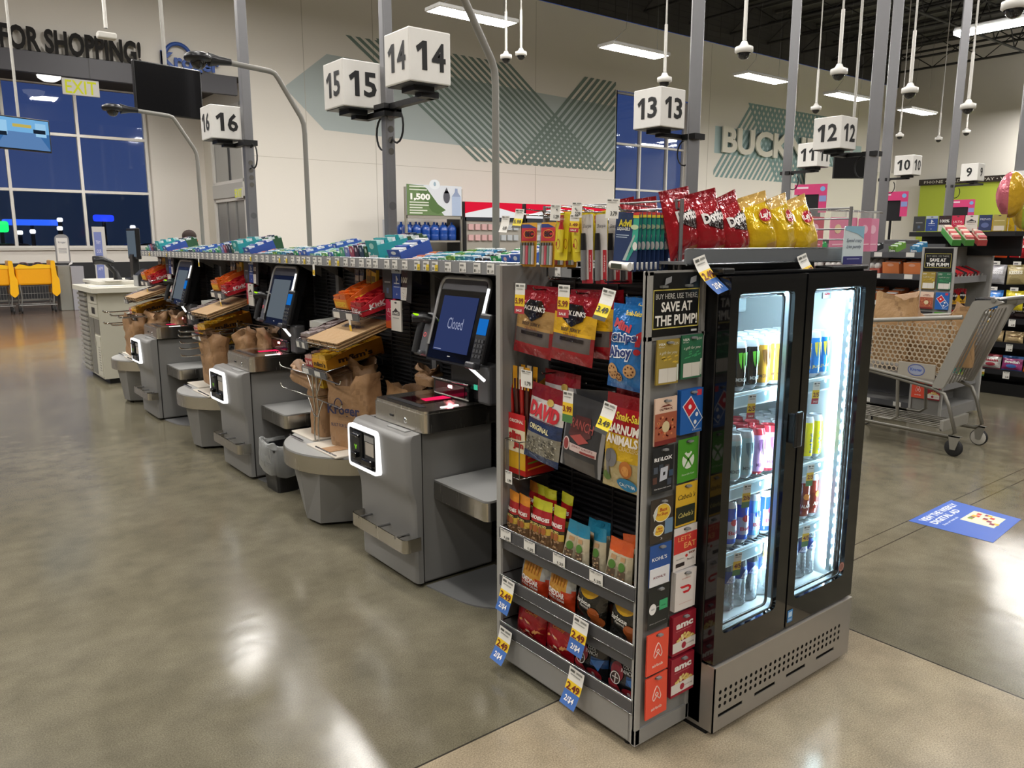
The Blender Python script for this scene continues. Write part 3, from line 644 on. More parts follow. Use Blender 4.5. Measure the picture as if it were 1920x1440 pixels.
    # column and screen head
    m = M(O); m.box(2.03, 2.12, 2.80, 3.06, .80, 1.02, BLK, 'plastic', .02); m.prism(rounded([(2.0, 1.02), (2.12, .95), (2.12, 1.3), (2.08, 1.3)], .01), 2.84, 3.04, 'y', BLK, 'plastic'); m.build('column', r)
    # head leans back: bottom x=1.95 z=1.0, top x=2.045 z=1.345
    a = math.atan2(.10, .345); T = Matrix.Translation((1.945, 2.93, 1.0)) @ Matrix.Rotation(NX, 4, 'Z') @ Matrix.Rotation(-a, 4, 'X')
    m = M(O); m.xf(T); hw = .19
    m.prism(rounded([(-hw, -.02), (hw, -.02), (hw - .0, .37), (-hw, .37)], [.01, .01, .05, .05], 5), .0, .07, 'y', C('17171a'), 'plastic'); m.build('head_casing', r)
    m = M(O); m.xf(T); pp = rounded([(-hw, .05), (-hw, .372), (hw, .372), (hw, -.02)], [0, .05, .05, 0], 6)
    m.tube([(p[0], .0, p[1]) for p in pp], .011, C('b4b4b4'), 'alum', 6)
    m.quad([(-hw + .015, -.004, .315), (hw - .015, -.004, .315), (hw - .03, -.004, .37), (-hw + .03, -.004, .37)], C('77767a'), 'alum'); m.build('head_trim', r, 'silver trim arch around the screen')
    m = M(O); m.xf(T); m.tube([(hw, -.006, .33), (hw, -.008, 0), (hw - .005, -.01, -.02), (hw + .10, .0, -.06)], .008, C('f4f4f4'), 'ledring', 6); m.build('light_edge', r)
    m = M(O); m.xf(T); m.rect(-.175, .172, -.01, .312, C('08080a'), -.006, 'gloss'); m.rect(-.01, .012, .008, .012, C('c8c8c8'), -.0075); m.build('bezel', r)
    return r, T, O
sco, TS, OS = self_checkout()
def display(r, col, text, tcol, off, glow='glow'):
    m = M(OS); m.xf(TS); m.rect(-.137, .137, .03, .285, col, -.0085, glow)
    if text: m.text(text, 0, .16, .12, .052, tcol, -.0092, 'glow'); m.rect(-.13, -.07, .036, .039, tcol, -.0092, 'glow')
    return m.build('display', r)
def handheld(r):
    m = M(OS); m.xf(TS); m.box(-.27, -.2, .0, .05, -.01, .2, C('6e6f72'), 'plastic', .012); m.box(-.265, -.205, -.03, .02, -.012, .015, C('55565a'), 'plastic', .01); m.build('scanner_holder', r)
    h = M(OS); h.xf(TS); h.tube([(-.245, -.03, .0), (-.243, -.035, .09), (-.24, -.03, .15)], [.019, .016, .018], BLK, 'rubber', 8)
    h.tube([(-.265, -.075, .15), (-.24, -.03, .165), (-.215, .02, .165)], [.022, .028, .02], BLK, 'plastic', 8); s_ = h.build('hand_scanner', r)
    h = M(OS); h.xf(TS); h.box(-.265, -.235, -.078, -.05, .166, .176, C('b8ff20'), 'glow', .003); h.build('indicator_lamp', s_)
    h = M(OS); h.xf(TS); h.ring(-.232, .09, .011, .011, .003, (1, .15, .15), -.006, 'glow'); h.build('red_ring_lamp', r)
handheld(sco)
def card_terminal(r):
    T2 = TS @ Matrix.Translation((.245, -.035, .02))
    m = M(OS); m.xf(T2); m.box(-.045, .045, 0, .035, -.02, .20, C('151517'), 'plastic', .01); t = m.build('card_terminal', r)
    m = M(OS); m.xf(T2); m.rect(-.034, .034, .105, .175, C('1b6fc4'), -.002, 'glow'); m.build('screen', t)
    m = M(OS); m.xf(T2)
    for i in range(4):
        for j in range(3): m.box(-.03 + j * .022, -.014 + j * .022, -.004, .0, .005 + i * .022, .019 + i * .022, C('2f3033'), 'rubber')
    m.build('keypad', t)
    m = M(OS); m.xf(T2); m.box(-.035, .035, -.03, .01, -.045, -.015, C('3a3a3d'), 'plastic', .008); m.build('card_slot', t)
    m = M(OS); m.box(1.97, 2.04, 2.66, 2.75, .82, 1.0, C('4b4b4d'), 'plastic', .012); m.build('terminal_arm', r)
card_terminal(sco)
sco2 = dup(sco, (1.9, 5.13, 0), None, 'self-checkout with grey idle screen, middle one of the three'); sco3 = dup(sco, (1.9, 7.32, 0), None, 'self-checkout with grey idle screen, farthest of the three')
sco['label'] = 'nearest self-checkout, its blue screen reading Closed'
display(sco, C('2f3a63'), 'Closed', C('9aa0bd'), 0); display(sco2, C('5f6870'), '', C('888888'), 0); display(sco3, C('5f6870'), '', C('888888'), 0)

# ------------------------------------------------------------------ bagging stations
def bagging_station():
    O = (2.0, 3.95, 0); r = thing('bagging_station', 'x', 'bagging station', O, group='bagging stations beside the self-checkouts')
    cx, cy, rr = 2.02, 3.95, .434
    arc = [(min(cx + rr * math.cos(a), 2.12), cy + rr * math.sin(a)) for a in [q * 2 * math.pi / 48 for q in range(48)]]
    m = M(O); m.prism(arc, .325, .412, 'z', STEELC, 'steel', True); m.build('steel_band', r)
    m = M(O); m.prism([(cx + (a - cx) * .985 if a < 2.12 else a, cy + (b - cy) * .985) for a, b in arc], .412, .42, 'z', C('a3a3a1'), 'paint', True); m.build('table_top', r)
    m = M(O); b0 = [(1.69, 3.82), (1.95, 3.70), (2.12, 3.70), (2.12, 4.12), (1.72, 4.10), (1.67, 3.95)]; b1 = [(1.655, 3.73), (1.93, 3.62), (2.12, 3.62), (2.12, 4.18), (1.67, 4.13), (1.615, 3.89)]
    vs = [(a, b, .02) for a, b in b0] + [(a, b, .325) for a, b in b1]; m.add(vs, [(i, (i + 1) % 6, 6 + (i + 1) % 6, 6 + i) for i in range(6)] + [(5, 4, 3, 2, 1, 0), (6, 7, 8, 9, 10, 11)], BODY, 'paint'); m.build('pedestal', r)
    m = M(O); m.cyl((1.72, 3.9, 0), (1.72, 3.9, .03), .02, BLK, 'rubber', 10); m.build('foot', r)
    for y0, y1 in ((3.62, 3.985), (4.035, 4.33)):
        m = M(O); m.box(1.70 if y0 < 4 else 1.76, 2.08, y0, y1, .42, .430, C('d8d0c2'), 'plastic', .003); m.build('bag_plate', r)
        m = M(O); m.tube([(1.71, y0 + .02, .432), (1.71, y1 - .1, .432)], .005, C('9a9a9a'), 'chrome', 6); m.build('plate_bar', r)
    return r
bs = bagging_station(); bs['label'] = 'round steel-banded bagging table, nearest of three, carrying standing brown bags'
dup(bs, (2.0, 6.0, 0), None, 'round steel-banded bagging table, middle of three, with two bare white plates'); dup(bs, (2.0, 8.19, 0), None, 'round steel-banded bagging table, farthest of three, beside the tall cabinet')
# ------------------------------------------------------------------ product builders (modelled facing -y, standing on z = 0)
def pouch(w_, h, d, paint, nx=14, ny=18, seed=1, mat='foil', cr=.5, seal=.07, narrow=.05, zig=0, hang=False, matf=None):
    """pillow pouch; returns the builder and surf(x, z) giving the y of its front"""
    sd = seed * 7.3
    def prof(u, v):
        e = max(0., 1 - abs(u) ** 2.6) ** .62
        t = min(1, max(0, (v - seal * .5) / .28)) ; b = min(1, max(0, (1 - v - seal) / (.55 if not hang else .5)))
        return d / 2 * e * math.sin(min(t, 1) * math.pi / 2) ** .8 * math.sin(b * math.pi / 2) ** .9 * (1 if not hang else .6 + .4 * (1 - v))
    def surf(x, z):
        v = min(1, max(0, z / h)); k = 1 - narrow * math.sin(math.pi * v) ; u = max(-1, min(1, x / (w_ / 2 * k)))
        p = prof(u, v); nn = noise.noise(Vector((x * 28 + sd, z * 20, sd))) * .0045 * cr * (w_ / .2) + math.sin(u * 21 + sd) * .0018 * cr * (max(0, v - .72) * 3 + max(0, .16 - v) * 4)
        return -(p + nn * (1 - abs(u) ** 4) * min(1, p / (d * .18) + .25)) - .0006
    m = M(); vs = []; fs = []; cs = []; ms = []
    for side in (0, 1):
        b = len(vs)
        for j in range(ny + 1):
            v = j / ny; k = 1 - narrow * math.sin(math.pi * v)
            for i in range(nx + 1):
                u = -1 + 2 * i / nx; x = u * w_ / 2 * k; z = v * h
                if zig and j in (0, ny): z += (zig if i % 2 else 0) * (1 if j else -1)
                y = surf(x, v * h) if not side else -surf(x, v * h) * .75
                vs.append((x, y, z))
        for j in range(ny):
            for i in range(nx):
                a = b + j * (nx + 1) + i; q = (a, a + 1, a + nx + 2, a + nx + 1); fs.append(q if not side else q[::-1])
                cs.append(paint(-1 + 2 * (i + .5) / nx, (j + .5) / ny)); ms.append(matf(-1 + 2 * (i + .5) / nx, (j + .5) / ny) if matf else mat)
    m.add(vs, fs, cs, mat, True); m.m = [MI[q] for q in ms]
    return m, surf
def bands(*bs):
    # bs = (v_top, colour) from bottom to top
    cols = [(b[0], C(b[1])) for b in bs]
    def f(u, v):
        for t, c in cols:
            if v <= t: return c
        return cols[-1][1]
    return f
def sale_tag(w_, h, rows, price, sale='', pcol='7a2418', curl=0, x=0, z=0):
    """shelf tag facing -y, hanging down from z = 0; rows = 'y' yellow price panel"""
    m = M(); n = 8
    def cy(t): return -.0015 - curl * (t ** 2)
    ts = [i / n for i in range(n + 1)]
    vs = [(sx * w_ / 2, cy(t), -t * h) for t in ts for sx in (-1, 1)]
    def colr(t):
        if rows == 'w': return C('e8e6df')
        if rows == 'g': return C('f0c832') if .42 < t < .72 else (C('4c7d46') if t >= .72 else C('e8e6df'))
        if rows == 'l': return C('f2dc28') if .5 < t < .86 else (C('26241c') if t >= .86 else C('e8e6df'))
        if rows == 's': return C('f4cf30') if .42 < t < .78 else (C('b3343c') if t >= .78 else C('e8e6df'))
        if rows == 'b': return C('f2cb2e') if .35 < t < .66 else (C('3f68ad') if t >= .66 else C('e8e6df'))
    m.add(vs, [(2 * i, 2 * i + 2, 2 * i + 3, 2 * i + 1) for i in range(n)], [colr((i + .5) / n) for i in range(n)], 'card')
    sf = lambda a, b: cy(min(1, max(0, -b / h)))
    m.rect(-w_ * .4, -w_ * .1, -h * .12, -h * .05, C('55554f'), -.0006, surf=sf); m.rect(0, w_ * .4, -h * .11, -h * .05, C('8b8b85'), -.0006, surf=sf); m.rect(-w_ * .35, w_ * .3, -h * .2, -h * .17, C('9b9b95'), -.0006, surf=sf)
    py = {'w': .75, 'g': .57, 'l': .67, 's': .58, 'b': .51}[rows]
    m.text(price, 0 if rows != 'w' else w_ * .15, -h * py, w_ * (.84 if rows != 'w' else .5), h * (.2 if rows != 'w' else .24), C(pcol), -.0007, bold=.03, surf=sf)
    if sale: m.text(sale, 0, -h * (.82 if rows == 'b' else .89), w_ * (.6 if rows == 'b' else .6), h * (.17 if rows == 'b' else .08), C('f4f2ee'), -.0007, bold=.02, surf=sf)
    return m
def can(r_, h, col, deco=None, top='c8ccd0', band=None):
    m = M(); b = C(col) if isinstance(col, str) else col; t = C(top)
    prof = [(r_ * .72, 0), (r_ * .8, .004), (r_ * .98, .012), (r_, .02), (r_, h * .5), (r_, h - .022), (r_ * .93, h - .012), (r_ * .83, h - .003), (r_ * .83, h), (r_ * .78, h - .002), (r_ * .76, h - .006), (.001, h - .006)]
    m.lathe(prof, (0, 0, 0), b, 'gloss', 18, cols=[t, t, b, b, C(band) if band else b, t, t, t, t, t, t, t])
    sf = lambda x, z: -math.sqrt(max(1e-8, r_ * r_ - min(abs(x), r_ * .97) ** 2))
    if deco: deco(m, sf)
    return m
def claw(col, word, wcol):
    def f(m, sf):
        for k, (dx, l) in enumerate(((-.013, .05), (0, .062), (.013, .05))):
            m.poly([(dx - .005, .12), (dx + .006, .122), (dx + .003, .10), (dx + .005, .12 - l), (dx - .002, .12 - l * .6)], C(col), -.0007, 'card', sf, .012)
        m.text(word, 0, .035, .044, .012, C(wcol), -.0008, bold=.02, surf=sf, cut=.01)
    return f
def bottle_water():
    m = M(); r_ = .031; g = (.75, .83, .88); prof = [(.024, 0), (.031, .006)]
    for i in range(6): prof += [(.031, .014 + i * .013), (.0285, .021 + i * .013)]
    prof += [(.031, .095), (.031, .145), (.030, .15), (.022, .172), (.0125, .185), (.0125, .192)]
    m.lathe(prof, (0, 0, 0), g, 'bottle', 16)
    m.lathe([(.0145, .188), (.0145, .203), (.001, .203)], (0, 0, 0), C('e9edf0'), 'plastic', 12)
    L_ = [(.0315, .1), (.0315, .142)]; m.lathe(L_, (0, 0, 0), C('2f4f9c'), 'card', 16)
    sf = lambda x, z: -math.sqrt(max(1e-8, .0316 ** 2 - min(abs(x), .03) ** 2))
    m.poly([(-.02, .103), (.02, .103), (.012, .122), (0, .132), (-.012, .12)], C('c8d4ec'), -.0007, 'card', sf, .01); m.text('PURE', 0, .112, .026, .01, C('3a3f86'), -.001, surf=sf, cut=.01)
    return m
# ------------------------------------------------------------------ near snack rack
RO = (1.6, 1.44, 0)
rk = thing('snack_rack', 'grey two-sided snack rack at the near end of the island', 'snack rack', RO)
RX0, RX1, RY0, RY1, RH = 1.60, 1.846, 1.44, 2.115, 1.442
m = M(RO); m.box(RX0, RX1, RY0 + .006, RY0 + .012, .05, RH, C('848482')); m.box(RX0, RX0 + .022, RY0, RY0 + .022, .03, RH, C('9c9b97'), 'paint', .003); m.box(RX1 - .016, RX1, RY0, RY0 + .022, .03, RH, C('8f8e8b'), 'paint', .003)
for z in (.03, 1.252, RH - .012): m.box(RX0, RX1, RY0, RY0 + .014, z, z + (.05 if z < .1 else .012), C('8f8e8b'))
m.build('end_panel', rk)
m = M(RO); m.box(RX0, RX1, RY1 - .015, RY1, .03, RH, C('7c7b79'), 'paint', .002); m.box(RX0 - .002, RX0 + .008, RY1 - .02, RY1 + .003, .03, RH, C('a2a19d')); m.box(1.66, 1.685, RY1 - .0165, RY1 - .0145, 1.36, 1.385, C('6f6e6c')); m.build('side_panel', rk)
m = M(RO); grid_panel(m, RX1 - .03, RY0 + .02, RY1 - .02, .1, 1.40, C('353437'), .02); m.build('wire_back_panel', rk)
m = M(RO); m.box(RX0 + .004, RX0 + .02, RY0 + .012, RY1, .03, .145, C('8b8a88'), 'paint', .003); m.box(RX0 + .002, RX0 + .006, RY0 + .03, RY1 - .005, .036, .13, C('93928f'), 'paint', .001); m.build('kick_panel', rk)
m = M(RO); m.box(1.66, 1.8, 1.47, 2.09, .0, .04, BLK); m.cyl((1.64, 1.5, 0), (1.64, 1.5, .03), .014, BLK, 'rubber', 10); m.build('feet', rk)
for zt in (.530, .350, .172):
    t = M(RO); t.box(RX0 + .01, RX1 - .02, RY0 + .015, RY1 - .016, zt - .08, zt - .075, C('6b6a69')); t.box(RX0 + .006, RX0 + .012, RY0 + .015, RY1 - .016, zt - .08, zt - .002, C('4c4c4e'), 'plastic'); s_ = t.build('shelf', rk)
    t = M(RO); t.box(RX0 - .004, RX0 + .004, RY0 + .014, RY1 - .014, zt - .038, zt, C('47474a'), 'plastic', .001); t.tube([(RX0, RY0 + .014, zt + .002), (RX0, RY1 - .014, zt + .002)], .004, C('bfc0c0'), 'chrome', 6); t.tube([(RX0 - .003, RY0 + .014, zt - .04), (RX0 - .003, RY1 - .014, zt - .04)], .0022, C('a8a8a8'), 'chrome', 5); t.build('price_rail', s_)
    t = M(RO); t.tube([(RX0, RY1 - .014, zt + .002), (RX1 - .02, RY1 - .014, zt + .0)], .003, C('9a9a9a'), 'chrome', 5); t.build('side_rail', s_)
# header sign on the end panel
m = M(RO); m.xf(Matrix.Translation((1.716, RY0 - .001, 1.362)))
m.box(-.098, .098, 0, .006, -.10, .074, C('111112'), 'plastic'); 
for a in ((-.096, .096, .026, .029), (-.096, .096, -.079, -.076), (.093, .096, -.079, .029), (-.098, -.095, -.079, .029)): m.rect(*a, C('cdbf5c'), -.0008)
m.text('BUY HERE, USE THERE,', 0, .009, .176, .017, C('c9c7c0'), -.0012, res=2); m.text('SAVE AT', 0, -.019, .13, .028, C('efede6'), -.0012, bold=.03); m.text('THE PUMP!', 0, -.056, .178, .030, C('efede6'), -.0012, bold=.03)
m.rect(.065, .09, -.093, -.087, C('cfcfcf'), -.001); m.build('header_sign', rk, 'black sign reading BUY HERE, USE THERE, SAVE AT THE PUMP!')
for x in (-.055, .05):
    m = M(RO); m.xf(Matrix.Translation((1.716 + x, RY0 - .001, 1.405))); m.box(-.018, .004, -.012, 0, -.009, -.003, C('6d6e6c'), 'plastic'); m.quad([(-.004, -.006, -.002), (.018, -.010, .006), (.022, -.008, .022), (.002, -.004, .016)], C('77787a'), 'plastic'); m.build('sign_clip', rk)
# gift cards on the end panel
def gift_card(name, lab, x, z, w_, h, col, draw, n=1, rz=0, bottom=None):
    r = thing(name, lab, 'gift card', (x, RY0 - .012 - .0016 * n, z), (0, R(rz), 0), 'gift cards on the rack end')
    for k in range(n):
        m = M(); m.box(-w_ / 2, w_ / 2, .0032 * k, .0032 * k + .0012, -h / 2, h / 2, C(col), 'card', .0) ; 
        if k == 0:
            draw(m, w_, h)
            m.disc(0, h * .43, .011, .0045, C('4a4a4c'), -.0006, 'plastic', 10); m.box(-.004, .012, -.01, .0, h * .43 - .002, h * .43 + .003, C('8a8b8c'), 'plastic')
        m.xf(Matrix.Translation((rnd.uniform(-.002, .002) * k, 0, -.0015 * k))); o = m.build('card', r)
    return r
def dr_visa(c1, c2, amt):
    def f(m, w_, h):
        m.text('VISA', -w_ * .3, h * .40, w_ * .3, h * .055, C('e8e8e0'), -.0008, bold=.02, shear=.2); m.text('Gift Card', -w_ * .32, h * .34, w_ * .25, h * .03, C('e8e8e0'), -.0008); m.text(amt, w_ * .32, h * .4, w_ * .24, h * .06, C('dcdccf'), -.0008)
        m.text('a gift for you', 0, h * .2, w_ * .8, h * .085, C('d8d8c8'), -.0008, shear=.4)
        for k in range(9): q = rnd.uniform(-.4, .3); v = rnd.uniform(-.08, .1); m.poly([(q * w_, v * h), ((q + .14) * w_, (v + .02) * h), ((q + .14) * w_, (v + .05) * h), (q * w_, (v + .03) * h)], C(c2), -.0007)
        m.rect(-w_ * .40, w_ * .40, -h * .46, -h * .14, C('ddd9d0'), -.001); m.rect(-.0006, .0006, -h * .46, -h * .14, C('bdb8ae'), -.0013); m.poly([(w_ * .42, -h * .44), (w_ * .48, -h * .44), (w_ * .48, -h * .06), (w_ * .40, -h * .07)], C('d8e0d4'), -.0012)
    return f
def dr_outback(m, w_, h):
    m.rect(-w_ / 2, w_ / 2, -h / 2, h * .18, C('a85a40'), -.0006); rr = random.Random(3)
    for k in range(60):
        a = rr.uniform(0, 6.28); q = rr.uniform(.2, 1); m.disc(q * w_ * .44 * math.cos(a), -h * .1 + q * h * .24 * math.sin(a), .0045, .0035, C(rr.choice(['b9442b', 'd98a5a', '8c2f1e', 'c96a40'])), -.0008, n=7)
    m.disc(0, -h * .12, w_ * .17, h * .12, C('d8c79c'), -.001); m.rect(-w_ / 2, w_ / 2, -h / 2, -h * .40, C('7a2420'), -.0009); m.text('OUTBACK', 0, h * .26, w_ * .6, h * .05, C('5a1f18'), -.0008, bold=.02)
    m.poly([(-w_ * .28, h * .31), (w_ * .28, h * .31), (w_ * .1, h * .35), (-w_ * .1, h * .34)], C('7a3428'), -.0008)
def dr_domino(m, w_, h):
    s_ = w_ * .235; T = m.T.copy()
    m.xf(Matrix.Translation((w_ * .04, 0, -h * .03)) @ Matrix.Rotation(R(-38), 4, 'Y'))
    m.rect(-s_ * 1.0, s_ * 1.0, -s_ * 2.0, s_ * 2.0, C('e8ecf2'), -.0008); m.rect(-s_ * .86, s_ * .86, .08 * s_, s_ * 1.86, C('cf2030'), -.0012); m.rect(-s_ * .86, s_ * .86, -s_ * 1.86, -.08 * s_, C('1f5fae'), -.0012)
    m.disc(0, s_, s_ * .3, s_ * .3, C('f0f0f4'), -.0016, n=14); m.disc(-s_ * .4, -s_ * 1.3, s_ * .28, s_ * .28, C('f0f0f4'), -.0016, n=14); m.disc(s_ * .4, -s_ * .7, s_ * .28, s_ * .28, C('f0f0f4'), -.0016, n=14); m.T = T
    m.rect(w_ * .2, w_ * .42, h * .34, h * .47, C('d0394a'), -.0008); m.text("Domino's", w_ * .25, -h * .43, w_ * .4, h * .045, C('cfe0f4'), -.0008)
def dr_roblox(m, w_, h):
    m.text('R BLOX', 0, h * .24, w_ * .86, h * .085, C('f0f0f0'), -.0008, bold=.04); m.rect(-w_ * .28, -w_ * .12, h * .2, h * .275, C('f0f0f0'), -.0008)
    for a, b, c in ((-.45, .02, '4a5260'), (-.2, .06, '3a4350'), (.1, .03, '5a4a48'), (.3, -.1, '39506a'), (-.48, -.2, '5a3a30'), (.22, -.28, '404858')): m.rect(a * w_, (a + .2) * w_, (b - .08) * h, (b + .06) * h, C(c), -.0007)
    m.poly([(-w_ * .16, -h * .25), (w_ * .2, -h * .22), (w_ * .24, h * .06), (-w_ * .12, h * .04)], C('c2c8d4'), -.001); m.poly([(-w_ * .01, -h * .13), (w_ * .1, -h * .12), (w_ * .11, -h * .05), (0, -h * .06)], C('23262c'), -.0013); m.text('Get Robux and more', 0, -h * .4, w_ * .8, h * .03, C('dddddd'), -.0008)
def dr_xbox(m, w_, h):
    m.disc(0, 0, w_ * .3, w_ * .3, C('e4ece0'), -.0008); g = C('4c9a2a')
    for sgn in (-1, 1):
        m.poly([(sgn * w_ * .2, w_ * .24), (sgn * w_ * .26, w_ * .16), (sgn * w_ * .02, -w_ * .02), (-sgn * w_ * .17, -w_ * .26), (-sgn * w_ * .2, -w_ * .22), (-sgn * w_ * .04, w_ * .03)][::sgn], g, -.0011)
    m.disc(0, w_ * .27, w_ * .1, w_ * .05, g, -.0012); m.text('Xbox Gift Card', 0, -h * .33, w_ * .62, h * .04, C('e0f0d8'), -.0008)
def dr_bass(m, w_, h):
    for z in (.17, -.22):
        k = 1 if z > 0 else .62; dx = 0 if z > 0 else -.12
        m.disc(dx * w_, z * h, w_ * .36 * k, h * .2 * k, C('e9c13c'), -.0008); m.ring(dx * w_, z * h, w_ * .38 * k, h * .21 * k, .0025, C('f0ead8'), -.001)
        m.text('Bass', dx * w_ + .004, (z + .07 * k) * h, w_ * .34 * k, h * .08 * k, C('b0321f'), -.0012, bold=.02, shear=.2); m.text('Pro Shops', dx * w_, (z - .04 * k) * h, w_ * .5 * k, h * .09 * k, C('b0321f'), -.0012, bold=.02, shear=.2)
        m.poly([((dx - .42 * k) * w_, z * h), ((dx - .2 * k) * w_, (z + .16 * k) * h), ((dx - .24 * k) * w_, z * h), ((dx - .34 * k) * w_, (z - .16 * k) * h)], C('cfd3cc'), -.0013)
    m.rect(w_ * .14, w_ * .5, -h * .34, h * .0, C('6f8fae'), -.0007); m.text('3', 0, -h * .42, w_ * .08, h * .05, C('e0e0e0'), -.0009)
def dr_cabela(m, w_, h):
    m.text("Cabela's", 0, h * .2, w_ * .82, h * .12, C('2a2618'), -.0008, bold=.0, shear=.4); m.box(-w_ * .48, w_ * .38, -.003, -.001, -h * .44, -h * .02, C('232a1c'), 'card'); m.text("Cabela's", -w_ * .05, -h * .22, w_ * .7, h * .11, C('e0d27a'), -.0035, shear=.4)
def dr_kohl(m, w_, h):
    m.text("KOHL'S", -w_ * .05, h * .16, w_ * .7, h * .09, C('f0f4fa'), -.0008, bold=.02); m.box(-w_ * .49, w_ * .42, -.003, -.001, -h * .49, -h * .06, C('e6e8ee'), 'card'); m.text("KOHL'S", -w_ * .05, -h * .28, w_ * .56, h * .055, C('7a2030'), -.0035, bold=.02)
def dr_eat(m, w_, h):
    m.rect(-w_ / 2, w_ / 2, -h * .1, h * .33, C('d23a34'), -.0007); m.text("LET'S", -w_ * .05, h * .23, w_ * .56, h * .11, C('f2b26a'), -.001); m.text('EAT', w_ * .2, h * .05, w_ * .52, h * .13, C('f2b26a'), -.001, bold=.02)
    m.text('Applebees', -w_ * .22, -h * .24, w_ * .36, h * .04, C('7a7a7a'), -.001); m.disc(w_ * .06, -h * .2, .006, .005, C('d03030'), -.001, n=9); m.text('IHOP', w_ * .3, -h * .16, w_ * .26, h * .05, C('7a3a20'), -.001, bold=.03); m.rect(-w_ * .4, -w_ * .02, -h * .42, -h * .33, C('2a2020'), -.001); m.text('Panera', w_ * .24, -h * .3, w_ * .3, h * .05, C('444444'), -.001)
def dr_uber(m, w_, h):
    m.disc(-w_ * .3, -h * .02, w_ * .17, w_ * .19, C('eeeeee'), -.0008); m.text('AM', -w_ * .3, -h * .02, w_ * .16, h * .04, C('333333'), -.001); m.rect(w_ * .02, w_ * .42, -h * .1, h * .14, C('3cae74'), -.0008); m.text('Uber Eats', w_ * .22, h * .0, w_ * .22, h * .03, C('14241c'), -.001); m.rect(-w_ * .12, w_ * .02, h * .0, h * .012, C('dddddd'), -.0008); m.text('Drives, grub and more', -w_ * .02, -h * .38, w_ * .8, h * .03, C('dddddd'), -.0008)
def dr_door(m, w_, h):
    m.poly([(-w_ * .3, h * .12), (w_ * .12, h * .12), (w_ * .26, h * .06), (w_ * .26, -h * .01), (w_ * .14, -h * .08), (-w_ * .08, -h * .08), (-w_ * .16, -h * .02), (w_ * .12, -h * .02), (w_ * .16, h * .02), (w_ * .12, h * .06), (-w_ * .2, h * .06)], C('d3262c'), -.0008); m.text('DOORDASH', w_ * .0, h * .3, w_ * .4, h * .03, C('c86a5c'), -.0008); m.rect(-w_ * .3, w_ * .34, -h * .33, -h * .32, C('d9a8a0'), -.0008)
def dr_air(m, w_, h):
    k = C('f4dcd2'); pts = [(0, .24), (.1, .14), (.2, -.06), (.14, -.15), (0, -.03), (-.08, .0), (0, .07), (.08, .0), (0, -.03), (-.14, -.15), (-.2, -.06), (-.1, .14)]
    m.tube([(a * w_, -.001, b * w_ * 1.3 + h * .02) for a, b in rounded(pts, .03, 3)], .0016, k, 'card', 4, closed=True); m.text('airbnb', 0, -h * .3, w_ * .5, h * .075, k, -.0008, bold=.02)
def dr_amc(m, w_, h):
    m.text('amc', 0, h * .22, w_ * .74, h * .13, C('f2eee8'), -.0009, bold=.05); rr = random.Random(5)
    for k in range(46):
        a = rr.uniform(-1, 1); q = rr.uniform(0, 1) * (1 - a * a); m.disc(a * w_ * .36 + w_ * .05, -h * .16 + q * h * .15, .0055, .0045, C(rr.choice(['e6cc7a', 'd8b45c', 'f0e0a8'])), -.001 - .0001 * k / 46, n=7)
    m.rect(-w_ * .5, w_ * .5, -h * .42, -h * .17, C('e4dfd8'), -.0014); m.disc(-w_ * .02, -h * .3, w_ * .1, w_ * .1, C('a8283c'), -.0018, n=12); m.text('amazing', w_ * .26, -h * .3, w_ * .34, h * .05, C('8a6a68'), -.0018); m.rect(-w_ * .36, w_ * .3, h * .1, h * .108, C('e0a0a0'), -.0009)
cardw = .094; xl, xr = 1.668, 1.770
cards = [('gold Visa gift card', xl, 1.192, .092, .125, 'a08a3a', dr_visa('a08a3a', 'd8b840', '$25'), 2), ('green Visa gift card', xr, 1.198, .092, .125, '2c6a4a', dr_visa('2c6a4a', '3f9a62', '$50'), 2),
         ('steakhouse gift card with meat photo', xl, 1.034, .092, .135, 'e6c9b4', dr_outback, 2), ('blue pizza gift card with red and white domino', xr + .004, 1.049, .098, .130, '1f62b4', dr_domino, 5),
         ('black game gift card with grey tile', xl - .003, .893, .088, .135, '1b1c20', dr_roblox, 1), ('green console gift card with white ball emblem', xr + .004, .903, .090, .130, '4c9a2a', dr_xbox, 1),
         ('dark outdoor shop gift card with yellow oval', xl, .742, .096, .132, '3a3128', dr_bass, 1), ('yellow outdoor shop gift card with black card', xr + .005, .767, .096, .130, 'e3b832', dr_cabela, 1),
         ('blue and white department store gift card', xl, .607, .092, .126, '24529c', dr_kohl, 1), ("red and white gift card reading LET'S EAT", xr + .008, .632, .104, .135, 'e6e0dc', dr_eat, 1),
         ('black ride gift card with green square', xl, .476, .090, .128, '1e2221', dr_uber, 1), ('stack of white delivery gift cards with red emblem', xr + .008, .500, .094, .124, 'e4dedb', dr_door, 6),
         ('upper coral gift card with white looped emblem', xl + .001, .330, .094, .130, 'f0553c', dr_air, 2), ('upper dark red cinema gift card with popcorn', xr + .012, .358, .106, .128, '9c1c30', dr_amc, 5),
         ('lower coral gift card with white looped emblem', xl + .002, .190, .094, .134, 'f0553c', dr_air, 2), ('lower dark red cinema gift card with popcorn', xr + .012, .220, .106, .128, '9c1c30', dr_amc, 5)]
for lab, x, z, w_, h, col, dr, n in cards: gift_card('gift_card', lab + ' on the end of the near rack', x + .003, z - .01 * (z < 1.1) , w_, h, col, dr, n, rnd.uniform(-1, 1))
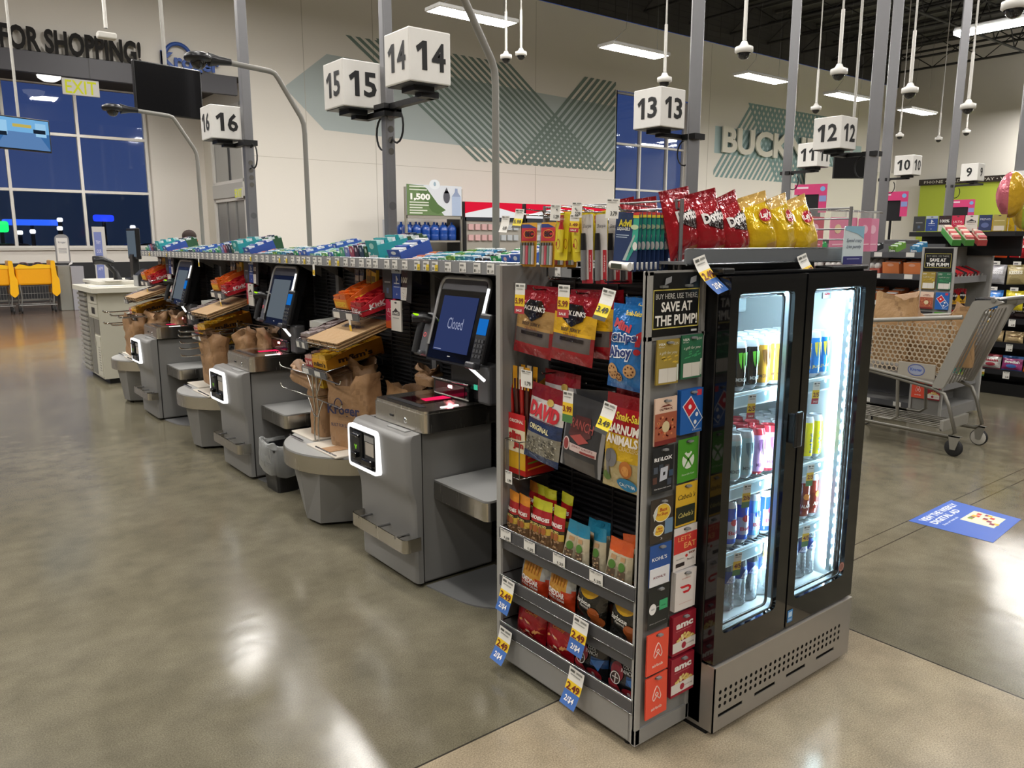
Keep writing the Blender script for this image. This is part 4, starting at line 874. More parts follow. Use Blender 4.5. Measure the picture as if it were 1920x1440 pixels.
# ------------------------------------------------------------------ bags hanging and standing in the near rack
def peg(z, y, ln=.17, x0=RX1 - .03):
    m = M(RO); m.tube([(x0, y, z), (x0 - ln, y, z + .004), (x0 - ln - .004, y, z + .012)], .003, C('8c8c8c'), 'chrome', 5); m.build('peg_hook', rk)
for z, y in ((1.362, 1.975), (1.360, 1.77), (1.362, 1.56), (1.09, 1.93), (1.085, 1.72), (1.10, 1.54), (1.40, 1.9), (1.40, 1.65)): peg(z, y)
def jerky(second):
    def paint(u, v):
        if v < .16: return C('9c1a24')
        if v < .42: return C('5e5652') if abs(u) < .84 else C('8f1c22')
        if v < .74: return C(second) if v < .74 - .12 * (abs(u) < .0) else C(second)
        return C('8e1420')
    m, sf = pouch(.195, .21, .036, paint, 18, 22, 3 if second == 'b08a52' else 5, cr=1.0, hang=True, narrow=.02, seal=.04, matf=lambda u, v: 'gloss' if .14 < v < .44 and abs(u) < .86 else 'foil')
    m.poly([(-.052, .158), (-.03, .182), (.03, .182), (.052, .160), (.046, .135), (0, .112), (-.046, .135)], C('1c191b'), -.0012, 'foil', sf, .02)
    m.text("JACK LINK'S", .002, .153, .11, .020, C('e6e2dc'), -.0025, bold=.03, surf=sf); m.text('BEEF JERKY', 0, .102, .09, .014, C('3c2418'), -.001, bold=.02, surf=sf)
    m.text('ORIGINAL' if second == 'b08a52' else 'TERIYAKI', 0, .088, .062, .010, C('7a3c24'), -.001, surf=sf); m.rect(-.045, .06, .068, .079, C('221a18'), -.0012, 'foil', sf)
    return m
jr = 'hanging bags of beef jerky'; rotb = lambda t=0, l=0: (R(t), R(l), NX)
j1 = jerky('b08a52').thing('jerky_bag', 'red and tan bag of original beef jerky hanging at the left', 'jerky bag', (1.645, 1.985, 1.150), rotb(-4, 4), jr)
j2 = jerky('e2b022').thing('jerky_bag', 'red and yellow bag of teriyaki beef jerky, front one', 'jerky bag', (1.64, 1.79, 1.148), rotb(-5, 3), jr)
dup(j1, (1.69, 1.98, 1.165), rotb(-2, 1), 'original beef jerky bag half hidden behind the tan one'); dup(j2, (1.685, 1.745, 1.165), rotb(-2, -2), 'yellow jerky bag hanging right behind the front teriyaki bag'); dup(j2, (1.73, 1.735, 1.16), rotb(0, -5), 'rearmost teriyaki jerky bag on the same hook')
def chips_ahoy():
    m, sf = pouch(.135, .245, .05, bands((.05, '1d62ac'), (1, '2272bc')), 12, 18, 8, cr=.8, seal=.05)
    m.text('Mini', -.01, .185, .07, .026, C('c23a44'), -.0012, bold=.05, surf=sf, rot=-.2); m.text('Chips', .0, .148, .105, .036, C('f0f4fa'), -.001, bold=.10, surf=sf, rot=.1); m.text('Ahoy', -.005, .105, .095, .046, C('f0f4fa'), -.001, bold=.10, surf=sf, rot=.1)
    m.text('Chips', .0, .148, .10, .030, C('26366f'), -.0018, bold=.04, surf=sf, rot=.1); m.text('Ahoy', -.005, .105, .09, .038, C('26366f'), -.0018, bold=.04, surf=sf, rot=.1)
    m.poly([(.045, .165), (.062, .178), (.058, .13), (.046, .13)], C('b3202c'), -.0014, 'foil', sf); m.disc(.052, .115, .009, .009, C('b3202c'), -.0014, 'foil', 12, sf)
    for x, z, r_ in ((-.03, .05, .024), (.035, .058, .02), (-.005, .036, .014)):
        m.disc(x, z, r_, r_, C('c89a68'), -.0014, 'card', 16, sf)
        for k in range(7): a = k * .9; m.disc(x + r_ * .6 * math.cos(a), z + r_ * .6 * math.sin(a), .003, .003, C('5a2c1c'), -.0019, 'card', 6, sf)
    m.text('Snak-Saks', .02, .222, .06, .014, C('e8d040'), -.0012, bold=.03, surf=sf); return m
ca = chips_ahoy().thing('cookie_bag', 'blue mini cookie bag hanging right of the jerky', 'cookie bag', (1.645, 1.565, 1.098), rotb(-3, 2), 'blue cookie bags'); dup(ca, (1.70, 1.555, 1.115), rotb(-1, 0), 'blue cookie bag behind the front one on the hook')
def david():
    m, sf = pouch(.175, .255, .04, bands((.08, '24365e'), (.36, '8a8678'), (.56, '24365e'), (.8, 'd8d4d0'), (1, '8e1c28')), 16, 22, 4, cr=.9, hang=True, narrow=.03)
    for k in range(110): a, b = rnd.uniform(-.07, .07), rnd.uniform(.025, .088); m.poly([(a, b), (a + .004, b + .002), (a + .009, b - .003), (a + .003, b - .004)], C(rnd.choice(['b8b4a4', '5e5a50', '9a9484', '3f3c36'])), -.0012, 'card', sf)
    m.text('DAVID', 0, .17, .145, .05, C('c02430'), -.0016, bold=.06, surf=sf, rot=-.06); m.text('ORIGINAL', -.01, .113, .1, .018, C('e6dca8'), -.0014, bold=.02, surf=sf, rot=-.06)
    m.text("AMERICA'S FAVORITE SEED BRAND", 0, .14, .12, .009, C('6a2a30'), -.0014, surf=sf); m.disc(.02, .206, .018, .012, C('d8b860'), -.0014, 'foil', 12, sf)
    return m
dv = david().thing('seed_bag', 'sunflower seed bag with the big red word DAVID', 'seed bag', (1.635, 1.925, .80), rotb(-5, 5), 'sunflower seed bags')
dup(dv, (1.70, 1.90, .845), rotb(-1, 1), 'dark red top of a second sunflower seed bag behind the first')
def wilde():
    m, sf = pouch(.185, .235, .04, lambda u, v: C('8e8e90') if abs(u) > .93 else (C('38383a') if v > .2 or abs(u) > .8 else C('55504c')), 16, 22, 6, cr=.7, hang=True, narrow=.02, mat='plastic')
    m.poly([(-.055, .11), (-.035, .175), (.03, .178), (.045, .12), (0, .095)], C('55302f'), -.001, 'plastic', sf); m.text('RANCH', 0, .148, .10, .03, C('a04a44'), -.0016, bold=.01, surf=sf, rot=-.05); m.poly([(-.045, .105), (.0, .122), (.04, .104), (0, .088)], C('a04a44'), -.0014, 'plastic', sf)
    m.rect(-.04, .075, .062, .085, C('c9b2ac'), -.0016, 'card', sf); m.disc(-.058, .078, .017, .022, C('d9c4be'), -.0018, 'card', 16, sf); m.disc(-.058, .078, .013, .018, C('8e3a38'), -.0024, 'card', 16, sf); m.rect(.01, .07, .064, .071, C('8e3a38'), -.0022, 'card', sf); m.text('JERKY CRISPS', .016, .078, .09, .008, C('7a3430'), -.0022, surf=sf)
    return m
wl = wilde().thing('jerky_bag', 'charcoal grey jerky bag with a pink ribbon on its front', 'jerky bag', (1.635, 1.735, .812), rotb(-4, 5), 'charcoal jerky bags')
dup(wl, (1.68, 1.705, .825), rotb(0, -2), 'charcoal jerky bag behind the front charcoal one'); dup(wl, (1.71, 1.69, .84), rotb(10, -6), 'rearmost charcoal jerky bag sagging over its hook')
def barnum():
    m, sf = pouch(.165, .285, .045, lambda u, v: C('b8a878') if v < .3 else (C('d8b022') if v < .58 else (C('b3202a') if v < .86 else C('8a1c24'))), 14, 22, 9, cr=.8, hang=True, narrow=.03)
    m.text('BARNUM', .0, .185, .12, .028, C('efe8dc'), -.0016, bold=.04, surf=sf); m.text('ANIMALS', .0, .152, .125, .028, C('efe8dc'), -.0016, bold=.04, surf=sf); m.text('CRACKERS', .03, .130, .07, .013, C('e0c890'), -.0016, surf=sf)
    m.text('Snak-Saks', .02, .222, .11, .024, C('e6cc3c'), -.0016, bold=.03, surf=sf)
    g = C('6e6c6c'); m.disc(-.035, .095, .025, .028, g, -.0016, 'card', 14, sf); m.disc(-.048, .1, .014, .02, C('5c5a5a'), -.002, 'card', 12, sf); m.poly([(-.055, .085), (-.042, .085), (-.04, .05), (-.046, .04), (-.052, .05)], g, -.002, 'card', sf)
    m.disc(.025, .07, .024, .026, C('b06a2c'), -.0018, 'card', 14, sf); m.disc(.025, .066, .014, .016, C('cf9048'), -.0023, 'card', 12, sf); m.disc(.02, .07, .002, .002, C('222222'), -.0028, 'card', 6); m.disc(.032, .07, .002, .002, C('222222'), -.0028, 'card', 6)
    m.disc(.025, .022, .04, .02, C('2f86b8'), -.002, 'card', 16, sf); m.text('CALCIUM', .025, .02, .06, .012, C('e8f2f8'), -.0026, bold=.02, surf=sf); m.disc(-.055, .035, .018, .015, C('5e7a3c'), -.002, 'card', 14, sf)
    return m
bn = barnum().thing('animal_cracker_bag', 'red and yellow animal cracker bag with elephant and lion', 'cracker bag', (1.64, 1.555, .795), rotb(-2, 1), 'animal cracker bags'); dup(bn, (1.69, 1.55, .82), rotb(2, 1), 'second animal cracker bag behind the front one')
# slim meat stick carton with sticks
sl = thing('meat_stick_carton', 'open carton of meat sticks leaning at the left side panel', 'meat stick carton', (1.70, 2.055, .725))
m = M(); m.xf(Matrix.Rotation(NX, 4, 'Z')); w2 = .045
m.box(-w2, w2, -.06, .07, 0, .12, C('b8231f'), 'card'); m.box(-w2, w2, -.0605, -.06, .02, .20, C('d9a820'), 'card'); m.quad([(-w2, .07, .12), (w2, .07, .12), (w2, .07, .36), (-w2, .07, .30)], C('c88a1c'), 'card'); m.quad([(w2, -.06, .12), (w2, .07, .12), (w2, .07, .33), (w2, -.04, .18)], C('c8541f'), 'card')
m.rect(-w2, w2, .16, .215, C('c9262c'), -.0625); m.text('ORIGINAL', 0, .19, .075, .012, C('f0e6d8'), -.064, bold=.02); m.rect(-w2, w2, .08, .16, C('e6d9b8'), -.0623); m.text('slim', -.008, .14, .066, .03, C('b3161c'), -.064, bold=.05); m.text('Jim', .01, .105, .055, .03, C('b3161c'), -.064, bold=.05)
for k in range(5): m.rect(w2 - .0002, w2, 0, 0, C('000000'))
for k in range(4): m.quad([(w2 + .0006, -.05, .02 + .022 * k), (w2 + .0006, .06, .03 + .022 * k), (w2 + .0006, .06, .036 + .022 * k), (w2 + .0006, -.05, .026 + .022 * k)], C('7a9a2c') if k % 2 else C('e08a2a'), 'card')
m.build('carton', sl)
for k in range(8):
    m = M(); m.xf(Matrix.Rotation(NX, 4, 'Z')); x = -.035 + .022 * (k % 4); y = -.04 + .035 * (k // 4); t = (k % 4 - 2) * .006
    m.tube([(x, y, .05), (x + t, y - .005, .25), (x + t * 1.6, y - .008, .335)], [.008, .008, .0075], C('a81c1a') if k % 2 == 0 else C('4a1c18'), 'gloss', 6); m.quad([(x + t * 1.6 - .012, y - .012, .30), (x + t * 1.6 + .012, y - .012, .30), (x + t * 1.9 + .012, y - .01, .378), (x + t * 1.9 - .012, y - .01, .378)], C('e0a020') if k % 2 else C('e6d8c0'), 'foil'); m.build('meat_stick', sl)
m = M(RO); zz = .72
for a in (zz, zz + .13): m.tube([(1.79, 2.09, a), (1.615, 2.09, a), (1.615, 2.012, a), (1.79, 2.012, a)], .002, C('9c9c9c'), 'chrome', 5)
for y in (2.09, 2.012): m.tube([(1.615, y, zz), (1.615, y, zz + .13)], .002, C('9c9c9c'), 'chrome', 5)
m.build('wire_basket', rk)
# price tags hanging in the rack
def tg(y, z, w_, h, rows, price, sale, lab, x=1.592, curl=0, rx=0, ry=0, pc='7a2418'):
    o = sale_tag(w_, h, rows, price, sale, pc, curl).build('price_tag', rk, lab, (x - 1.6, y - 1.44, z), (R(rx), R(ry), NX))
tg(1.985, 1.388, .050, .098, 's', '5.99', 'SALE', 'left 5.99 sale tag', 1.598, rx=-3); tg(1.772, 1.392, .052, .098, 's', '5.99', 'SALE', 'middle 5.99 sale tag', 1.596, rx=-3)
tg(1.577, 1.388, .052, .090, 'l', '3.49', '', 'upper 3.49 tag', 1.592, .018, rx=-8, ry=8, pc='2a281c'); tg(1.955, 1.108, .058, .058, 'w', '1.79', '', 'white 1.79 tag', 1.60, pc='33312e')
tg(1.750, 1.070, .046, .098, 'g', '3.99', '', '3.99 tag', 1.598, rx=-2); tg(1.565, 1.062, .052, .090, 'l', '3.49', '', 'lower 3.49 tag', 1.595, .018, rx=-8, ry=8, pc='2a281c')
tg(2.06, .742, .038, .045, 'w', '1.99', '', 'white tag on the wire basket', 1.608, pc='33312e')
for y, z in ((2.06, .531), (1.93, .531), (1.78, .531), (1.61, .531)): tg(y, z, .058, .036, 'w', '1.25', '', 'white shelf tag', 1.594, pc='33312e')
for y, z, c_ in ((2.035, .357, .02), (1.665, .357, .015), (2.05, .165, .035), (1.68, .175, .03)): tg(y, z, .068, .118, 'b', '2.49', "2/$4", 'yellow and blue 2.49 tag', 1.588, c_, rx=-4, ry=4, pc='6a1f18')
# shelf A: sleeves of peanuts and trail mix
def peanut(top):
    m, sf = pouch(.058, .185, .034, bands((.46, '7d5f42'), (.55, 'cfae42'), (.60, '30281a'), (.86, 'a81e22'), (1, top)), 8, 18, 2, cr=.8, seal=.06, narrow=.03)
    for k in range(34): a, b = rnd.uniform(-.02, .02), rnd.uniform(.02, .082); m.disc(a, b, .0042, .0034, C(rnd.choice(['a8835c', '6a4c34', 'c09c70', '8c6a48'])), -.0012, 'card', 6, sf)
    m.disc(-.008, .094, .009, .012, C('8a4a22'), -.0018, 'card', 8, sf); m.disc(.01, .094, .009, .012, C('a05c2c'), -.0018, 'card', 8, sf)
    m.text('MUNCHIES', 0, .128, .05, .012, C('efe9df'), -.0012, bold=.03, surf=sf); m.text('SALTED', 0, .107, .036, .008, C('e6d27a'), -.0014, bold=.02, surf=sf); return m
p1, p2 = peanut('d98a2a').mesh('peanut_bag'), peanut('c9c832').mesh('peanut_bag')
for q in (p1, p2): q.transform(Matrix.Diagonal((1.12, 1.1, 1.08, 1)))
def inst(me, name, lab, cat, loc, rot, group):
    o = bpy.data.objects.new(name, me); COL.objects.link(o); o.location = loc; o.rotation_euler = rot; return tag(o, lab, cat, group)
zsh = .462
for i in range(9):
    back = i >= 5; k = i if not back else i - 5; y = 2.075 - k * .056 - (.02 if back else 0)
    lab = ('orange-topped' if (i < 2 or i in (5,)) else 'lime-topped') + ' sleeve of peanuts on the upper shelf, %s from the left in the %s row' % (ORD[k], 'back' if back else 'front')
    inst(p1 if (i < 2 or i == 5) else p2, 'peanut_bag', lab, 'peanut bag', (1.64 + (.06 if back else 0), y - rnd.uniform(0, .006), zsh + (.025 if back else 0)), (R(-2 + rnd.uniform(-3, 3)), R(rnd.uniform(-5, 5)), NX + R(rnd.uniform(-8, 8))), 'sleeves of peanuts')
def trail(top, side):
    m, sf = pouch(.062, .165, .036, bands((.12, side), (.2, 'c9bda0'), (.72, 'c9bda0'), (1, top)), 8, 16, 3, cr=1.2, seal=.07, narrow=.04)
    m.rect(-.016, .016, .03, .075, C('6a5844'), -.001, 'card', sf); m.disc(0, .088, .014, .014, C('4f7a30'), -.0014, 'card', 14, sf); m.rect(-.01, .01, .105, .118, C('b08a60'), -.0012, 'card', sf)
    for k in range(14): m.disc(rnd.uniform(-.012, .012), rnd.uniform(.034, .07), .004, .003, C(rnd.choice(['a8835c', '5a3a28', 'd0b48c'])), -.0022, 'card', 6, sf)
    m.ring(0, .014, .016, .012, .002, C('8aa85a'), -.018); return m
t1, t2 = trail('2f88a8', '2c6f96').mesh('trail_mix_bag'), trail('d9602c', 'c9764a').mesh('trail_mix_bag')
for i, (y, xo, t, l) in enumerate([(1.795, 0, 12, 10), (1.725, 0, -2, -3), (1.665, .02, -4, -6), (1.76, .06, 8, 8), (1.70, .07, -3, -5)]):
    inst(t1, 'trail_mix_bag', 'blue-topped trail mix bag beside the peanuts, %s' % ['leftmost, leaning', 'front one with its green seal showing', 'front right one', 'back left one', 'back right one'][i], 'trail mix bag', (1.645 + xo, y, zsh + .005), (R(-4), R(l), NX + R(t)), 'blue trail mix bags')
for i, (y, xo, t, l) in enumerate([(1.595, 0, 4, 6), (1.54, .0, -4, -2), (1.56, .06, 6, -8), (1.50, .05, 2, -3)]):
    inst(t2, 'trail_mix_bag', 'orange-topped trail mix bag near the rack corner, %s' % ['front left', 'front right', 'back left', 'back right'][i], 'trail mix bag', (1.645 + xo, y, zsh + .005), (R(-4), R(l), NX + R(t)), 'orange trail mix bags')
m = M(); m.box(0, .006, -.02, .02, 0, .14, C('8a7455'), 'card'); m.box(.0, .10, -.02, -.017, 0, .1, C('8a7455'), 'card'); m.thing('cardboard_tray', 'torn brown cardboard tray between the trail mix bags', 'cardboard tray', (1.70, 1.63, zsh))
# shelves B and C: chip bags
def chips(kind):
    if kind == 'cheddar':
        def pt(u, v):
            if v < .36 + .08 * u: return C('c8401f')
            q = abs(u) < .62 and .38 < v < .84 - .15 * abs(u)
            return C('d79c3c') if q else (C('b8bcbe') if v < .86 else C('2c3a55'))
        m, sf = pouch(.145, .185, .06, pt, 18, 22, 2, cr=1.1, zig=.003)
        m.text('CHEDDAR', 0, .062, .085, .02, C('f2e6dc'), -.0015, bold=.04, surf=sf, rot=-.08); m.text('& SOUR CREAM', 0, .044, .08, .010, C('f2e6dc'), -.0015, bold=.02, surf=sf, rot=-.08); m.text('Ruffles', 0, .168, .09, .02, C('c8ccd8'), -.0015, bold=.03, surf=sf)
        for k in range(5): a = -.03 + .015 * k; m.poly([(a, .09), (a + .006, .092), (a + .012, .14), (a + .004, .142)], C('b87420'), -.0012, 'card', sf)
        return m
    if kind == 'lays':
        m, sf = pouch(.145, .185, .06, bands((.8, '26241f'), (1, '2a2724')), 16, 20, 4, cr=.9)
        m.disc(0, .135, .052, .044, C('d9a81e'), -.0012, 'foil', 22, sf); m.disc(0, .15, .05, .027, C('a81e2c'), -.0018, 'foil', 22, sf, -.12); m.text("Lay's", 0, .15, .085, .03, C('f4eee4'), -.0026, bold=.02, shear=.25, surf=sf, rot=-.12)
        m.text('Barbecue', -.01, .076, .07, .016, C('efece4'), -.0015, bold=.01, surf=sf); m.text('Flavored', -.005, .062, .04, .008, C('d8d2c6'), -.0015, surf=sf)
        for a, b, r_ in ((.035, .05, .022), (.052, .03, .02), (.04, .02, .02)): m.disc(a, b, r_, r_ * .9, C('a4562a'), -.0016 - r_ * .01, 'gloss', 12, sf)
        return m
    if kind == 'cheetos':
        m, sf = pouch(.15, .19, .06, lambda u, v: C('8c1420') if v > .84 else C('a81824'), 16, 20, 5, cr=1.0)
        m.text('Cheetos', 0, .145, .125, .045, C('d8c8a0'), -.0012, bold=.09, surf=sf, rot=.04); m.text('Cheetos', 0, .145, .12, .038, C('1e1612'), -.002, bold=.05, surf=sf, rot=.04); m.text('Cheetos', 0, .145, .115, .032, C('d8c070'), -.0028, bold=.0, surf=sf, rot=.04)
        m.text('Crunchy', .015, .112, .06, .014, C('e08a3a'), -.0015, bold=.03, surf=sf, shear=.2)
        rr = random.Random(2)
        for k in range(15): a, b, t = rr.uniform(-.055, .055), rr.uniform(.02, .09), rr.uniform(-.8, .8); m.poly([(a, b), (a + .018 * math.cos(t), b + .018 * math.sin(t)), (a + .018 * math.cos(t) - .005, b + .018 * math.sin(t) + .006), (a - .005, b + .006)], C(rr.choice(['d8623a', 'e8d8c0', 'c24a30', 'e09a5a'])), -.0014 - k * .00005, 'card', sf)
        return m
    m, sf = pouch(.15, .19, .06, lambda u, v: C('1b1c20') if v > .45 or u < -.2 else (C('274f86') if u > .2 and v > .3 else C('1b1c20')), 16, 20, 7, cr=.9)
    m.text('DORITOS', 0, .152, .125, .030, C('77767a'), -.0014, bold=.01, surf=sf); m.text('COOL', .02, .112, .035, .011, C('d0d0d0'), -.0014, surf=sf); m.text('RANCH', .02, .098, .045, .012, C('d0d0d0'), -.0014, surf=sf)
    rd = C('7c2030'); m.disc(-.02, .086, .028, .03, rd, -.0016, 'gloss', 16, sf); m.disc(-.022, .07, .018, .018, C('3a2a24'), -.0024, 'card', 12, sf); m.ring(-.022, .066, .02, .02, .003, C('cfc9c4'), -.034); m.rect(-.034, -.01, .066, .069, C('cfc9c4'), -.034); m.rect(-.024, -.02, .05, .08, C('cfc9c4'), -.034)
    m.disc(-.035, .03, .03, .024, C('b3303a'), -.0018, 'card', 14, sf); m.disc(.03, .026, .03, .022, C('a82832'), -.0018, 'card', 14, sf); m.text('8', .03, .028, .012, .018, C('e8e4e0'), -.0026, bold=.03, surf=sf); m.poly([(.02, .075), (.065, .085), (.05, .045)], C('2f6ab0'), -.0018, 'gloss', sf)
    return m
cm = {k: chips(k).mesh('chip_bag') for k in ('cheddar', 'lays', 'cheetos', 'doritos')}
row = [('cheddar', 1.975, .273, 'orange and white cheddar chip bag on the middle shelf, left one'), ('cheddar', 1.83, .278, 'orange and white cheddar chip bag on the middle shelf, right one'), ('lays', 1.69, .284, 'black barbecue chip bag on the middle shelf, left one'), ('lays', 1.535, .286, 'black barbecue chip bag on the middle shelf, right one'),
       ('cheetos', 1.99, .096, 'red cheese puff bag on the lowest shelf, left one'), ('cheetos', 1.835, .098, 'red cheese puff bag on the lowest shelf, right one behind the tag'), ('doritos', 1.685, .10, 'black tortilla chip bag with football helmet, left one'), ('doritos', 1.53, .10, 'black tortilla chip bag with football helmet, right one')]
for k, y, z, lab in row:
    inst(cm[k], 'chip_bag', lab, 'chip bag', (1.652, y, z + .028), (R(-6), R(rnd.uniform(-3, 3)), NX + R(rnd.uniform(-5, 5))), 'chip bags on the lower shelves')
    inst(cm[k], 'chip_bag', lab.replace('one', 'pair').replace('bag ', 'bag at the back ', 1), 'chip bag', (1.735, y + rnd.uniform(-.01, .01), z + .02), (R(-5), R(rnd.uniform(-3, 3)), NX + R(rnd.uniform(-5, 5))), 'chip bags on the lower shelves')
# ------------------------------------------------------------------ drinks cooler
FO = (2.25, 1.7, 0); fr = thing('drinks_cooler', 'black two-door glass drinks cooler with bright white inside', 'drinks cooler', FO)
FX0, FX1, FY, FYB, FT = 1.85, 2.652, 1.40, 2.02, 1.428
BK, IN = C('0e0e10'), C('eef4f6')
m = M(FO)
m.box(FX0, FX0 + .03, FY, FYB, .03, FT, BK, 'plastic', .004); m.box(FX1 - .03, FX1, FY, FYB, .03, FT, BK, 'plastic', .004); m.box(FX0, FX1, FYB - .02, FYB, .03, FT, BK, 'plastic'); m.box(FX0, FX1, FY, FYB, FT - .03, FT, BK, 'plastic', .004); m.box(FX0, FX1, FY, FYB, .03, .26, BK, 'plastic')
m.build('cabinet', fr)
m = M(FO); m.box(FX0 + .032, FX0 + .04, FY + .01, FYB - .03, .27, FT - .035, IN, 'plastic'); m.box(FX1 - .045, FX1 - .035, FY + .01, FYB - .03, .27, FT - .035, IN, 'plastic'); m.box(FX0 + .04, FX1 - .04, FYB - .035, FYB - .03, .27, FT - .035, IN, 'plastic'); m.box(FX0 + .04, FX1 - .04, FY + .01, FYB - .03, .268, .305, IN, 'plastic'); m.box(FX0 + .04, FX1 - .04, FY + .01, FYB - .03, FT - .045, FT - .032, IN, 'plastic')
m.box(FX0 + .04, FX1 - .04, FYB - .18, FYB - .04, 1.25, FT - .05, C('e2eef2'), 'plastic', .01); m.build('liner', fr)
m = M(FO); m.box(2.525, 2.58, FY + .075, FY + .08, 1.325, 1.375, C('1a1c1e'), 'plastic', .003); m.text('EC', 2.552, 1.35, .028, .024, (1, .1, .18), FY + .073, 'glow', .02); m.build('temperature_display', fr)
for z in (1.052, .752, .528):
    t = M(FO)
    for i in range(30): t.tube([(FX0 + .05 + i * .0245, FY + .06, z - .006), (FX0 + .05 + i * .0245, FYB - .05, z - .006)], .002, C('d4e4e8'), 'plastic', 4)
    t.box(FX0 + .045, FX1 - .05, FY + .05, FY + .058, z - .045, z + .004, C('dceef2'), 'plastic', .002); t.box(FX0 + .045, FX1 - .05, FY + .047, FY + .05, z - .038, z - .006, C('b9d4e0'), 'gloss'); t.build('wire_shelf', fr)
LEDC = (.60, .87, 1.0)
for x in (2.235, 2.60):
    t = M(FO); t.box(x - .006, x + .006, FY + .015, FY + .03, .33, 1.37, C('cfd8dc'), 'alum')
    for i in range(26): t.box(x - .004, x + .004, FY + .009, FY + .015, .36 + i * .039, .372 + i * .039, LEDC, 'led')
    t.box(x - .005, x + .005, FY + .031, FY + .035, .34, 1.36, LEDC, 'led')
    t.build('led_strip', fr)
t = M(FO); t.box(FX0 + .06, FX1 - .06, FY + .015, FY + .035, FT - .054, FT - .046, LEDC, 'led'); t.build('led_strip', fr)
# doors
def cdoor(x0, x1, wx0, wx1, lab):
    d = M(FO); y0, y1 = 1.355, 1.395; z0, z1, a, b = .245, FT - .004, .335, 1.375
    inn = rounded([(wx0, a), (wx1, a), (wx1, b), (wx0, b)], .022, 4)
    # frame as four mitred strips plus rounded reveal
    out = rounded([(x0, z0), (x1, z0), (x1, z1), (x0, z1)], .004, 4); n = len(out)
    vs = [(p[0], y0, p[1]) for p in out] + [(p[0], y0, p[1]) for p in inn] + [(p[0], y1, p[1]) for p in out] + [(p[0], y0 + .018, p[1]) for p in inn]
    fs = []
    for i in range(n): j = (i + 1) % n; fs += [(i, j, n + j, n + i), (i, 2 * n + i, 2 * n + j, j), (n + i, n + j, 3 * n + j, 3 * n + i)]
    d.add(vs, fs, BK, 'gloss'); o = d.build('door', fr)
    g = M(FO); g.quad([(wx0 - .005, y0 + .006, a), (wx1 + .005, y0 + .006, a), (wx1 + .005, y0 + .006, b), (wx0 - .005, y0 + .006, b)], C('f4f8ff'), 'pane'); g.build('glass_pane', o)
    g = M(FO); i2 = rounded([(wx0 + .012, a + .012), (wx1 - .012, a + .012), (wx1 - .012, b - .012), (wx0 + .012, b - .012)], .018, 4)
    g.tube([(p[0], y0 + .03, p[1]) for p in i2], .005, C('3a3f44'), 'gloss', 5, closed=True); g.tube([(p[0], y0 + .016, p[1]) for p in rounded([(wx0 + .002, a + .002), (wx1 - .002, a + .002), (wx1 - .002, b - .002), (wx0 + .002, b - .002)], .02, 4)], .002, C('6a7074'), 'alum', 5, closed=True); g.build('gasket', o)
    return o
d1 = cdoor(FX0 - .004, 2.222, 1.885, 2.165, ''); d2 = cdoor(2.232, FX1, 2.272, 2.585, '')
for x in (2.180, 2.262):
    t = M(FO); t.box(x - .018, x + .018, 1.318, 1.332, .885, 1.0, C('151517'), 'plastic', .006) if x < 2.2 else None
    if x < 2.2: t.box(x - .008, x + .008, 1.33, 1.357, .895, .99, C('151517'), 'plastic', .004); t.build('handle', d1)
t = M(FO); t.rect(2.238, 2.268, .262, .305, C('3c86c8'), 1.3535); t.rect(2.243, 2.263, .28, .298, C('bcd8ee'), 1.353); t.text('ENERGY', 2.253, .27, .022, .007, C('e8f2fa'), 1.3528); t.build('energy_sticker', d2)
t = M(FO); t.disc(2.565, .375, .018, .018, C('8a5a50'), 1.3535, 'card', 16); t.ring(2.565, .375, .015, .015, .003, C('b58a80'), 1.353); t.build('round_sticker', d2)
# perforated kick plate with real holes punched between quads
t = M(FO); KC = C('a9a59f'); kx0, kx1, kz0, kz1, ky = 1.85, 2.648, .018, .235, 1.348
xs = [kx0, 1.868] + [1.868 + .0265 * i for i in range(1, 27)] + [2.585, kx1]; 
rows = [(.145, 1), (.122, 1), (.099, 1)]
t.box(kx0, kx1, ky, ky + .004, .1585, kz1, KC, 'alum'); t.box(kx0, kx1, ky, ky + .004, kz0, .052, KC, 'alum'); t.box(kx0, 1.868, ky, ky + .004, .052, .1585, KC, 'alum'); t.box(2.585, kx1, ky, ky + .004, .052, .1585, KC, 'alum')
t.box(kx0, kx1, ky - .001, ky + .03, kz1, kz1 + .003, C('c2beb8'), 'alum'); t.box(kx0, kx0 + .004, ky, 1.50, kz0, kz1, KC, 'alum')
nx_ = 27; dx = (2.585 - 1.868) / nx_
def cell(x0, x1, z0, z1, pts):
    k = len(pts); cx, cz = (x0 + x1) / 2, (z0 + z1) / 2
    def edge(a):
        c, s = math.cos(a), math.sin(a); q = min((x1 - x0) / 2 / max(1e-6, abs(c)), (z1 - z0) / 2 / max(1e-6, abs(s))); return (cx + c * q, ky, cz + s * q)
    hw = [(p[0], ky, p[1]) for p in pts]; ow = [edge(math.atan2(p[1] - cz, p[0] - cx)) for p in pts]
    cor = [(x1, ky, z1), (x0, ky, z1), (x0, ky, z0), (x1, ky, z0)]
    for i in range(k): j = (i + 1) % k; t.quad([hw[i], ow[i], ow[j], hw[j]], KC, 'alum')
    for c_ in cor:
        a = math.atan2(c_[2] - cz, c_[0] - cx); best = [i for i in range(k) if (math.atan2(pts[i][1] - cz, pts[i][0] - cx) <= a < math.atan2(pts[i][1] - cz, pts[i][0] - cx) + 2 * math.pi / k + .01)]
        if best: i = best[0]; t.quad([ow[i], c_, ow[(i + 1) % k]], KC, 'alum')
for z in (.147, .124, .101):
    for i in range(nx_):
        cx = 1.868 + dx * (i + .5); pts = [(cx + 0.0070 * math.cos(a), z + 0.0070 * math.sin(a)) for a in [(q + .5) * 2 * math.pi / 12 for q in range(12)]]; cell(1.868 + dx * i, 1.868 + dx * (i + 1), z - .0115, z + .0115, pts)
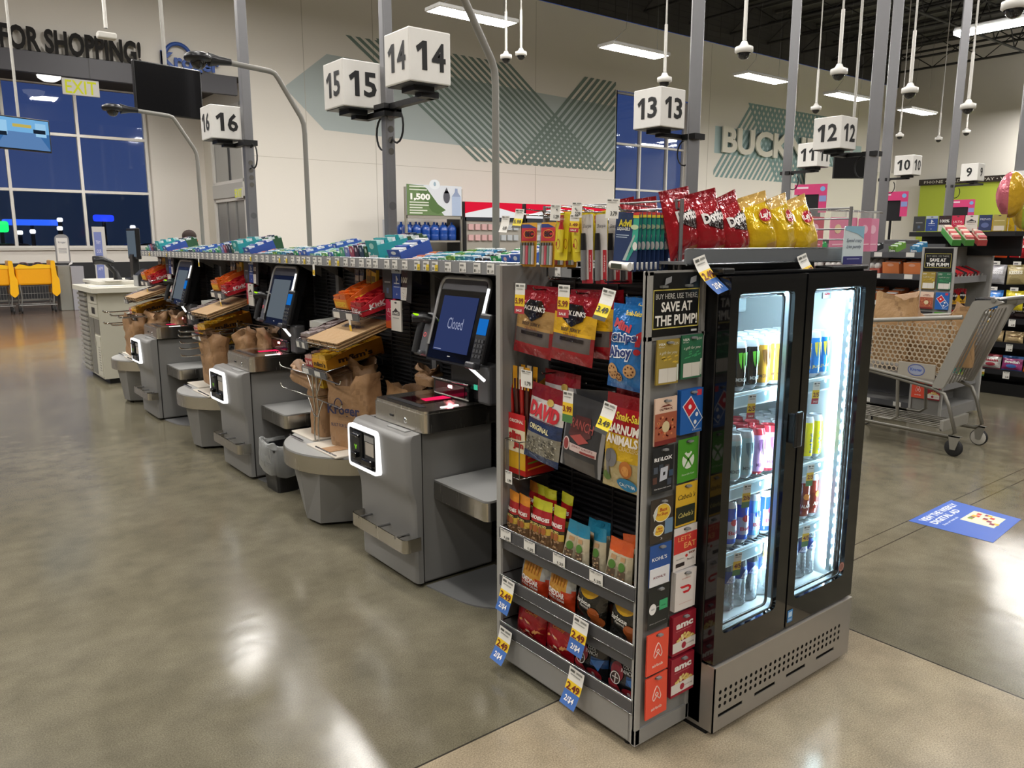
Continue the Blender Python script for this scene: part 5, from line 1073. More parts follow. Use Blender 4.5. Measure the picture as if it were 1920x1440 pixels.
slots = [(1.875, 2.0), (2.065, 2.18), (2.245, 2.36), (2.43, 2.545)]; px = 1.868
for a, b in slots: t.box(px, a, ky, ky + .003, .052, .0895, KC, 'alum'); t.box(a, b, ky, ky + .003, .052, .062, KC, 'alum'); t.box(a, b, ky, ky + .003, .074, .0895, KC, 'alum'); px = b
t.box(px, 2.585, ky, ky + .003, .052, .0895, KC, 'alum')
t.build('kick_plate', fr, 'brushed metal kick plate with punched holes and slots')
t = M(FO); t.box(kx0 + .006, kx1, ky + .03, 1.6, .0, .2, C('0c0c0d'), 'matte'); t.build('plinth', fr)
t = M(FO); t.box(FX0 - .02, FX1, 1.39, FYB, FT, FT + .006, BK, 'plastic'); t.box(FX0, FX0 + .05, 1.385, 1.45, FT, FT + .018, C('1c1c1e'), 'plastic', .004); t.box(2.42, FX1, 1.385, 1.45, FT + .004, FT + .014, C('1c1c1e'), 'plastic', .004); t.build('top_cap', fr)
t = M(FO); t.box(FX1, FX1 + .004, 1.42, 1.45, .3, .62, C('6aa52c'), 'card'); t.build('green_side_label', fr)
# drinks
tall, slim = .158, .155
dk = lambda c, w_, wc: claw(c, w_, wc)
def juice(m, sf): dk('d8c23a', 'JUICE', 'e8d25a')(m, sf)
def redbull(col='26407a'):
    def f(m, sf): m.text('Red Bull', 0, .06, .07, .013, C(col), -.0008, bold=.02, surf=sf, cut=.01, rot=math.pi / 2)
    return f
def panels(c1, c2, word='', wc='f0f0f0'):
    def f(m, sf):
        m.poly([(-.024, .03), (.024, .03), (.024, .09), (-.024, .09)], C(c1), -.0006, 'gloss', sf, .012); m.disc(0, .085, .013, .012, C(c2), -.0012, 'gloss', 12, sf)
        if word: m.text(word, 0, .05, .036, .013, C(wc), -.0014, bold=.02, surf=sf, cut=.01)
    return f
CAN = {'green': can(.031, tall, '1d1b1c', dk('6fd03a', 'MONSTER', 'd8d8d8')), 'gold': can(.031, tall, 'd89a3a', dk('8a5a24', 'MONSTER', '6a4420')), 'rose': can(.031, tall, 'd8646a', dk('f0d0d0', 'MONSTER', 'f0e0e0')),
       'white': can(.031, tall, 'b4d4dc', dk('6a8a98', 'MONSTER', '5a6a74')), 'pink': can(.031, tall, 'd9a4d4', dk('8a4a8c', 'MONSTER', '6a3a6c'), 'b3303c'), 'redsilver': can(.031, tall, 'b3323c', panels('d8d8da', 'c03038')), 'juice': can(.031, tall, '2f86d0', juice),
       'yellow': can(.027, slim, 'e8dc28', redbull()), 'bluesilver': can(.027, slim, '3058c8', panels('b8c4dc', 'c03a50', 'Bull', 'c03a50')), 'sugarfree': can(.027, slim, '7ab4e4', panels('c4dcf0', '3058c8', 'Bull', 'c03a50')), 'brown': can(.028, tall, '8a2f24', panels('7a241c', 'd8843a', 'ALANI', 'f0dcc8')), 'purple': can(.028, tall, '4a3a9c', panels('3a2c84', '7a6ad0')),
       'water': bottle_water()}
CANM = {k: v.mesh('drink_can' if k != 'water' else 'water_bottle') for k, v in CAN.items()}
words = {'green': 'black energy drink can with green claw', 'gold': 'gold energy drink can', 'rose': 'rose red energy drink can', 'white': 'pale blue energy drink can', 'pink': 'pink energy drink can with red lid', 'redsilver': 'red and silver drink can', 'juice': 'bright blue energy drink can', 'yellow': 'slim yellow energy drink can', 'bluesilver': 'slim blue and silver energy drink can', 'sugarfree': 'slim light blue energy drink can', 'brown': 'dark red drink can with orange spot', 'purple': 'purple drink can', 'water': 'clear water bottle with blue label'}
cols = [1.955, 2.02, 2.085, 2.15, 2.215, 2.28, 2.345, 2.40, 2.455, 2.515, 2.57]
layout = [(1.056, 'top shelf', ['green', 'green', 'green', 'green', 'gold', 'gold', 'rose', 'rose', 'juice', 'juice', 'juice']), (.756, 'second shelf', ['white', 'white', 'white', 'white', 'pink', 'pink', 'redsilver', 'redsilver', 'yellow', 'yellow', 'yellow']),
          (.532, 'third shelf', ['bluesilver', 'bluesilver', 'bluesilver', 'bluesilver', 'sugarfree', 'bluesilver', 'bluesilver', 'purple', 'purple', 'brown', 'brown']), (.307, 'cooler floor', ['water'] * 11)]
for z, sh, ks in layout:
    for row in range(3):
        for i, k in enumerate(ks):
            if not k or (row and (sh == 'third shelf' and row > 1)): continue
            nm = 'water_bottle' if k == 'water' else 'drink_can'
            if row == 0: same = [j for j in range(len(ks)) if ks[j] == k]; lab = '%s, front of the %s%s' % (words[k], sh, ', %s from left' % ORD[same.index(i)] if len(same) > 1 else '')
            else: lab = words[k] + ' behind the front row, ' + sh
            inst(CANM[k], nm, lab, 'water bottle' if k == 'water' else 'drink can', (cols[i], FY + .098 + .066 * row, z), (0, 0, R(rnd.uniform(-25, 5))), '%s on the %s of the cooler' % ('bottles' if k == 'water' else 'cans', sh))
for x, z, pr, s_ in ((2.10, 1.03, '2/5', 'SALE'), (2.47, 1.03, '2/5', 'SALE'), (2.10, .735, '2/6', ''), (2.47, .735, '2/5', ''), (2.07, .51, '4/5', ''), (2.235, .51, '2/4', ''), (2.47, .51, '4/5', '')):
    rows = 's' if s_ else 'g'; o = sale_tag(.036, .078, rows, pr, s_, '7a2418').build('price_tag', fr, 'yellow tag %s' % pr, (x - FO[0], FY + .043 - FO[1], z + .016), (0, R(4), R(-8)))
# ------------------------------------------------------------------ chip shelf on the cooler
so = (2.17, 1.6, FT); cs_ = thing('chip_shelf', 'grey wire-sided shelf of chip bags on top of the cooler', 'display shelf', so)
m = M(so); m.box(1.757, 2.60, 1.452, 1.80, 1.456, 1.464, C('77787a')); m.box(1.86, 2.5, 1.5, 1.78, FT + .006, 1.456, C('2a2a2c')); m.build('shelf', cs_)
m = M(so); m.box(1.755, 2.59, 1.443, 1.452, 1.455, 1.498, C('6e7276'), 'gloss', .002); m.tube([(1.755, 1.445, 1.499), (2.59, 1.445, 1.499)], .003, C('c2c6c8'), 'chrome', 6); m.tube([(1.755, 1.442, 1.456), (2.59, 1.442, 1.456)], .003, C('9aa0a4'), 'chrome', 6); m.build('price_rail', cs_)
for x, y0, y1 in ((1.795, 1.50, 2.1), (2.66, 1.47, 2.0)):
    m = M(so); gc = C('8e8e90')
    for y in (y0, y1): m.tube([(x, y, 1.44), (x, y, 1.64)], .006, gc, 'alum', 6)
    if x < 2: m.tube([(x, y0 + .02, 1.44), (x, y0 + .02, 1.64)], .004, gc, 'alum', 6)
    for k in range(6): m.tube([(x, y0, 1.455 + k * .036), (x, y1, 1.455 + k * .036)], .003, gc, 'alum', 5)
    m.build('wire_side', cs_)
for x in (1.80, 2.315):
    o = sale_tag(.052, .11, 'b', '2.49', '2/$4', '6a1f18', .055).build('price_tag', cs_, 'yellow and blue 2.49 tag', (x - so[0], 1.438 - so[1], 1.478 - FT), (R(-10), R(-14), R(0)))
def bigchips(red):
    if red: m, sf = pouch(.15, .205, .07, lambda u, v: C('9c5a2c') if (v < .17 and u > -.1) else C('8c1620') if v > .82 else C('a01822'), 18, 24, 11, cr=1.5); m.poly([(-.045, .13), (.06, .14), (.07, .105), (.03, .08), (-.03, .1)], C('241414'), -.0012, 'foil', sf); m.text('Doritos', .01, .125, .11, .032, C('e8e4e0'), -.002, bold=.05, surf=sf)
    else:
        m, sf = pouch(.15, .205, .07, lambda u, v: C('d8b060') if v > .84 else (C('c89a50') if (v < .2 and u > 0) else C('e0b81a')), 18, 24, 12, cr=1.5); m.disc(.02, .13, .034, .027, C('d8a41e'), -.0012, 'foil', 18, sf); m.disc(.02, .132, .033, .02, C('b02030'), -.0018, 'foil', 18, sf, .1); m.text("Lay's", .02, .132, .055, .022, C('f4eee4'), -.0025, bold=.03, shear=.2, surf=sf)
    return m.mesh('chip_bag')
br, by = bigchips(1), bigchips(0)
for i, (k, x, y, z, rx, ry, rz) in enumerate([(br, 1.85, 1.525, 1.470, -8, -9, 6), (br, 1.965, 1.515, 1.468, -8, -11, 2), (br, 2.09, 1.51, 1.466, -10, -17, 6), (by, 2.215, 1.51, 1.468, -8, -13, -4), (by, 2.35, 1.515, 1.468, -8, -12, 10), (by, 2.465, 1.51, 1.468, -10, -15, 0), (br, 1.90, 1.70, 1.466, -4, -8, 0), (br, 1.885, 1.775, 1.466, -4, -10, 0)]):
    nm = 'red tortilla chip bag' if k is br else 'yellow potato chip bag'; pos = ['left one of the front three', 'middle one of the front three', 'right one of the front three'][i % 3] if i < 6 else ['its dark corner behind the front left bag', 'leftmost, behind the wire side'][i - 6]
    inst(k, 'chip_bag', '%s on the cooler top, %s' % (nm, pos), 'chip bag', (x, y, z), (R(rx), R(ry), R(rz)), 'chip bags on the cooler').scale = (1, 1, 1) if i < 6 else (.7, .7, .93)
# ------------------------------------------------------------------ goods hanging above the near rack
def hang(me, name, lab, cat, y, ztop, x, grp, h, ry=0, rx=0, rz=0): return inst(me, name, lab, cat, (x, y, ztop - h), (R(rx), R(ry), NX + R(rz)), grp)
def blister(w_, h, col, draw, thick=.0015, mat='card'):
    m = M(); m.prism(rounded([(-w_ / 2, 0), (w_ / 2, 0), (w_ / 2, h), (-w_ / 2, h)], .006, 3), 0, thick, 'y', C(col), mat); draw(m); return m.mesh('blister')
def d_light(m):
    m.rect(-.036, .036, .085, .128, C('c8323e'), -.0006); m.poly([(-.036, .128), (.036, .128), (.0, .14), (-.036, .14)], C('2c3f8a'), -.0006); m.text('BIC', .002, .108, .04, .018, C('1c1a1a'), -.0012, bold=.05); m.ring(.002, .108, .028, .014, .002, C('e8a82c'), -.001)
    for k, c in enumerate(('6a7a78', 'b8b0b0', 'c85a68', '7a9488', 'c8c0c0')): m.tube([(-.027 + k * .0135, -.007, .008), (-.027 + k * .0135, -.007, .07)], .0055, C(c), 'gloss', 6); m.tube([(-.027 + k * .0135, -.007, .07), (-.027 + k * .0135, -.007, .08)], .005, C('b9b9b9'), 'chrome', 6)
lg = blister(.074, .145, 'd8a030', d_light)
for y, x, n in ((2.072, 1.70, 0), (1.975, 1.70, 1), (1.96, 1.735, 2), (1.935, 1.76, 3)):
    hang(lg, 'lighter_pack', 'pack of lighters on a red and blue card, %s' % ['leftmost', 'second from the left', 'behind the second pack', 'rearmost on that hook'][n], 'lighter pack', y, 1.582, x, 'hanging lighter packs', .145, rx=-2, rz=rnd.uniform(-6, 6))
def d_glue(m):
    m.rect(-.025, .004, .118, .14, C('a82a20'), -.0006); m.text('KrazyGlue', -.01, .127, .04, .009, C('f0e4d0'), -.001); m.tube([(.004, -.009, .025), (.004, -.009, .095)], .010, C('e8d84a'), 'gloss', 8); m.tube([(.004, -.009, .095), (.004, -.009, .118)], [.009, .005], C('b3303a'), 'gloss', 8)
    m.ring(.006, .05, .008, .016, .002, C('a82a20'), -.0205); m.rect(-.027, -.014, .045, .056, C('a82a20'), -.0006)
gl = blister(.060, .150, 'd8c41c', d_glue)
for i, (y, x, l) in enumerate([(1.875, 1.67, 2), (1.855, 1.69, -5), (1.83, 1.71, -6), (1.785, 1.67, -9), (1.765, 1.69, -8), (1.74, 1.72, -7)]):
    hang(gl, 'glue_pack', 'yellow glue card, %s' % ['front left one', 'second one on the left hook', 'rear one on the left hook', 'front one under the red SALE tag', 'second one under the SALE tag', 'rearmost one by the markers'][i], 'glue pack', y, 1.612, x, 'hanging glue packs', .15, ry=l, rx=-2)
def d_marker(m):
    m.tube([(-.009, -.008, .01), (-.009, -.008, .10)], .0085, C('77787a'), 'plastic', 8); m.tube([(-.009, -.008, .10), (-.009, -.008, .15)], [.009, .007], C('141416'), 'plastic', 8); m.rect(.006, .022, .01, .10, C('b0202c'), -.0006); m.text('Sharpie', .0, .17, .036, .014, C('55555a'), -.0008, shear=.3); m.rect(-.024, .024, .0, .012, C('a82030'), -.0007); m.text('Sharpie', .014, .06, .05, .008, C('f0e8e8'), -.0012, rot=math.pi / 2)
mk = blister(.048, .205, 'd0ccc8', d_marker)
for i, (y, x) in enumerate([(1.745, 1.665), (1.70, 1.68), (1.68, 1.715), (1.66, 1.745)]): hang(mk, 'marker_pack', 'marker pen blister pack, %s' % ['front one with the black pen', 'second one behind the headache pill card', 'third one, its red foot below the pill card', 'rearmost one'][i], 'marker pack', y, 1.60, x, 'hanging marker packs', .205, ry=-2)
def d_advil(m):
    g = C('3aa890'); m.poly([(.022, .06), (.045, .06), (.045, .165), (.024, .165)], g, -.0006); m.disc(.036, .072, .009, .012, C('e4e2dc'), -.0011, n=10); m.poly([(.045, .165), (.045, .10), (-.0, .03), (.014, .03), (.045, .08)], C('2f9484'), -.0007)
    m.poly([(-.008, .03), (.004, .03), (.034, .10), (.03, .105)], C('a8b8b4'), -.0009); m.text('Advil', -.008, .135, .05, .020, C('e8d83a'), -.0010, bold=.04); m.text('LIQUI-GELS', -.012, .118, .05, .010, C('e8ece8'), -.0010, bold=.03); m.disc(.03, .125, .015, .007, C('c4d8ae'), -.0012, n=14); m.rect(-.04, .01, .1, .102, C('b8c8dc'), -.001); m.rect(-.04, .004, .094, .096, C('b8c8dc'), -.001); m.rect(.022, .045, .158, .165, C('c83a34'), -.0012); m.rect(.022, .045, .150, .158, C('e0cc3a'), -.0012)
    m.tube([(-.04, -.013, .014), (.024, -.013, .014)], .012, C('dcdad4'), 'plastic', 10); m.tube([(.024, -.013, .014), (.036, -.013, .014)], .012, C('f0eee8'), 'plastic', 10); m.rect(-.028, .014, .006, .02, C('3a4030'), -.026)
ad = blister(.092, .165, '1f3560', d_advil)
for i in range(8): hang(ad, 'pill_card', 'dark blue and green headache pill card, %s' % ('frontmost' if i == 0 else '%s behind the front card' % ORD[i - 1]), 'pill card', 1.602 - i * .0025, 1.602, 1.672 + i * .0165, 'hanging pill cards', .165, ry=3 if i == 0 else 0, rx=-1)
hp = thing('peg_bar', 'chrome peg hooks above the near rack', 'peg hooks', (1.8, 1.8, 1.44))
for y, x0 in ((2.072, 1.68), (1.965, 1.68), (1.865, 1.655), (1.775, 1.65), (1.74, 1.65), (1.60, 1.655)):
    m = M((1.8, 1.8, 1.44)); m.tube([(1.80, y, 1.605), (x0, y, 1.608), (x0 - .012, y, 1.618)], .0028, C('c2c2c2'), 'chrome', 5); m.tube([(1.80, y, 1.618), (x0 + .01, y, 1.626)], .002, C('c2c2c2'), 'chrome', 5); m.build('peg_hook', hp)
m = M((1.8, 1.8, 1.44)); m.tube([(1.80, 1.5, 1.612), (1.80, 2.1, 1.612)], .004, C('9a9a9a'), 'chrome', 5)
for y in (1.52, 2.09): m.tube([(1.80, y, 1.40), (1.80, y, 1.612)], .004, C('77777a'), 'chrome', 5)
m.build('crossbar', hp)
for y, z, w_, h, rows, pr, s_, cu in ((2.05, 1.625, .046, .062, 'l', '5.99', '', .012), (2.125, 1.605, .044, .055, 'w', '4.99', '', .01), (1.872, 1.632, .048, .048, 'w', '1.29', '', 0), (1.775, 1.636, .046, .045, 'w', '2.29', '', 0), (1.785, 1.60, .042, .052, 's', '1.49', 'SALE', 0), (1.625, 1.640, .052, .055, 'w', '3.79', '', 0)):
    sale_tag(w_, h, rows, pr, s_, '2a281c' if rows != 's' else '7a2418', cu).build('price_tag', hp, 'tag reading ' + pr, (1.648 - 1.8, y - 1.8, z - 1.44), (R(-3), R(3), NX))
# ------------------------------------------------------------------ brown bags and wire racks at the bagging tables
BR = C('a07c58')
def paper_bag(w_, d, h, seed, top=.03, flare=0., amp=.010, logo=False, n=30, k=14, col=None, handle=0, lean=0.):
    m = M(); vs = []; fs = []; cs = []; c0 = col or BR
    for j in range(k + 1):
        v = j / k
        for i in range(n):
            a = 2 * math.pi * i / n; c, s = math.cos(a), math.sin(a); e = .42
            x = math.copysign(abs(c) ** e, c) * w_ / 2; y = math.copysign(abs(s) ** e, s) * d / 2
            f = 1 + flare * max(0, v - .55) - (.10 * math.sin(v * 9 + seed) * .3); q = noise.noise(Vector((x * 16, y * 16 + seed * 5, v * 5))) * amp * (.25 + 1.4 * v)
            q2 = noise.noise(Vector((x * 40 + 9, y * 40, v * 9 + seed))) * amp * .5 * v
            z = v * h + (.6 * top * math.sin(a * 2 + seed) + top * .5 * noise.noise(Vector((c * 2.2, s * 2.2, seed)))) * v ** 3
            if handle and abs(x) > w_ * .28: z += handle * v ** 3
            vs.append((x * f + c * (q + q2) + lean * v * h, y * f + s * (q + q2), z))
    for j in range(k):
        for i in range(n): fs.append((j * n + i, j * n + (i + 1) % n, (j + 1) * n + (i + 1) % n, (j + 1) * n + i)); cs.append(mixc(c0, (.02, .012, .008), 0) if (i + j) % 7 else mixc(c0, C('7e5e40'), .5))
    m.add(vs, fs, cs, 'paper', True); b = len(vs)
    m.add(vs[:n], [tuple(range(n - 1, -1, -1))], c0, 'paper')
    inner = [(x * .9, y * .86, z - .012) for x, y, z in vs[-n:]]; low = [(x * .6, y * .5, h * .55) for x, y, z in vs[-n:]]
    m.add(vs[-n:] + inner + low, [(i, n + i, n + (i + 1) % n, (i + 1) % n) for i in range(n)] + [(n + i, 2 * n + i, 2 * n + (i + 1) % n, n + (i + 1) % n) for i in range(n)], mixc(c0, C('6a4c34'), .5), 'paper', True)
    if logo:
        sf = lambda x, z: -d / 2 * (1.03) - amp * .7
        NV = C('25264a'); m.text('Kroger', .005, h * .58, w_ * .78, h * .2, NV, -.001, bold=.03, surf=sf, cut=.03); m.tube([(w_ * (-.1) + .035 * math.cos(R(a)), -d / 2 * 1.03 - amp * .7 - .002, h * .63 + .05 * math.sin(R(a))) for a in range(20, 200, 15)], .0035, NV, 'card', 4)
        m.text('BUILT FOR SUPPORT', 0, h * .36, w_ * .6, h * .05, NV, -.001, bold=.02, surf=sf, cut=.04)
    return m
def rack_frame(O, parts, name, lab):
    r = thing('bag_rack', lab, 'wire bag rack', O, group='wire bag racks')
    for nm, paths in parts:
        for p, rr in paths: m = M(O); m.tube(p, rr, C('c4c1ba'), 'chrome', 6); m.build(nm, r)
    return r
# nearest rack: two bent uprights with arms spread along the table
X, Y0, Y1 = 1.775, 4.035, 3.985; O = (1.9, 4.01, .43); ups, arms = [], []
for y in (Y0, Y1): ups.append(([(X, y, .43), (X, y, .52), (X + .008, y, .60), (X, y, .68), (X, y, .80)], .005))
for xx in (X, X + .25):
    for z in (.795, .67):
        for sg, y, l in ((1, Y0, .42), (-1, Y1, .28)):
            arms.append(([(xx, y, z), (xx, y + sg * l, z - .004), (xx - .004, y + sg * (l + .02), z + .002), (xx - .004, y + sg * (l + .028), z + .02)], .0045)); arms.append(([(xx, y, z - .10), (xx, y + sg * .04, z - .04), (xx, y + sg * .07, z - .004)], .0038))
rack_frame(O, [('upright', ups), ('arm', arms), ('crossbar', [([(X, Y0, .57), (X, Y1, .57)], .004), ([(X, Y0, .67), (X + .25, Y0, .67)], .004), ([(X, Y1, .67), (X + .25, Y1, .67)], .004)])], '', 'chrome wire bag rack on the nearest bagging table')
bg = 'brown carrier bags at the bagging tables'
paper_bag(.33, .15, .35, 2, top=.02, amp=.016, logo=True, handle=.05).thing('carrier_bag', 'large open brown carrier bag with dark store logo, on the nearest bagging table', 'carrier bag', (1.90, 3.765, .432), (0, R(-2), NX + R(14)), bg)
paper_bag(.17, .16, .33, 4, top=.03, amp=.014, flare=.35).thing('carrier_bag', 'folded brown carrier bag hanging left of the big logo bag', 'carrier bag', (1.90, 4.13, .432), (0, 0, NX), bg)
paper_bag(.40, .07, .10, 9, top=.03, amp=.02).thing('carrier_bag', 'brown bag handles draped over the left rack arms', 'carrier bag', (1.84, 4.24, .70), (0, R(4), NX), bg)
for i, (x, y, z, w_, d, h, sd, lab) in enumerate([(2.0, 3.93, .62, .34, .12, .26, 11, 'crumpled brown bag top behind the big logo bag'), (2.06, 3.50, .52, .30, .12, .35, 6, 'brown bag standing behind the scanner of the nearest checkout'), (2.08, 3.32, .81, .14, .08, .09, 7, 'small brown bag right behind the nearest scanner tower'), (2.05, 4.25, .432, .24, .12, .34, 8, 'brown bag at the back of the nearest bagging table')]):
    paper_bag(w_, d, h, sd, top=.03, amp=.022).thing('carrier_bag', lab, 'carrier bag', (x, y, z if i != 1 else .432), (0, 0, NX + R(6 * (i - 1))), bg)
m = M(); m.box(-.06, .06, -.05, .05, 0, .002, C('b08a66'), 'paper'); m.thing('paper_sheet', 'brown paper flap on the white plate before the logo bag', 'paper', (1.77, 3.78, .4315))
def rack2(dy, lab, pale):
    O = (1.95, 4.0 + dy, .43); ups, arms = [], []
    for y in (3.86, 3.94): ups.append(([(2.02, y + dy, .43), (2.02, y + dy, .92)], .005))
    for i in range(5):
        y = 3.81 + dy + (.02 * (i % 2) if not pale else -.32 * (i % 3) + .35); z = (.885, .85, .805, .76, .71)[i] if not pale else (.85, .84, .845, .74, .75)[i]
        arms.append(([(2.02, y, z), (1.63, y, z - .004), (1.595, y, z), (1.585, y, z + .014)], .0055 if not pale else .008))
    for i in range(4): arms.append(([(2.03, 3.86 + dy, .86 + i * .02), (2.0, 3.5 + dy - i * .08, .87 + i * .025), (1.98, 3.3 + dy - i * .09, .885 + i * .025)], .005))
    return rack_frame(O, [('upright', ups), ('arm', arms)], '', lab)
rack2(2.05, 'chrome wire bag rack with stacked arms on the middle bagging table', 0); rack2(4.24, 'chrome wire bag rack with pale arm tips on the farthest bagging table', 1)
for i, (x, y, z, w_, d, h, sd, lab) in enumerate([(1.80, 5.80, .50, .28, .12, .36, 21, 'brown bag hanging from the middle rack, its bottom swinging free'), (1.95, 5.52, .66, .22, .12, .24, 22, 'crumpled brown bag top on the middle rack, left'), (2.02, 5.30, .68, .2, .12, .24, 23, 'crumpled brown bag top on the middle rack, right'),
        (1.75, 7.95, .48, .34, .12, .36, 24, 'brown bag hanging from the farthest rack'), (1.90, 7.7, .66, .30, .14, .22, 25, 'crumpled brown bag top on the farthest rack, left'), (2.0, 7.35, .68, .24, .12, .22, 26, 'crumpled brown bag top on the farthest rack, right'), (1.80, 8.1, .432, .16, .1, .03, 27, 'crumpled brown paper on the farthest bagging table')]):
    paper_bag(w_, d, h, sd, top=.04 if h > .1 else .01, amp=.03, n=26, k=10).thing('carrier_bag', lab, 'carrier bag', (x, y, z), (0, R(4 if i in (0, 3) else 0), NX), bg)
# waste bin with clear liner
O = (1.85, 4.66, 0); tb = thing('waste_bin', 'black waste bin with clear plastic liner between the checkouts', 'waste bin', O)
m = M(O); b0 = rounded([(1.71, 4.49), (1.95, 4.49), (1.95, 4.73), (1.71, 4.73)], .03, 4); n = len(b0); cx, cy = 1.83, 4.61
vs = [(cx + (a - cx) * f, cy + (b - cy) * f, z) for f, z in ((.82, .0), (1.02, .27), (1.05, .28), (1.0, .275), (.84, .02)) for a, b in b0]; m.add(vs, [(j * n + i, j * n + (i + 1) % n, (j + 1) * n + (i + 1) % n, (j + 1) * n + i) for j in range(4) for i in range(n)], C('1d1d1f'), 'plastic'); m.add(vs[:n], [tuple(range(n))], BLK, 'plastic'); m.build('bin_body', tb)
m = M(O); nn = 36; rings = [(1.06, .11), (1.14, .15), (1.16, .21), (1.12, .26), (1.10, .30), (1.02, .31), (.96, .27), (.9, .18)]
vs = []
for f, z in rings:
    for i in range(nn):
        a = 2 * math.pi * i / nn; c, s = math.cos(a), math.sin(a); x = math.copysign(abs(c) ** .5, c) * .125; y = math.copysign(abs(s) ** .5, s) * .125; q = 1 + noise.noise(Vector((c * 3, s * 3, z * 14))) * .12
        vs.append((cx + x * f * q, cy + y * f * q, z + .03 * noise.noise(Vector((c * 2, s * 2, 7 + z)))))
m.add(vs, [(j * nn + i, j * nn + (i + 1) % nn, (j + 1) * nn + (i + 1) % nn, (j + 1) * nn + i) for j in range(len(rings) - 1) for i in range(nn)], C('c8cac8'), 'film', True); m.build('liner', tb)

# ------------------------------------------------------------------ gum and mint cartons on the long top shelf
def carton(w_, d, h, front, top, side=None, deco='', dc='f4f4f4', tops=None, lip=.6):
    """display carton facing -y: front lip, packs showing on top"""
    m = M(); side = side or front
    m.box(-w_ / 2, w_ / 2, 0, d, 0, h * .82, C(side), 'card'); m.box(-w_ / 2, w_ / 2, -.0012, 0, 0, h, C(front), 'card')
    nx = max(2, int(d / .022))
    for i in range(nx):
        cc = tops or [top]; z1 = h * (.9 + .12 * ((i * 7) % 3) / 2)
        m.box(-w_ / 2 + .003, w_ / 2 - .003, .003 + i * d / nx, .003 + (i + .8) * d / nx, h * .5, z1, C(cc[i % len(cc)]), 'gloss')
    if deco: m.text(deco, 0, h * .36, w_ * .82, h * .36, C('1a2a4a') if dc == 'd' else C(dc), -.0024, bold=.04, shear=.1)
    m.disc(0, h * .78, w_ * .2, h * .12, C(top), -.0022, n=10)
    return m
specs = [  # y offset from the run start, width, depth, height, front, top, text, tint, label words, tilt
    (.03, .062, .17, .075, '3a62b8', 'd8dde8', 'mentos', 'd', 'blue and white round mint carton'), (.10, .055, .17, .07, '3f6cc0', 'e8c0c8', 'mentos', 'd', 'blue mint carton with pink spots'),
    (.175, .05, .17, .065, '2f9a54', 'c8e0c4', '', '', 'green gum carton'), (.235, .045, .16, .055, '26282e', '3a6ab0', '', '', 'black and blue gum carton'), (.29, .05, .16, .055, '1c1d22', 'b8bcc4', 'ICE', 'e8e8e8', 'black gum carton'),
    (.35, .062, .18, .06, '3f86b4', '8cc0dc', 'Extra', 'f4f4f4', 'light blue gum carton'), (.425, .062, .18, .06, '2f8a90', '90ccc4', 'Extra', 'f4f4f4', 'teal gum carton'), (.50, .062, .18, .06, '6a9a3c', 'a8cc70', 'Extra', 'f4f4f4', 'green gum carton with yellow seal'),
    (.575, .055, .16, .05, '4a9a6a', 'b8dcc8', '', '', 'low green gum carton'), (.64, .055, .16, .05, '4a90b8', 'b8d4e4', '', '', 'low blue gum carton'), (.705, .055, .16, .048, '3c9498', 'b4dcd8', '', '', 'low teal gum carton'), (.77, .055, .16, .045, '5a98c0', 'c8dce8', '', '', 'low pale blue gum carton'),
    (.84, .06, .17, .045, 'd8804c', 'e0a890', '', '', 'low orange gum carton'), (.95, .12, .18, .075, '2c52a8', 'dfe6f0', 'ICE BREAKERS', 'f4f4f4', 'wide dark blue mint carton'),
    (1.06, .05, .15, .055, '2f8a84', 'a4ccc4', '', '', 'small teal carton'), (1.17, .12, .18, .13, '2a9aa0', 'a8dcd8', 'Extra', 'f4f4f4', 'tall teal gum carton'),
    (1.28, .045, .17, .10, '2f5a3c', 'c8d8d0', '', '', 'dark green bottle gum carton'), (1.335, .045, .17, .105, '26405a', 'b8c8d8', '', '', 'dark blue bottle gum carton'), (1.39, .045, .17, .105, '3a2a44', 'd8c8d8', '', '', 'dark purple bottle gum carton'), (1.445, .045, .17, .10, 'a8506a', 'e8d4dc', '', '', 'pink bottle gum carton'), (1.50, .05, .17, .095, '7a86c8', 'd8dcf0', '', '', 'lilac bottle gum carton'), (1.56, .05, .17, .09, '5aa88a', 'd0e8dc', '', '', 'mint green bottle gum carton'),
    (1.64, .055, .17, .07, '3a9a6c', 'c0e0d0', '', '', 'short green bottle gum carton'), (1.71, .055, .17, .065, '4a6ab8', 'c8d0e8', '', '', 'short blue bottle gum carton'), (1.79, .06, .17, .06, '6ab05a', 'c8e0b8', '', '', 'grass green gum carton'), (1.87, .06, .17, .055, '58a8b8', 'c8e4e8', '', '', 'pale teal gum carton'), (1.95, .06, .17, .055, '8ab8a0', 'd8e8dc', '', '', 'grey green gum carton')]
cart = []
for q in specs:
    m = carton(q[1], q[2], q[3], q[4], q[5], None, q[6], q[7] or 'f4f4f4', [q[5], 'e8ecec', q[4]]); cart.append(m.mesh('gum_carton'))
runs = [(2.44, 'in the nearest run'), (4.46, 'in the middle run'), (6.50, 'in the farthest run')]
for ri, (ys, rn_) in enumerate(runs):
    for q, me in zip(specs, cart):
        y = ys + q[0] + q[1] / 2 - .03
        if y > 8.2: continue
        tilt = -20 if q[8].startswith('wide') else -12
        inst(me, 'gum_carton', '%s on the long top shelf, %s' % (q[8], rn_), 'gum carton', (1.975, y, 1.398 + (.012 if q[8].startswith('wide') else 0)), (R(-tilt * 1), 0, NX), 'gum and mint cartons on the top shelf')
        if q[0] > 1.2 or q[0] < .2: inst(me, 'gum_carton', '%s on the top shelf, back row %s' % (q[8], rn_), 'gum carton', (2.17, y, 1.435), (R(-tilt), 0, NX), 'gum and mint cartons on the top shelf')

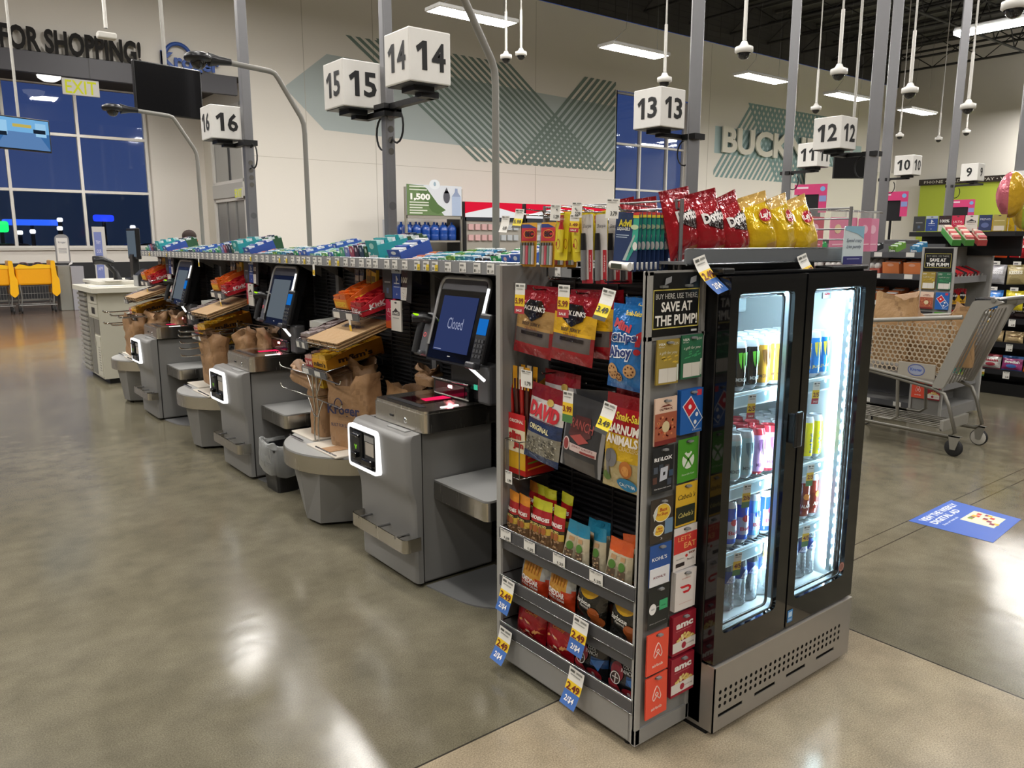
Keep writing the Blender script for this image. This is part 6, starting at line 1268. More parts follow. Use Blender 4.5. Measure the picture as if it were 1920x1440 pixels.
# ------------------------------------------------------------------ goods between the checkouts (one cluster, copied for the other two gaps)
def FXm(x, y, z): return Matrix.Translation((x, y, z)) @ Matrix.Rotation(NX, 4, 'Z')
places = [(0, 'between the nearest and middle checkouts'), (2.05, 'between the middle and farthest checkouts'), (4.10, 'beyond the farthest checkout')]
def clus(m, name, lab, cat, loc, rot=(0, 0, NX), grp=None, parts=()):
    base = None
    for i, (dy, w_) in enumerate(places):
        l = lab + ' ' + w_; L_ = (loc[0], loc[1] + dy, loc[2])
        if base is None:
            base = m.thing(name, l, cat, L_, rot, grp)
            for p, pm in parts: pm.build(p, base)
        else: dup(base, L_, None, l)
    return base
def box_display(w_, d, h, col, side, word, wc, wcol2=None, inside='c8a878'):
    m = M(); c = C(col); t = .003
    m.box(-w_ / 2, w_ / 2, 0, d, 0, t, C(side), 'card'); m.box(-w_ / 2, w_ / 2, d - t, d, 0, h * 1.15, C(side), 'card'); m.box(-w_ / 2, w_ / 2, 0, t, 0, h * .62, c, 'card')
    for s_ in (-1, 1): m.prism([(0, 0), (d, 0), (d, h * 1.15), (d * .45, h), (0, h * .62)], s_ * w_ / 2 - (t if s_ > 0 else 0), s_ * w_ / 2 + (0 if s_ > 0 else t), 'x', C(side), 'card')
    m.text(word, 0, h * .32, w_ * .8, h * .34, C(wc), -.001, bold=.04)
    n = 7
    for i in range(n):
        for j in range(2): m.box(-w_ * .46 + j * w_ * .47, -w_ * .46 + j * w_ * .47 + w_ * .44, t + i * (d - .01) / n, t + (i + .75) * (d - .01) / n, t, h * (.86 + .1 * ((i + j) % 2)), C(wcol2 or inside), 'foil')
    m.xf(Matrix.Rotation(NX, 4, 'Z') @ Matrix.Translation((-d / 2, w_ / 2, 0))); m.pop()
    T = m.T; m.xf(Matrix.Rotation(NX + math.pi / 2, 4, 'Z')); m.T = T
    m.xf(Matrix.Translation((w_ / 2, d / 2, h * .45)) @ Matrix.Rotation(R(90), 4, 'Z')); m.text(word, 0, 0, d * .6, h * .4, C(wc), -.001, bold=.04); m.T = T
    return m
clus(box_display(.155, .26, .085, 'e08a22', 'd4641e', "REESE'S", 'f2cc3a', 'd2601c'), 'candy_carton', 'open orange candy carton', 'candy carton', (1.885, 3.86, 1.165), (R(16), 0, NX), 'orange candy cartons')
clus(box_display(.11, .24, .08, 'b8202a', 'c02030', 'KitKat', 'f0e0dc', 'a81c26'), 'candy_carton', 'open red candy carton', 'candy carton', (1.90, 3.715, 1.14), (R(16), R(5), NX + R(4)), 'red candy cartons')
clus(box_display(.12, .40, .06, '4a2c2c', '3a2222', "HERSHEY'S", 'c8b8b0', 'a89a98'), 'candy_carton', 'long brown chocolate bar carton', 'candy carton', (1.79, 4.12, .965), (R(14), 0, NX + R(4)), 'brown chocolate cartons')
clus(box_display(.17, .36, .085, 'dca21e', 'c8881a', "m&m's", '3a2010', 'e0b030'), 'candy_carton', 'open yellow candy carton', 'candy carton', (1.80, 3.98, .835), (R(10), 0, NX + R(2)), 'yellow candy cartons')
clus(box_display(.09, .3, .075, 'b8484a', 'b85050', '3 M', 'f0dcd0', 'd8b0a8'), 'candy_carton', 'open pink candy carton left of the yellow one', 'candy carton', (1.80, 4.12, .83), (R(10), 0, NX + R(2)), 'pink candy cartons')
clus(box_display(.16, .30, .07, 'e0b82a', 'd8a820', 'm&m', '6a3a1a', 'd0a030'), 'candy_carton', 'yellow candy carton on the lowest wire shelf', 'candy carton', (1.82, 4.07, .72), (R(8), 0, NX), 'low yellow candy cartons')
# wire shelves under the cartons
def wire_shelf_thing(w_, d, tags):
    m = M(); g = C('a8a8a8')
    for i in range(9): m.tube([(-w_ / 2 + i * w_ / 8, 0, 0), (-w_ / 2 + i * w_ / 8, d, 0)], .0022, g, 'chrome', 4)
    m.tube([(-w_ / 2, 0, .0), (w_ / 2, 0, .0)], .003, g, 'chrome', 5); m.tube([(-w_ / 2, 0, .035), (w_ / 2, 0, .035)], .003, g, 'chrome', 5)
    for s_ in (-1, 1): m.tube([(s_ * w_ / 2, 0, .0), (s_ * w_ / 2, 0, .035), (s_ * w_ / 2, d, .06), (s_ * w_ / 2, d, 0)], .003, g, 'chrome', 5)
    r_ = M(); r_.box(-w_ / 2, w_ / 2, -.008, -.003, -.01, .03, C('5a5b5e'), 'plastic'); r_.rect(-w_ * .45, -w_ * .2, -.006, .026, C('dcdad4'), -.009); r_.rect(w_ * .05, w_ * .28, -.006, .026, C('dcdad4'), -.009)
    if tags: r_.rect(w_ * .12, w_ * .2, -.075, -.006, C('e6e4de'), -.0095); r_.rect(w_ * .12, w_ * .2, -.068, -.035, C('e8c030'), -.0105)
    return m, r_
for lab, w_, d, loc, t in (('wire shelf with clear rail under the orange candy carton', .30, .26, (1.878, 3.80, 1.125), 1), ('wire shelf under the brown chocolate bar carton', .15, .34, (1.775, 4.14, .945), 0), ('wire shelf under the yellow candy carton', .31, .34, (1.785, 4.02, .80), 0)):
    m, r_ = wire_shelf_thing(w_, d, t); clus(m, 'wire_shelf', lab, 'wire shelf', loc, (R(8), 0, NX), 'wire shelves at the checkouts', [('price_rail', r_)])
# stack of folded brown bags in a wire tray
m = M()
for i in range(5):
    a = [(-.16, 0), (.16, 0), (.16, .33), (-.16, .33)]; m.prism([(x + .004 * math.sin(i * 3 + x * 9), y + .006 * math.cos(i * 2)) for x, y in a], .004 + i * .0075, .0095 + i * .0075, 'z', C('a88a62') if i % 2 else C('b09068'), 'paper')
m.T = Matrix.Translation((0, .2, .0425)) @ Matrix.Rotation(R(-90), 4, 'X') @ Matrix.Rotation(0, 4, 'Z'); 
m.text('Kroger', 0, 0, .2, .06, C('4a4654'), -.0008, bold=.02); m.ring(-.02, .01, .05, .045, .004, C('4a4654'), -.0009, a0=20, a1=200)
tr = M(); g = C('8f8c86')
for i in range(5): x = -.15 + i * .075; tr.tube([(x, .3, -.004), (x, -.006, -.004), (x, -.010, .045)], .002, g, 'chrome', 4)
for y in (.0, .14): tr.tube([(-.16, y, -.004), (.16, y, -.004)], .002, g, 'chrome', 4)
tr.tube([(-.165, -.01, .02), (.165, -.01, .02)], .002, g, 'chrome', 4)
clus(m, 'folded_bag_stack', 'flat brown paper bags on a sloping wire tray', 'paper bag stack', (1.74, 3.80, .975), (R(17), 0, NX + R(3)), 'stacks of flat brown bags', [('wire_tray', tr)])
# grey coin box, hanging snacks, cards
m = M(); m.prism([(0, 0), (.2, 0), (.2, .055), (0, .04)], -.09, .09, 'x', C('a2a29c'), 'plastic'); m.box(-.088, .088, -.002, 0, .004, .036, C('b2b2ac'), 'plastic', .002); clus(m, 'receipt_printer', 'low light grey printer box above the chocolate carton', 'printer', (1.93, 4.30, 1.02), (0, 0, NX), 'grey printer boxes')
m = M(); m.box(-.05, .05, 0, .02, -.02, .0, C('8a8a86'), 'plastic')
sn = [('snack_pouch', 'dark snack pouch hanging behind the orange carton', '5a4f4c', 'b8a8a0', 4.02, 1.275), ('snack_pouch', 'second dark snack pouch hanging behind the orange carton', '4a4446', 'a8a0a0', 3.97, 1.275), ('card_pack', 'yellow ochre card pack hanging over the orange carton', 'b8923a', '8a6a28', 3.885, 1.275), ('card_pack', 'yellow card pack hanging right of the ochre one', 'd0b02c', '7a6a20', 3.83, 1.275)]
for nm, lab, c1, c2, y, z in sn:
    m = M(); m.prism(rounded([(-.03, 0), (.03, 0), (.03, .095), (-.03, .095)], .004, 2), 0, .018, 'y', C(c1), 'foil' if 'dark' in lab else 'card'); m.rect(-.02, .02, .03, .06, C(c2), -.001); m.disc(0, .088, .006, .003, BLK, -.0012, n=8); clus(m, nm, lab, 'hanging pack', (2.06, y, z), (0, R(2), NX), 'packs hanging on the wire panel')
def simple_card(w_, h, col, f, n=3):
    m = M()
    for k in range(n): m.box(-w_ / 2, w_ / 2, .003 * k, .003 * k + .0015, 0, h, C(col), 'card')
    f(m, w_, h); m.disc(0, h * .93, w_ * .12, h * .03, C('3a3a3c'), -.0009, n=10); return m
def f_dark(m, w_, h): m.rect(-w_ * .3, w_ * .3, h * .55, h * .6, C('9a9a9a')); m.rect(-w_ * .1, w_ * .12, h * .2, h * .38, C('4a5a74'))
def f_ps(m, w_, h):
    m.rect(-w_ / 2, w_ / 2, h * .83, h, C('b4bcc8')); m.poly([(-w_ * .06, h * .50), (w_ * .02, h * .47), (w_ * .02, h * .70), (w_ * .14, h * .66), (w_ * .14, h * .60), (w_ * .06, h * .60), (w_ * .06, h * .73), (-w_ * .06, h * .76)], C('e8ecf4'), -.001); m.rect(-w_ * .26, w_ * .28, h * .49, h * .525, C('e8ecf4'), -.0009); m.rect(-w_ * .3, w_ * .3, h * .38, h * .40, C('c8d0e4'), -.0009); m.text('+', .0, h * .15, .012, .012, C('e8ecf4'), -.001)
def f_100(m, w_, h):
    m.text('100%', 0, h * .66, w_ * .8, h * .2, C('ece8e4'), -.001, bold=.03); m.rect(-w_ / 2, w_ / 2, 0, h * .42, C('dcd8d2'), -.0008); rr = random.Random(4)
    for k in range(12): a, b = rr.uniform(-.4, .4) * w_, rr.uniform(.05, .38) * h; m.rect(a - .002, a + .002, b - .002, b + .002, C(rr.choice(['b03030', '303030', '907050'])), -.0011)
def f_ulta(m, w_, h): m.poly([(-w_ / 2, 0), (w_ / 2, 0), (w_ / 2, h * .32), (-w_ / 2, h * .22)], C('e2642e'), -.0008); m.text('ULTA', 0, h * .6, w_ * .75, h * .13, C('f4dce0'), -.001, bold=.01); m.ring(0, h * .58, w_ * .4, h * .2, .0015, C('f4dce0'), -.001, a0=200, a1=340)
def f_lowes(m, w_, h): m.poly([(-w_ * .36, h * .52), (w_ * .36, h * .52), (w_ * .36, h * .64), (w_ * .2, h * .66), (0, h * .76), (-w_ * .2, h * .66), (-w_ * .36, h * .64)], C('232326'), -.0008); m.text("LOWE'S", 0, h * .585, w_ * .6, h * .09, C('e8e6e0'), -.0014, bold=.03); m.rect(-w_ * .3, w_ * .3, h * .42, h * .44, C('8a8a88'), -.0009)
def f_ncr(m, w_, h): m.text('PREPAID', 0, h * .72, w_ * .8, h * .12, C('c4cce0'), -.001); m.disc(0, h * .35, w_ * .3, h * .16, C('5a6a9a'), -.0009)
def f_gold(m, w_, h): m.rect(-w_ * .4, w_ * .4, 0, h * .3, C('d4cec0'), -.0009); m.rect(-w_ * .4, w_ * .4, h * .6, h * .64, C('d8cc98'), -.0009)
CARDS = {'dark': simple_card(.1, .155, '3a3b3c', f_dark), 'blue': simple_card(.1, .155, '2c4a94', f_ps), 'hundred': simple_card(.1, .155, '3a2226', f_100), 'ulta': simple_card(.1, .155, 'c8284e', f_ulta), 'lowes': simple_card(.1, .155, 'd8d4cc', f_lowes), 'navy': simple_card(.1, .155, '2a3a64', f_ncr), 'gold': simple_card(.1, .155, 'a89a54', f_gold)}
CW = {'dark': 'charcoal gift card with a light bar', 'blue': 'blue and white game gift card', 'hundred': 'maroon gift card reading 100%', 'ulta': 'pink and orange beauty gift card', 'lowes': 'white gift card with black gable emblem', 'navy': 'navy prepaid gift card', 'gold': 'olive gold gift card'}
for k, y, z in (('dark', 3.625, 1.225), ('blue', 3.53, 1.232), ('hundred', 3.44, 1.228), ('ulta', 3.60, 1.075), ('lowes', 3.51, 1.07)):
    clus(CARDS[k], 'gift_card', CW[k] + ' on the island,', 'gift card', (2.03 - (.02 if k in ('lowes',) else 0), y, z), (0, 0, NX), 'gift cards on the island')
m = M()
for i in range(9):
    a = R(-6 - i * 1.6); m.xf(Matrix.Translation((0, .002 * i, .15)) @ Matrix.Rotation(-a, 4, 'Y')); m.box(-.022, .022, 0, .0015, -.165, 0, C('3c3c3e') if i % 2 else C('2c2c2e'), 'card'); m.pop()
    m.T = Matrix.Identity(4)
m.box(-.03, .03, -.004, .02, .145, .16, C('6a6a6c'), 'plastic', .004)
clus(m, 'card_fan', 'fanned bunch of black hanging cards', 'card bunch', (2.02, 3.38, 1.235), (0, 0, NX), 'black card fans')
# ------------------------------------------------------------------ far left: service cabinet, child carts, stands, person
O = (2.3, 9.9, 0); kb = thing('service_cabinet', 'tall light grey service cabinet at the far end of the island', 'service cabinet', O); KG = C('b4b1a2')
m = M(O); m.box(1.71, 3.0, 9.26, 10.3, .06, .985, KG, 'paint'); m.box(1.77, 2.9, 9.32, 10.25, 0, .07, C('2a2a2a')); m.build('carcass', kb)
m = M(O); m.prism(rounded([(1.65, 9.20), (3.05, 9.20), (3.05, 10.35), (1.65, 10.35)], [.06, .02, .02, .06], 4), .985, 1.035, 'z', C('c2bfb2'), 'paint'); m.build('worktop', kb)
m = M(O); m.box(1.85, 3.05, 9.9, 10.8, 1.035, 1.075, C('c9c6bb'), 'paint', .006); m.build('raised_ledge', kb)
for i, (z0, z1) in enumerate(((.86, .965), (.72, .85))):
    m = M(O); m.box(1.702, 1.710, 9.29, 9.78, z0, z1, C('bdbaac'), 'paint', .002); m.box(1.700, 1.703, 9.42, 9.58, z0 + .03, z1 - .03, C('2a2b2c'), 'plastic'); m.build('drawer', kb)
m = M(O); m.box(1.702, 1.710, 9.29, 9.53, .08, .52, C('bdbaac'), 'paint', .002); m.box(1.690, 1.702, 9.5, 9.515, .40, .48, C('d8d8d8'), 'chrome')
for i in range(10):
    for y in (9.33, 9.38): m.box(1.700, 1.703, y, y + .012, .14 + i * .028, .15 + i * .028, C('3a3a38'))
m.build('door', kb)
m = M(O); m.box(1.705, 1.710, 9.56, 9.78, .08, .7, C('6e6d66'), 'plastic'); m.box(1.705, 1.710, 9.29, 9.53, .54, .7, C('6e6d66'), 'plastic'); m.box(1.74, 1.75, 9.3, 9.5, .55, .66, C('d8d8d4'), 'film'); m.build('open_bay', kb)
m = M(O); m.box(1.705, 1.710, 9.82, 10.28, .06, .98, C('8f8d86'))
for i in range(16): m.box(1.685, 1.710, 9.83, 10.26, .1 + i * .055, .125 + i * .055, C('c4c2ba'), 'alum')
m.build('louvre_rack', kb)
r = thing('service_monitor', 'tall black portrait monitor on the service cabinet', 'monitor', (2.3, 10.2, 1.075))
m = M(); m.xf(Matrix.Rotation(NX - R(0), 4, 'Z')); m.box(-.22, .22, 0, .05, .24, .60, BLK, 'plastic', .01); m.build('casing', r)
m = M(); m.xf(Matrix.Rotation(NX, 4, 'Z')); m.rect(-.2, .2, .27, .57, C('5b6670'), -.002, 'glow'); m.build('display', r)
m = M(); m.box(-.02, .05, -.08, .08, 0, .3, BLK, 'plastic', .01); m.box(-.08, .1, -.12, .12, 0, .02, BLK, 'plastic', .005); m.build('stand', r)
r = thing('barcode_scanner', 'black barcode scanner on its stand on the service cabinet', 'scanner', (1.95, 9.95, 1.075))
m = M(); m.tube([(.12, 0, .0), (.1, 0, .1), (.02, 0, .2)], [.05, .03, .03], BLK, 'plastic', 8); m.tube([(-.12, 0, .235), (-.04, 0, .24), (.08, 0, .2)], [.05, .05, .03], BLK, 'plastic', 10); m.build('gun', r)
m = M(); m.box(-.03, .15, -.08, .08, 0, .015, C('e0dcd4'), 'plastic', .004); m.build('base', r)
r = thing('cash_printer', 'black rounded printer on the service cabinet', 'printer', (2.25, 9.45, 1.035))
m = M(); m.prism(rounded([(-.1, 0), (.25, 0), (.25, .14), (-.02, .19), (-.1, .12)], .03), -.09, .09, 'y', C('222224'), 'plastic'); m.build('body', r)
m = M(); m.box(-.11, -.1, -.09, .09, 0, .12, C('8a8b8c'), 'plastic', .004); m.build('front_plate', r)
m = M(); m.box(-.15, .2, -.1, .1, 0, .006, C('dedbd2'), 'paper'); m.thing('paper_sheet', 'white sheet of paper on the service cabinet worktop', 'paper', (1.85, 9.6, 1.036))
# yellow child carts
def kid_cart():
    r = thing('child_cart', 'x', 'shopping cart', (0, 0, 0), group='yellow child carts'); YL = C('eba410')
    m = M(); m.box(-.38, .30, 0, .5, .60, .98, YL, 'plastic', .04); m.prism(rounded([(-.38, .98), (-.3, 1.05), (-.1, 1.0), (.05, 1.05), (.3, 1.02), (.3, .95), (-.38, .95)], .03, 3), -.01, .03, 'y', C('f4c01e'), 'plastic'); m.build('body', r)
    m = M(); m.prism(rounded([(.28, 1.12), (.36, 1.12), (.38, .8), (.42, .72), (.42, .42), (.34, .34), (.26, .42), (.28, .7)], .03, 3), -.04, .5, 'y', C('f2b416'), 'plastic'); m.build('side_panel', r)
    m = M()
    for x in (-.22, .05): m.tube([(x + .09 * math.cos(a), .05, 1.02 + .06 * math.sin(a)) for a in [q * math.pi / 8 for q in range(9)]], .012, C('5a3a4a'), 'plastic', 5)
    m.build('steering_wheels', r)
    m = M(); g = C('8f8f8c')
    for x in (-.33, .27): m.tube([(x, 0, .62), (x + .02, 0, .35), (x, 0, .16)], .014, g, 'alum', 6); m.tube([(x, .45, .62), (x, .45, .16)], .014, g, 'alum', 6)
    m.tube([(-.38, 0, .17), (.34, 0, .17)], .014, g, 'alum', 6); m.tube([(-.38, .45, .17), (.34, .45, .17)], .014, g, 'alum', 6)
    for i in range(12): m.tube([(-.34 + i * .054, .05, .58), (-.34 + i * .054, .05, .30)], .004, g, 'alum', 4)
    for x in (-.33, .27):
        for z in (.17, .6): m.tube([(x, 0, z), (x, .45, z)], .012, g, 'alum', 5)
    for z in (.3, .42, .58): m.tube([(-.34, .05, z), (.28, .05, z)], .005, g, 'alum', 4)
    m.build('frame', r)
    for x in (-.33, .3):
        for y in (.03, .45): m = M(); m.lathe([(.001, -.015), (.06, -.015), (.065, 0), (.06, .015), (.001, .015)], (x, y, .065), C('2a2a2a'), 'rubber', 14, 'x'); m.tube([(x, y, .17), (x, y, .07)], .012, g, 'alum', 6); m.build('wheel', r)
    return r
kc = kid_cart(); kc.location = (2.50, 19.7, 0); kc['label'] = 'yellow child seat cart, right one in full view before the windows'
dup(kc, (1.72, 19.7, 0), None, 'yellow child seat cart cut by the left edge of the photo')
m = M(); m.box(-8, 2.9, 0, .06, .22, .26, C('b5b5b0'), 'alum')
for x in (-6, -3, 0, 2.85): m.box(x, x + .05, 0, .05, 0, .22, C('9a9a96'), 'alum')
m.thing('cart_rail', 'low metal bumper rail behind the yellow carts', 'rail', (0, 20.4, 0))
# wipes stand with sign
r = thing('wipes_stand', 'grey cart wipes stand with framed white notice on top', 'dispenser stand', (3.1, 20.0, 0))
m = M(); m.box(-.15, .1, 0, .4, 0, 1.0, C('86867e'), 'paint', .01); m.box(.1, .36, -.05, .35, 0, .98, C('9a9aa0'), 'paint', .01); m.build('body', r)
m = M(); m.quad([(.14, 0, .985), (.32, 0, .985), (.32, .25, .985), (.14, .25, .985)], C('22222c'), 'plastic'); m.prism([(.08, 1.0), (.15, 1.03), (.18, 1.1), (.12, 1.1)], 0, .05, 'y', C('dcdcdc'), 'paper'); m.build('lid', r, 'opening with a wipe sticking out')
m = M(); m.prism(rounded([(-.15, 1.05), (.13, 1.05), (.13, 1.62), (.06, 1.68), (-.08, 1.68), (-.15, 1.62)], .05, 4), 0, .04, 'y', C('9a9a9c'), 'alum'); m.rect(-.12, .10, 1.09, 1.6, C('d8d6d2'), -.002); m.text('Kroger', -.01, 1.5, .15, .06, C('3a3f5a'), -.004)
for i in range(4): m.rect(-.09, .07, 1.36 - i * .03, 1.372 - i * .03, C('77777a'), -.004)
m.build('notice_frame', r)
r = thing('banner_stand', 'slim white leaning banner with purple-blue text panel', 'banner', (3.95, 20.5, 0))
m = M(); m.box(-.15, .12, 0, .03, .05, 1.86, C('cfcdc8'), 'plastic', .004); m.rect(-.12, .04, .2, 1.74, C('7a86c0'), -.002); 
for i, (t, z) in enumerate((('TRY', 1.5), ('OUR', 1.3), ('NEW', 1.1), ('APP', .9))): m.text(t, -.04, z, .1, .08, C('e0e0ec'), -.004)
m.build('panel', r)
m = M(); m.box(-.2, .2, -.12, .12, 0, .05, C('8a8a88'), 'plastic', .01); m.build('foot', r)
# person beyond the island, only the top of the head shows
def person(loc, rz):
    r = thing('person', 'person with dark hair standing beyond the island, only the head showing', 'person', loc, (0, 0, rz))
    bm = bmesh.new(); V = {}; S = C('b07a5c')
    J = {'pel': ((0, 0, .92), .125), 'ch': ((0, .0, 1.22), .15), 'nk0': ((0, 0, 1.36), .07), 'nk': ((0, 0, 1.42), .05), 'hd': ((0, -.01, 1.50), .075), 'hd2': ((0, -.005, 1.585), .08), 'sl': ((.17, 0, 1.31), .06), 'el': ((.22, .03, 1.04), .042), 'hl': ((.2, -.12, .84), .028), 'sr': ((-.17, 0, 1.31), .06), 'er': ((-.22, .03, 1.04), .042), 'hr': ((-.2, -.12, .84), .028),
         'tl': ((.09, 0, .85), .09), 'kl': ((.1, -.01, .48), .06), 'al': ((.1, .02, .09), .042), 'fl': ((.1, -.13, .04), .035), 'tr': ((-.09, 0, .85), .09), 'kr': ((-.1, -.01, .48), .06), 'ar': ((-.1, .02, .09), .042), 'fr': ((-.1, -.13, .04), .035)}
    me = bpy.data.meshes.new('body'); ks = list(J); E_ = [('pel', 'ch'), ('ch', 'nk0'), ('nk0', 'nk'), ('nk', 'hd'), ('hd', 'hd2'), ('ch', 'sl'), ('sl', 'el'), ('el', 'hl'), ('ch', 'sr'), ('sr', 'er'), ('er', 'hr'), ('pel', 'tl'), ('tl', 'kl'), ('kl', 'al'), ('al', 'fl'), ('pel', 'tr'), ('tr', 'kr'), ('kr', 'ar'), ('ar', 'fr')]
    vs = [J[k][0] for k in ks]; rad = [J[k][1] for k in ks]; es = [(ks.index(a), ks.index(b)) for a, b in E_]
    for sx, h0 in ((1, 'hl'), (-1, 'hr')):
        p = Vector(J[h0][0])
        for f in range(5):
            a = p + Vector((sx * (-.02 + .012 * f if f < 4 else -.03), -.03, -.05 if f < 4 else -.01)); b = a + Vector((0, -.02, -.045 + .005 * abs(f - 1.5) if f < 4 else -.03)); i = len(vs); vs += [a[:], b[:]]; rad += [.009, .008]; es += [(ks.index(h0), i), (i, i + 1)]
    me.from_pydata(vs, es, []); o = bpy.data.objects.new('body', me); COL.objects.link(o); o.parent = r
    sk = o.modifiers.new('skin', 'SKIN'); lay = me.skin_vertices[0] if me.skin_vertices else None
    if lay is None: bm.from_mesh(me); bm.verts.layers.skin.verify(); bm.to_mesh(me); lay = me.skin_vertices[0]
    for i, q in enumerate(rad): lay.data[i].radius = (q, q)
    lay.data[0].use_root = True; o.modifiers.new('sub', 'SUBSURF').levels = 2
    dg = bpy.context.evaluated_depsgraph_get(); ev = o.evaluated_get(dg).to_mesh(); m = M()
    m.add([v.co[:] for v in ev.vertices], [tuple(p.vertices) for p in ev.polygons], [(C('2e3350') if .1 < p.center.z < .93 else (C('1c1c1c') if p.center.z < .1 else (C('5a6a7a') if p.center.z < 1.36 and abs(p.center.x) < .3 and p.center.z > .88 else S))) for p in ev.polygons], 'matte', True)
    bpy.data.objects.remove(o)
    for sx in (-1, 1): m.ball((sx * .028, -.082, 1.555), .009, C('1c1410'), 'gloss', 8); m.ball((sx * .082, .0, 1.54), .018, S, 'matte', 8, (.5, 1, 1.4))
    m.ball((0, -.092, 1.532), .014, S, 'matte', 8, (.8, 1, 1.3)); m.ball((0, -.08, 1.50), .016, C('8a4a40'), 'matte', 8, (1.3, .5, .4)); m.build('body', r)
    h = M(); h.ball((0, .018, 1.60), .098, C('2a1c16'), 'matte', 16, (1, 1.08, 1.0)); h.ball((0, .06, 1.52), .085, C('2a1c16'), 'matte', 12, (1, .7, 1.2)); h.build('hair', r)
v = at_y(357, 440, 12.5); person((v.x, 12.5, 0), R(60))
# outside in the dusk: car, sign glow, trees
m = M(); pr = rounded([(-2.2, .3), (2.2, .3), (2.2, .8), (1.4, .95), (.8, 1.45), (-.9, 1.45), (-1.5, .95), (-2.2, .85)], .15, 4); m.prism(pr, -.85, .85, 'y', C('1d2126'), 'gloss')
for x in (-1.4, 1.4): m.lathe([(.001, -.9), (.32, -.9), (.32, .9), (.001, .9)], (x, 0, .2), C('0c0c0c'), 'rubber', 16, 'y')
c_ = m.thing('parked_car', 'dark parked car seen through the left window', 'car', (3.5, 36, 0)); dup(c_, (9.5, 38, 0), (0, 0, R(10)), 'dark parked car behind the right pane of the left window')
def glowbar(px, py, y, w_, h, col, lab, nm='blue_light', cat='light'):
    v = at_y(px, py, y); m = M(); m.box(-w_ / 2, w_ / 2, 0, .3, -h / 2, h / 2, C(col), 'ledring', h * .3)
    m.box(-.1, .1, .1, .3, -(v.z), -h / 2, C('222222'), 'matte'); m.thing(nm, lab, cat, v)
glowbar(195, 409, 60, 1.3, .45, '1f3cff', 'blue glowing canopy light outside the left window'); glowbar(60, 417, 62, 3.4, .4, '2456d8', 'long blue canopy light low outside the left window'); glowbar(3, 425, 60, .8, .7, '18e06a', 'green traffic light at the left edge of the window', 'traffic_light')
for i, (px, py) in enumerate(((113, 412), (113, 428), (38, 436), (62, 434), (250, 426))): glowbar(px, py, 55, .3, .25, 'e8eef8', 'small white lamp outside the left window, %s from the left' % ['fourth', 'lower of the upright pair,', 'first', 'second', 'last'][i], 'lamp_post')
# ------------------------------------------------------------------ right side: second island rack, cart, candy rack, balloons
PO = (6.85, 2.86, 0); r2 = thing('snack_rack', 'second grey snack rack, behind the shopping cart', 'snack rack', PO)
m = M(PO); m.box(6.85, 6.87, 2.86, 3.12, .03, 1.475, C('8e8d8a')); m.box(6.84, 6.86, 2.855, 2.875, .03, 1.475, C('a8a7a3')); m.box(6.84, 6.86, 3.105, 3.125, .03, 1.475, C('a8a7a3')); m.build('end_panel', r2)
m = M(PO); m.box(6.86, 7.55, 3.04, 3.06, .03, 1.475, C('8b8a88')); m.box(7.52, 7.55, 2.84, 3.06, .03, 1.475, C('9a9996')); m.box(7.535, 7.552, 2.835, 2.845, .03, 1.475, C('b8b7b3')); m.box(6.86, 7.53, 2.86, 3.05, .03, .12, C('8b8a88')); m.build('side_panel', r2)
for z in (.30, .62, 1.20):
    t = M(PO); t.box(6.87, 7.5, 2.87, 3.05, z, z + .008, C('77767a')); t.box(6.87, 7.5, 2.86, 2.87, z - .02, z + .035, C('8a8a8c'), 'plastic'); t.build('shelf', r2)
m = M(PO); m.xf(Matrix.Translation((6.838, 2.99, 1.39)) @ Matrix.Rotation(NX, 4, 'Z')); m.box(-.115, .115, 0, .004, -.11, .075, C('111112'), 'plastic')
for a in ((-.105, .105, .03, .033), (-.105, .105, -.083, -.08), (.102, .105, -.083, .033), (-.105, -.102, -.083, .033)): m.rect(*a, C('b8ac58'), -.0012)
m.text('BUY HERE, USE THERE,', 0, .01, .18, .016, C('9a988f'), -.0018); m.text('SAVE AT', 0, -.02, .13, .028, C('efede6'), -.0018, bold=.03); m.text('THE PUMP!', 0, -.058, .18, .030, C('efede6'), -.0018, bold=.03); m.build('header_sign', r2, 'black sign reading SAVE AT THE PUMP!')
def gcard2(lab, y, z, w_, h, col, dr):
    m = M(); m.box(-w_ / 2, w_ / 2, 0, .006, -h / 2, h / 2, C(col), 'card'); dr(m, w_, h); m.thing('gift_card', lab + ' on the second rack behind the cart', 'gift card', (6.832, y, z), (0, 0, NX), 'gift cards on the second rack')
for lab, y, z, col, dr in (('gold Visa gift card', 3.05, 1.20, 'a08a3a', dr_visa('a08a3a', 'd8b840', '$25')), ('green Visa gift card', 2.925, 1.20, '2c6a4a', dr_visa('2c6a4a', '3f9a62', '$50')), ('steakhouse gift card', 3.05, 1.035, 'e6c9b4', dr_outback), ('blue pizza gift card', 2.925, 1.035, '1f62b4', dr_domino), ('coral gift card with white emblem', 3.05, .43, 'f0553c', dr_air), ('dark red cinema gift card', 2.925, .43, '9c1c30', dr_amc), ('lower coral gift card with white emblem', 3.05, .27, 'f0553c', dr_air), ('lower dark red cinema gift card', 2.925, .27, '9c1c30', dr_amc), ('black game gift card', 3.05, .87, '1b1c20', dr_roblox), ('green console gift card', 2.925, .87, '4c9a2a', dr_xbox), ('red and white restaurant gift card', 2.925, .60, 'e6e0dc', dr_eat), ('blue store gift card', 3.05, .60, '24529c', dr_kohl)):
    gcard2(lab, y, z, .108, .142, col, dr)
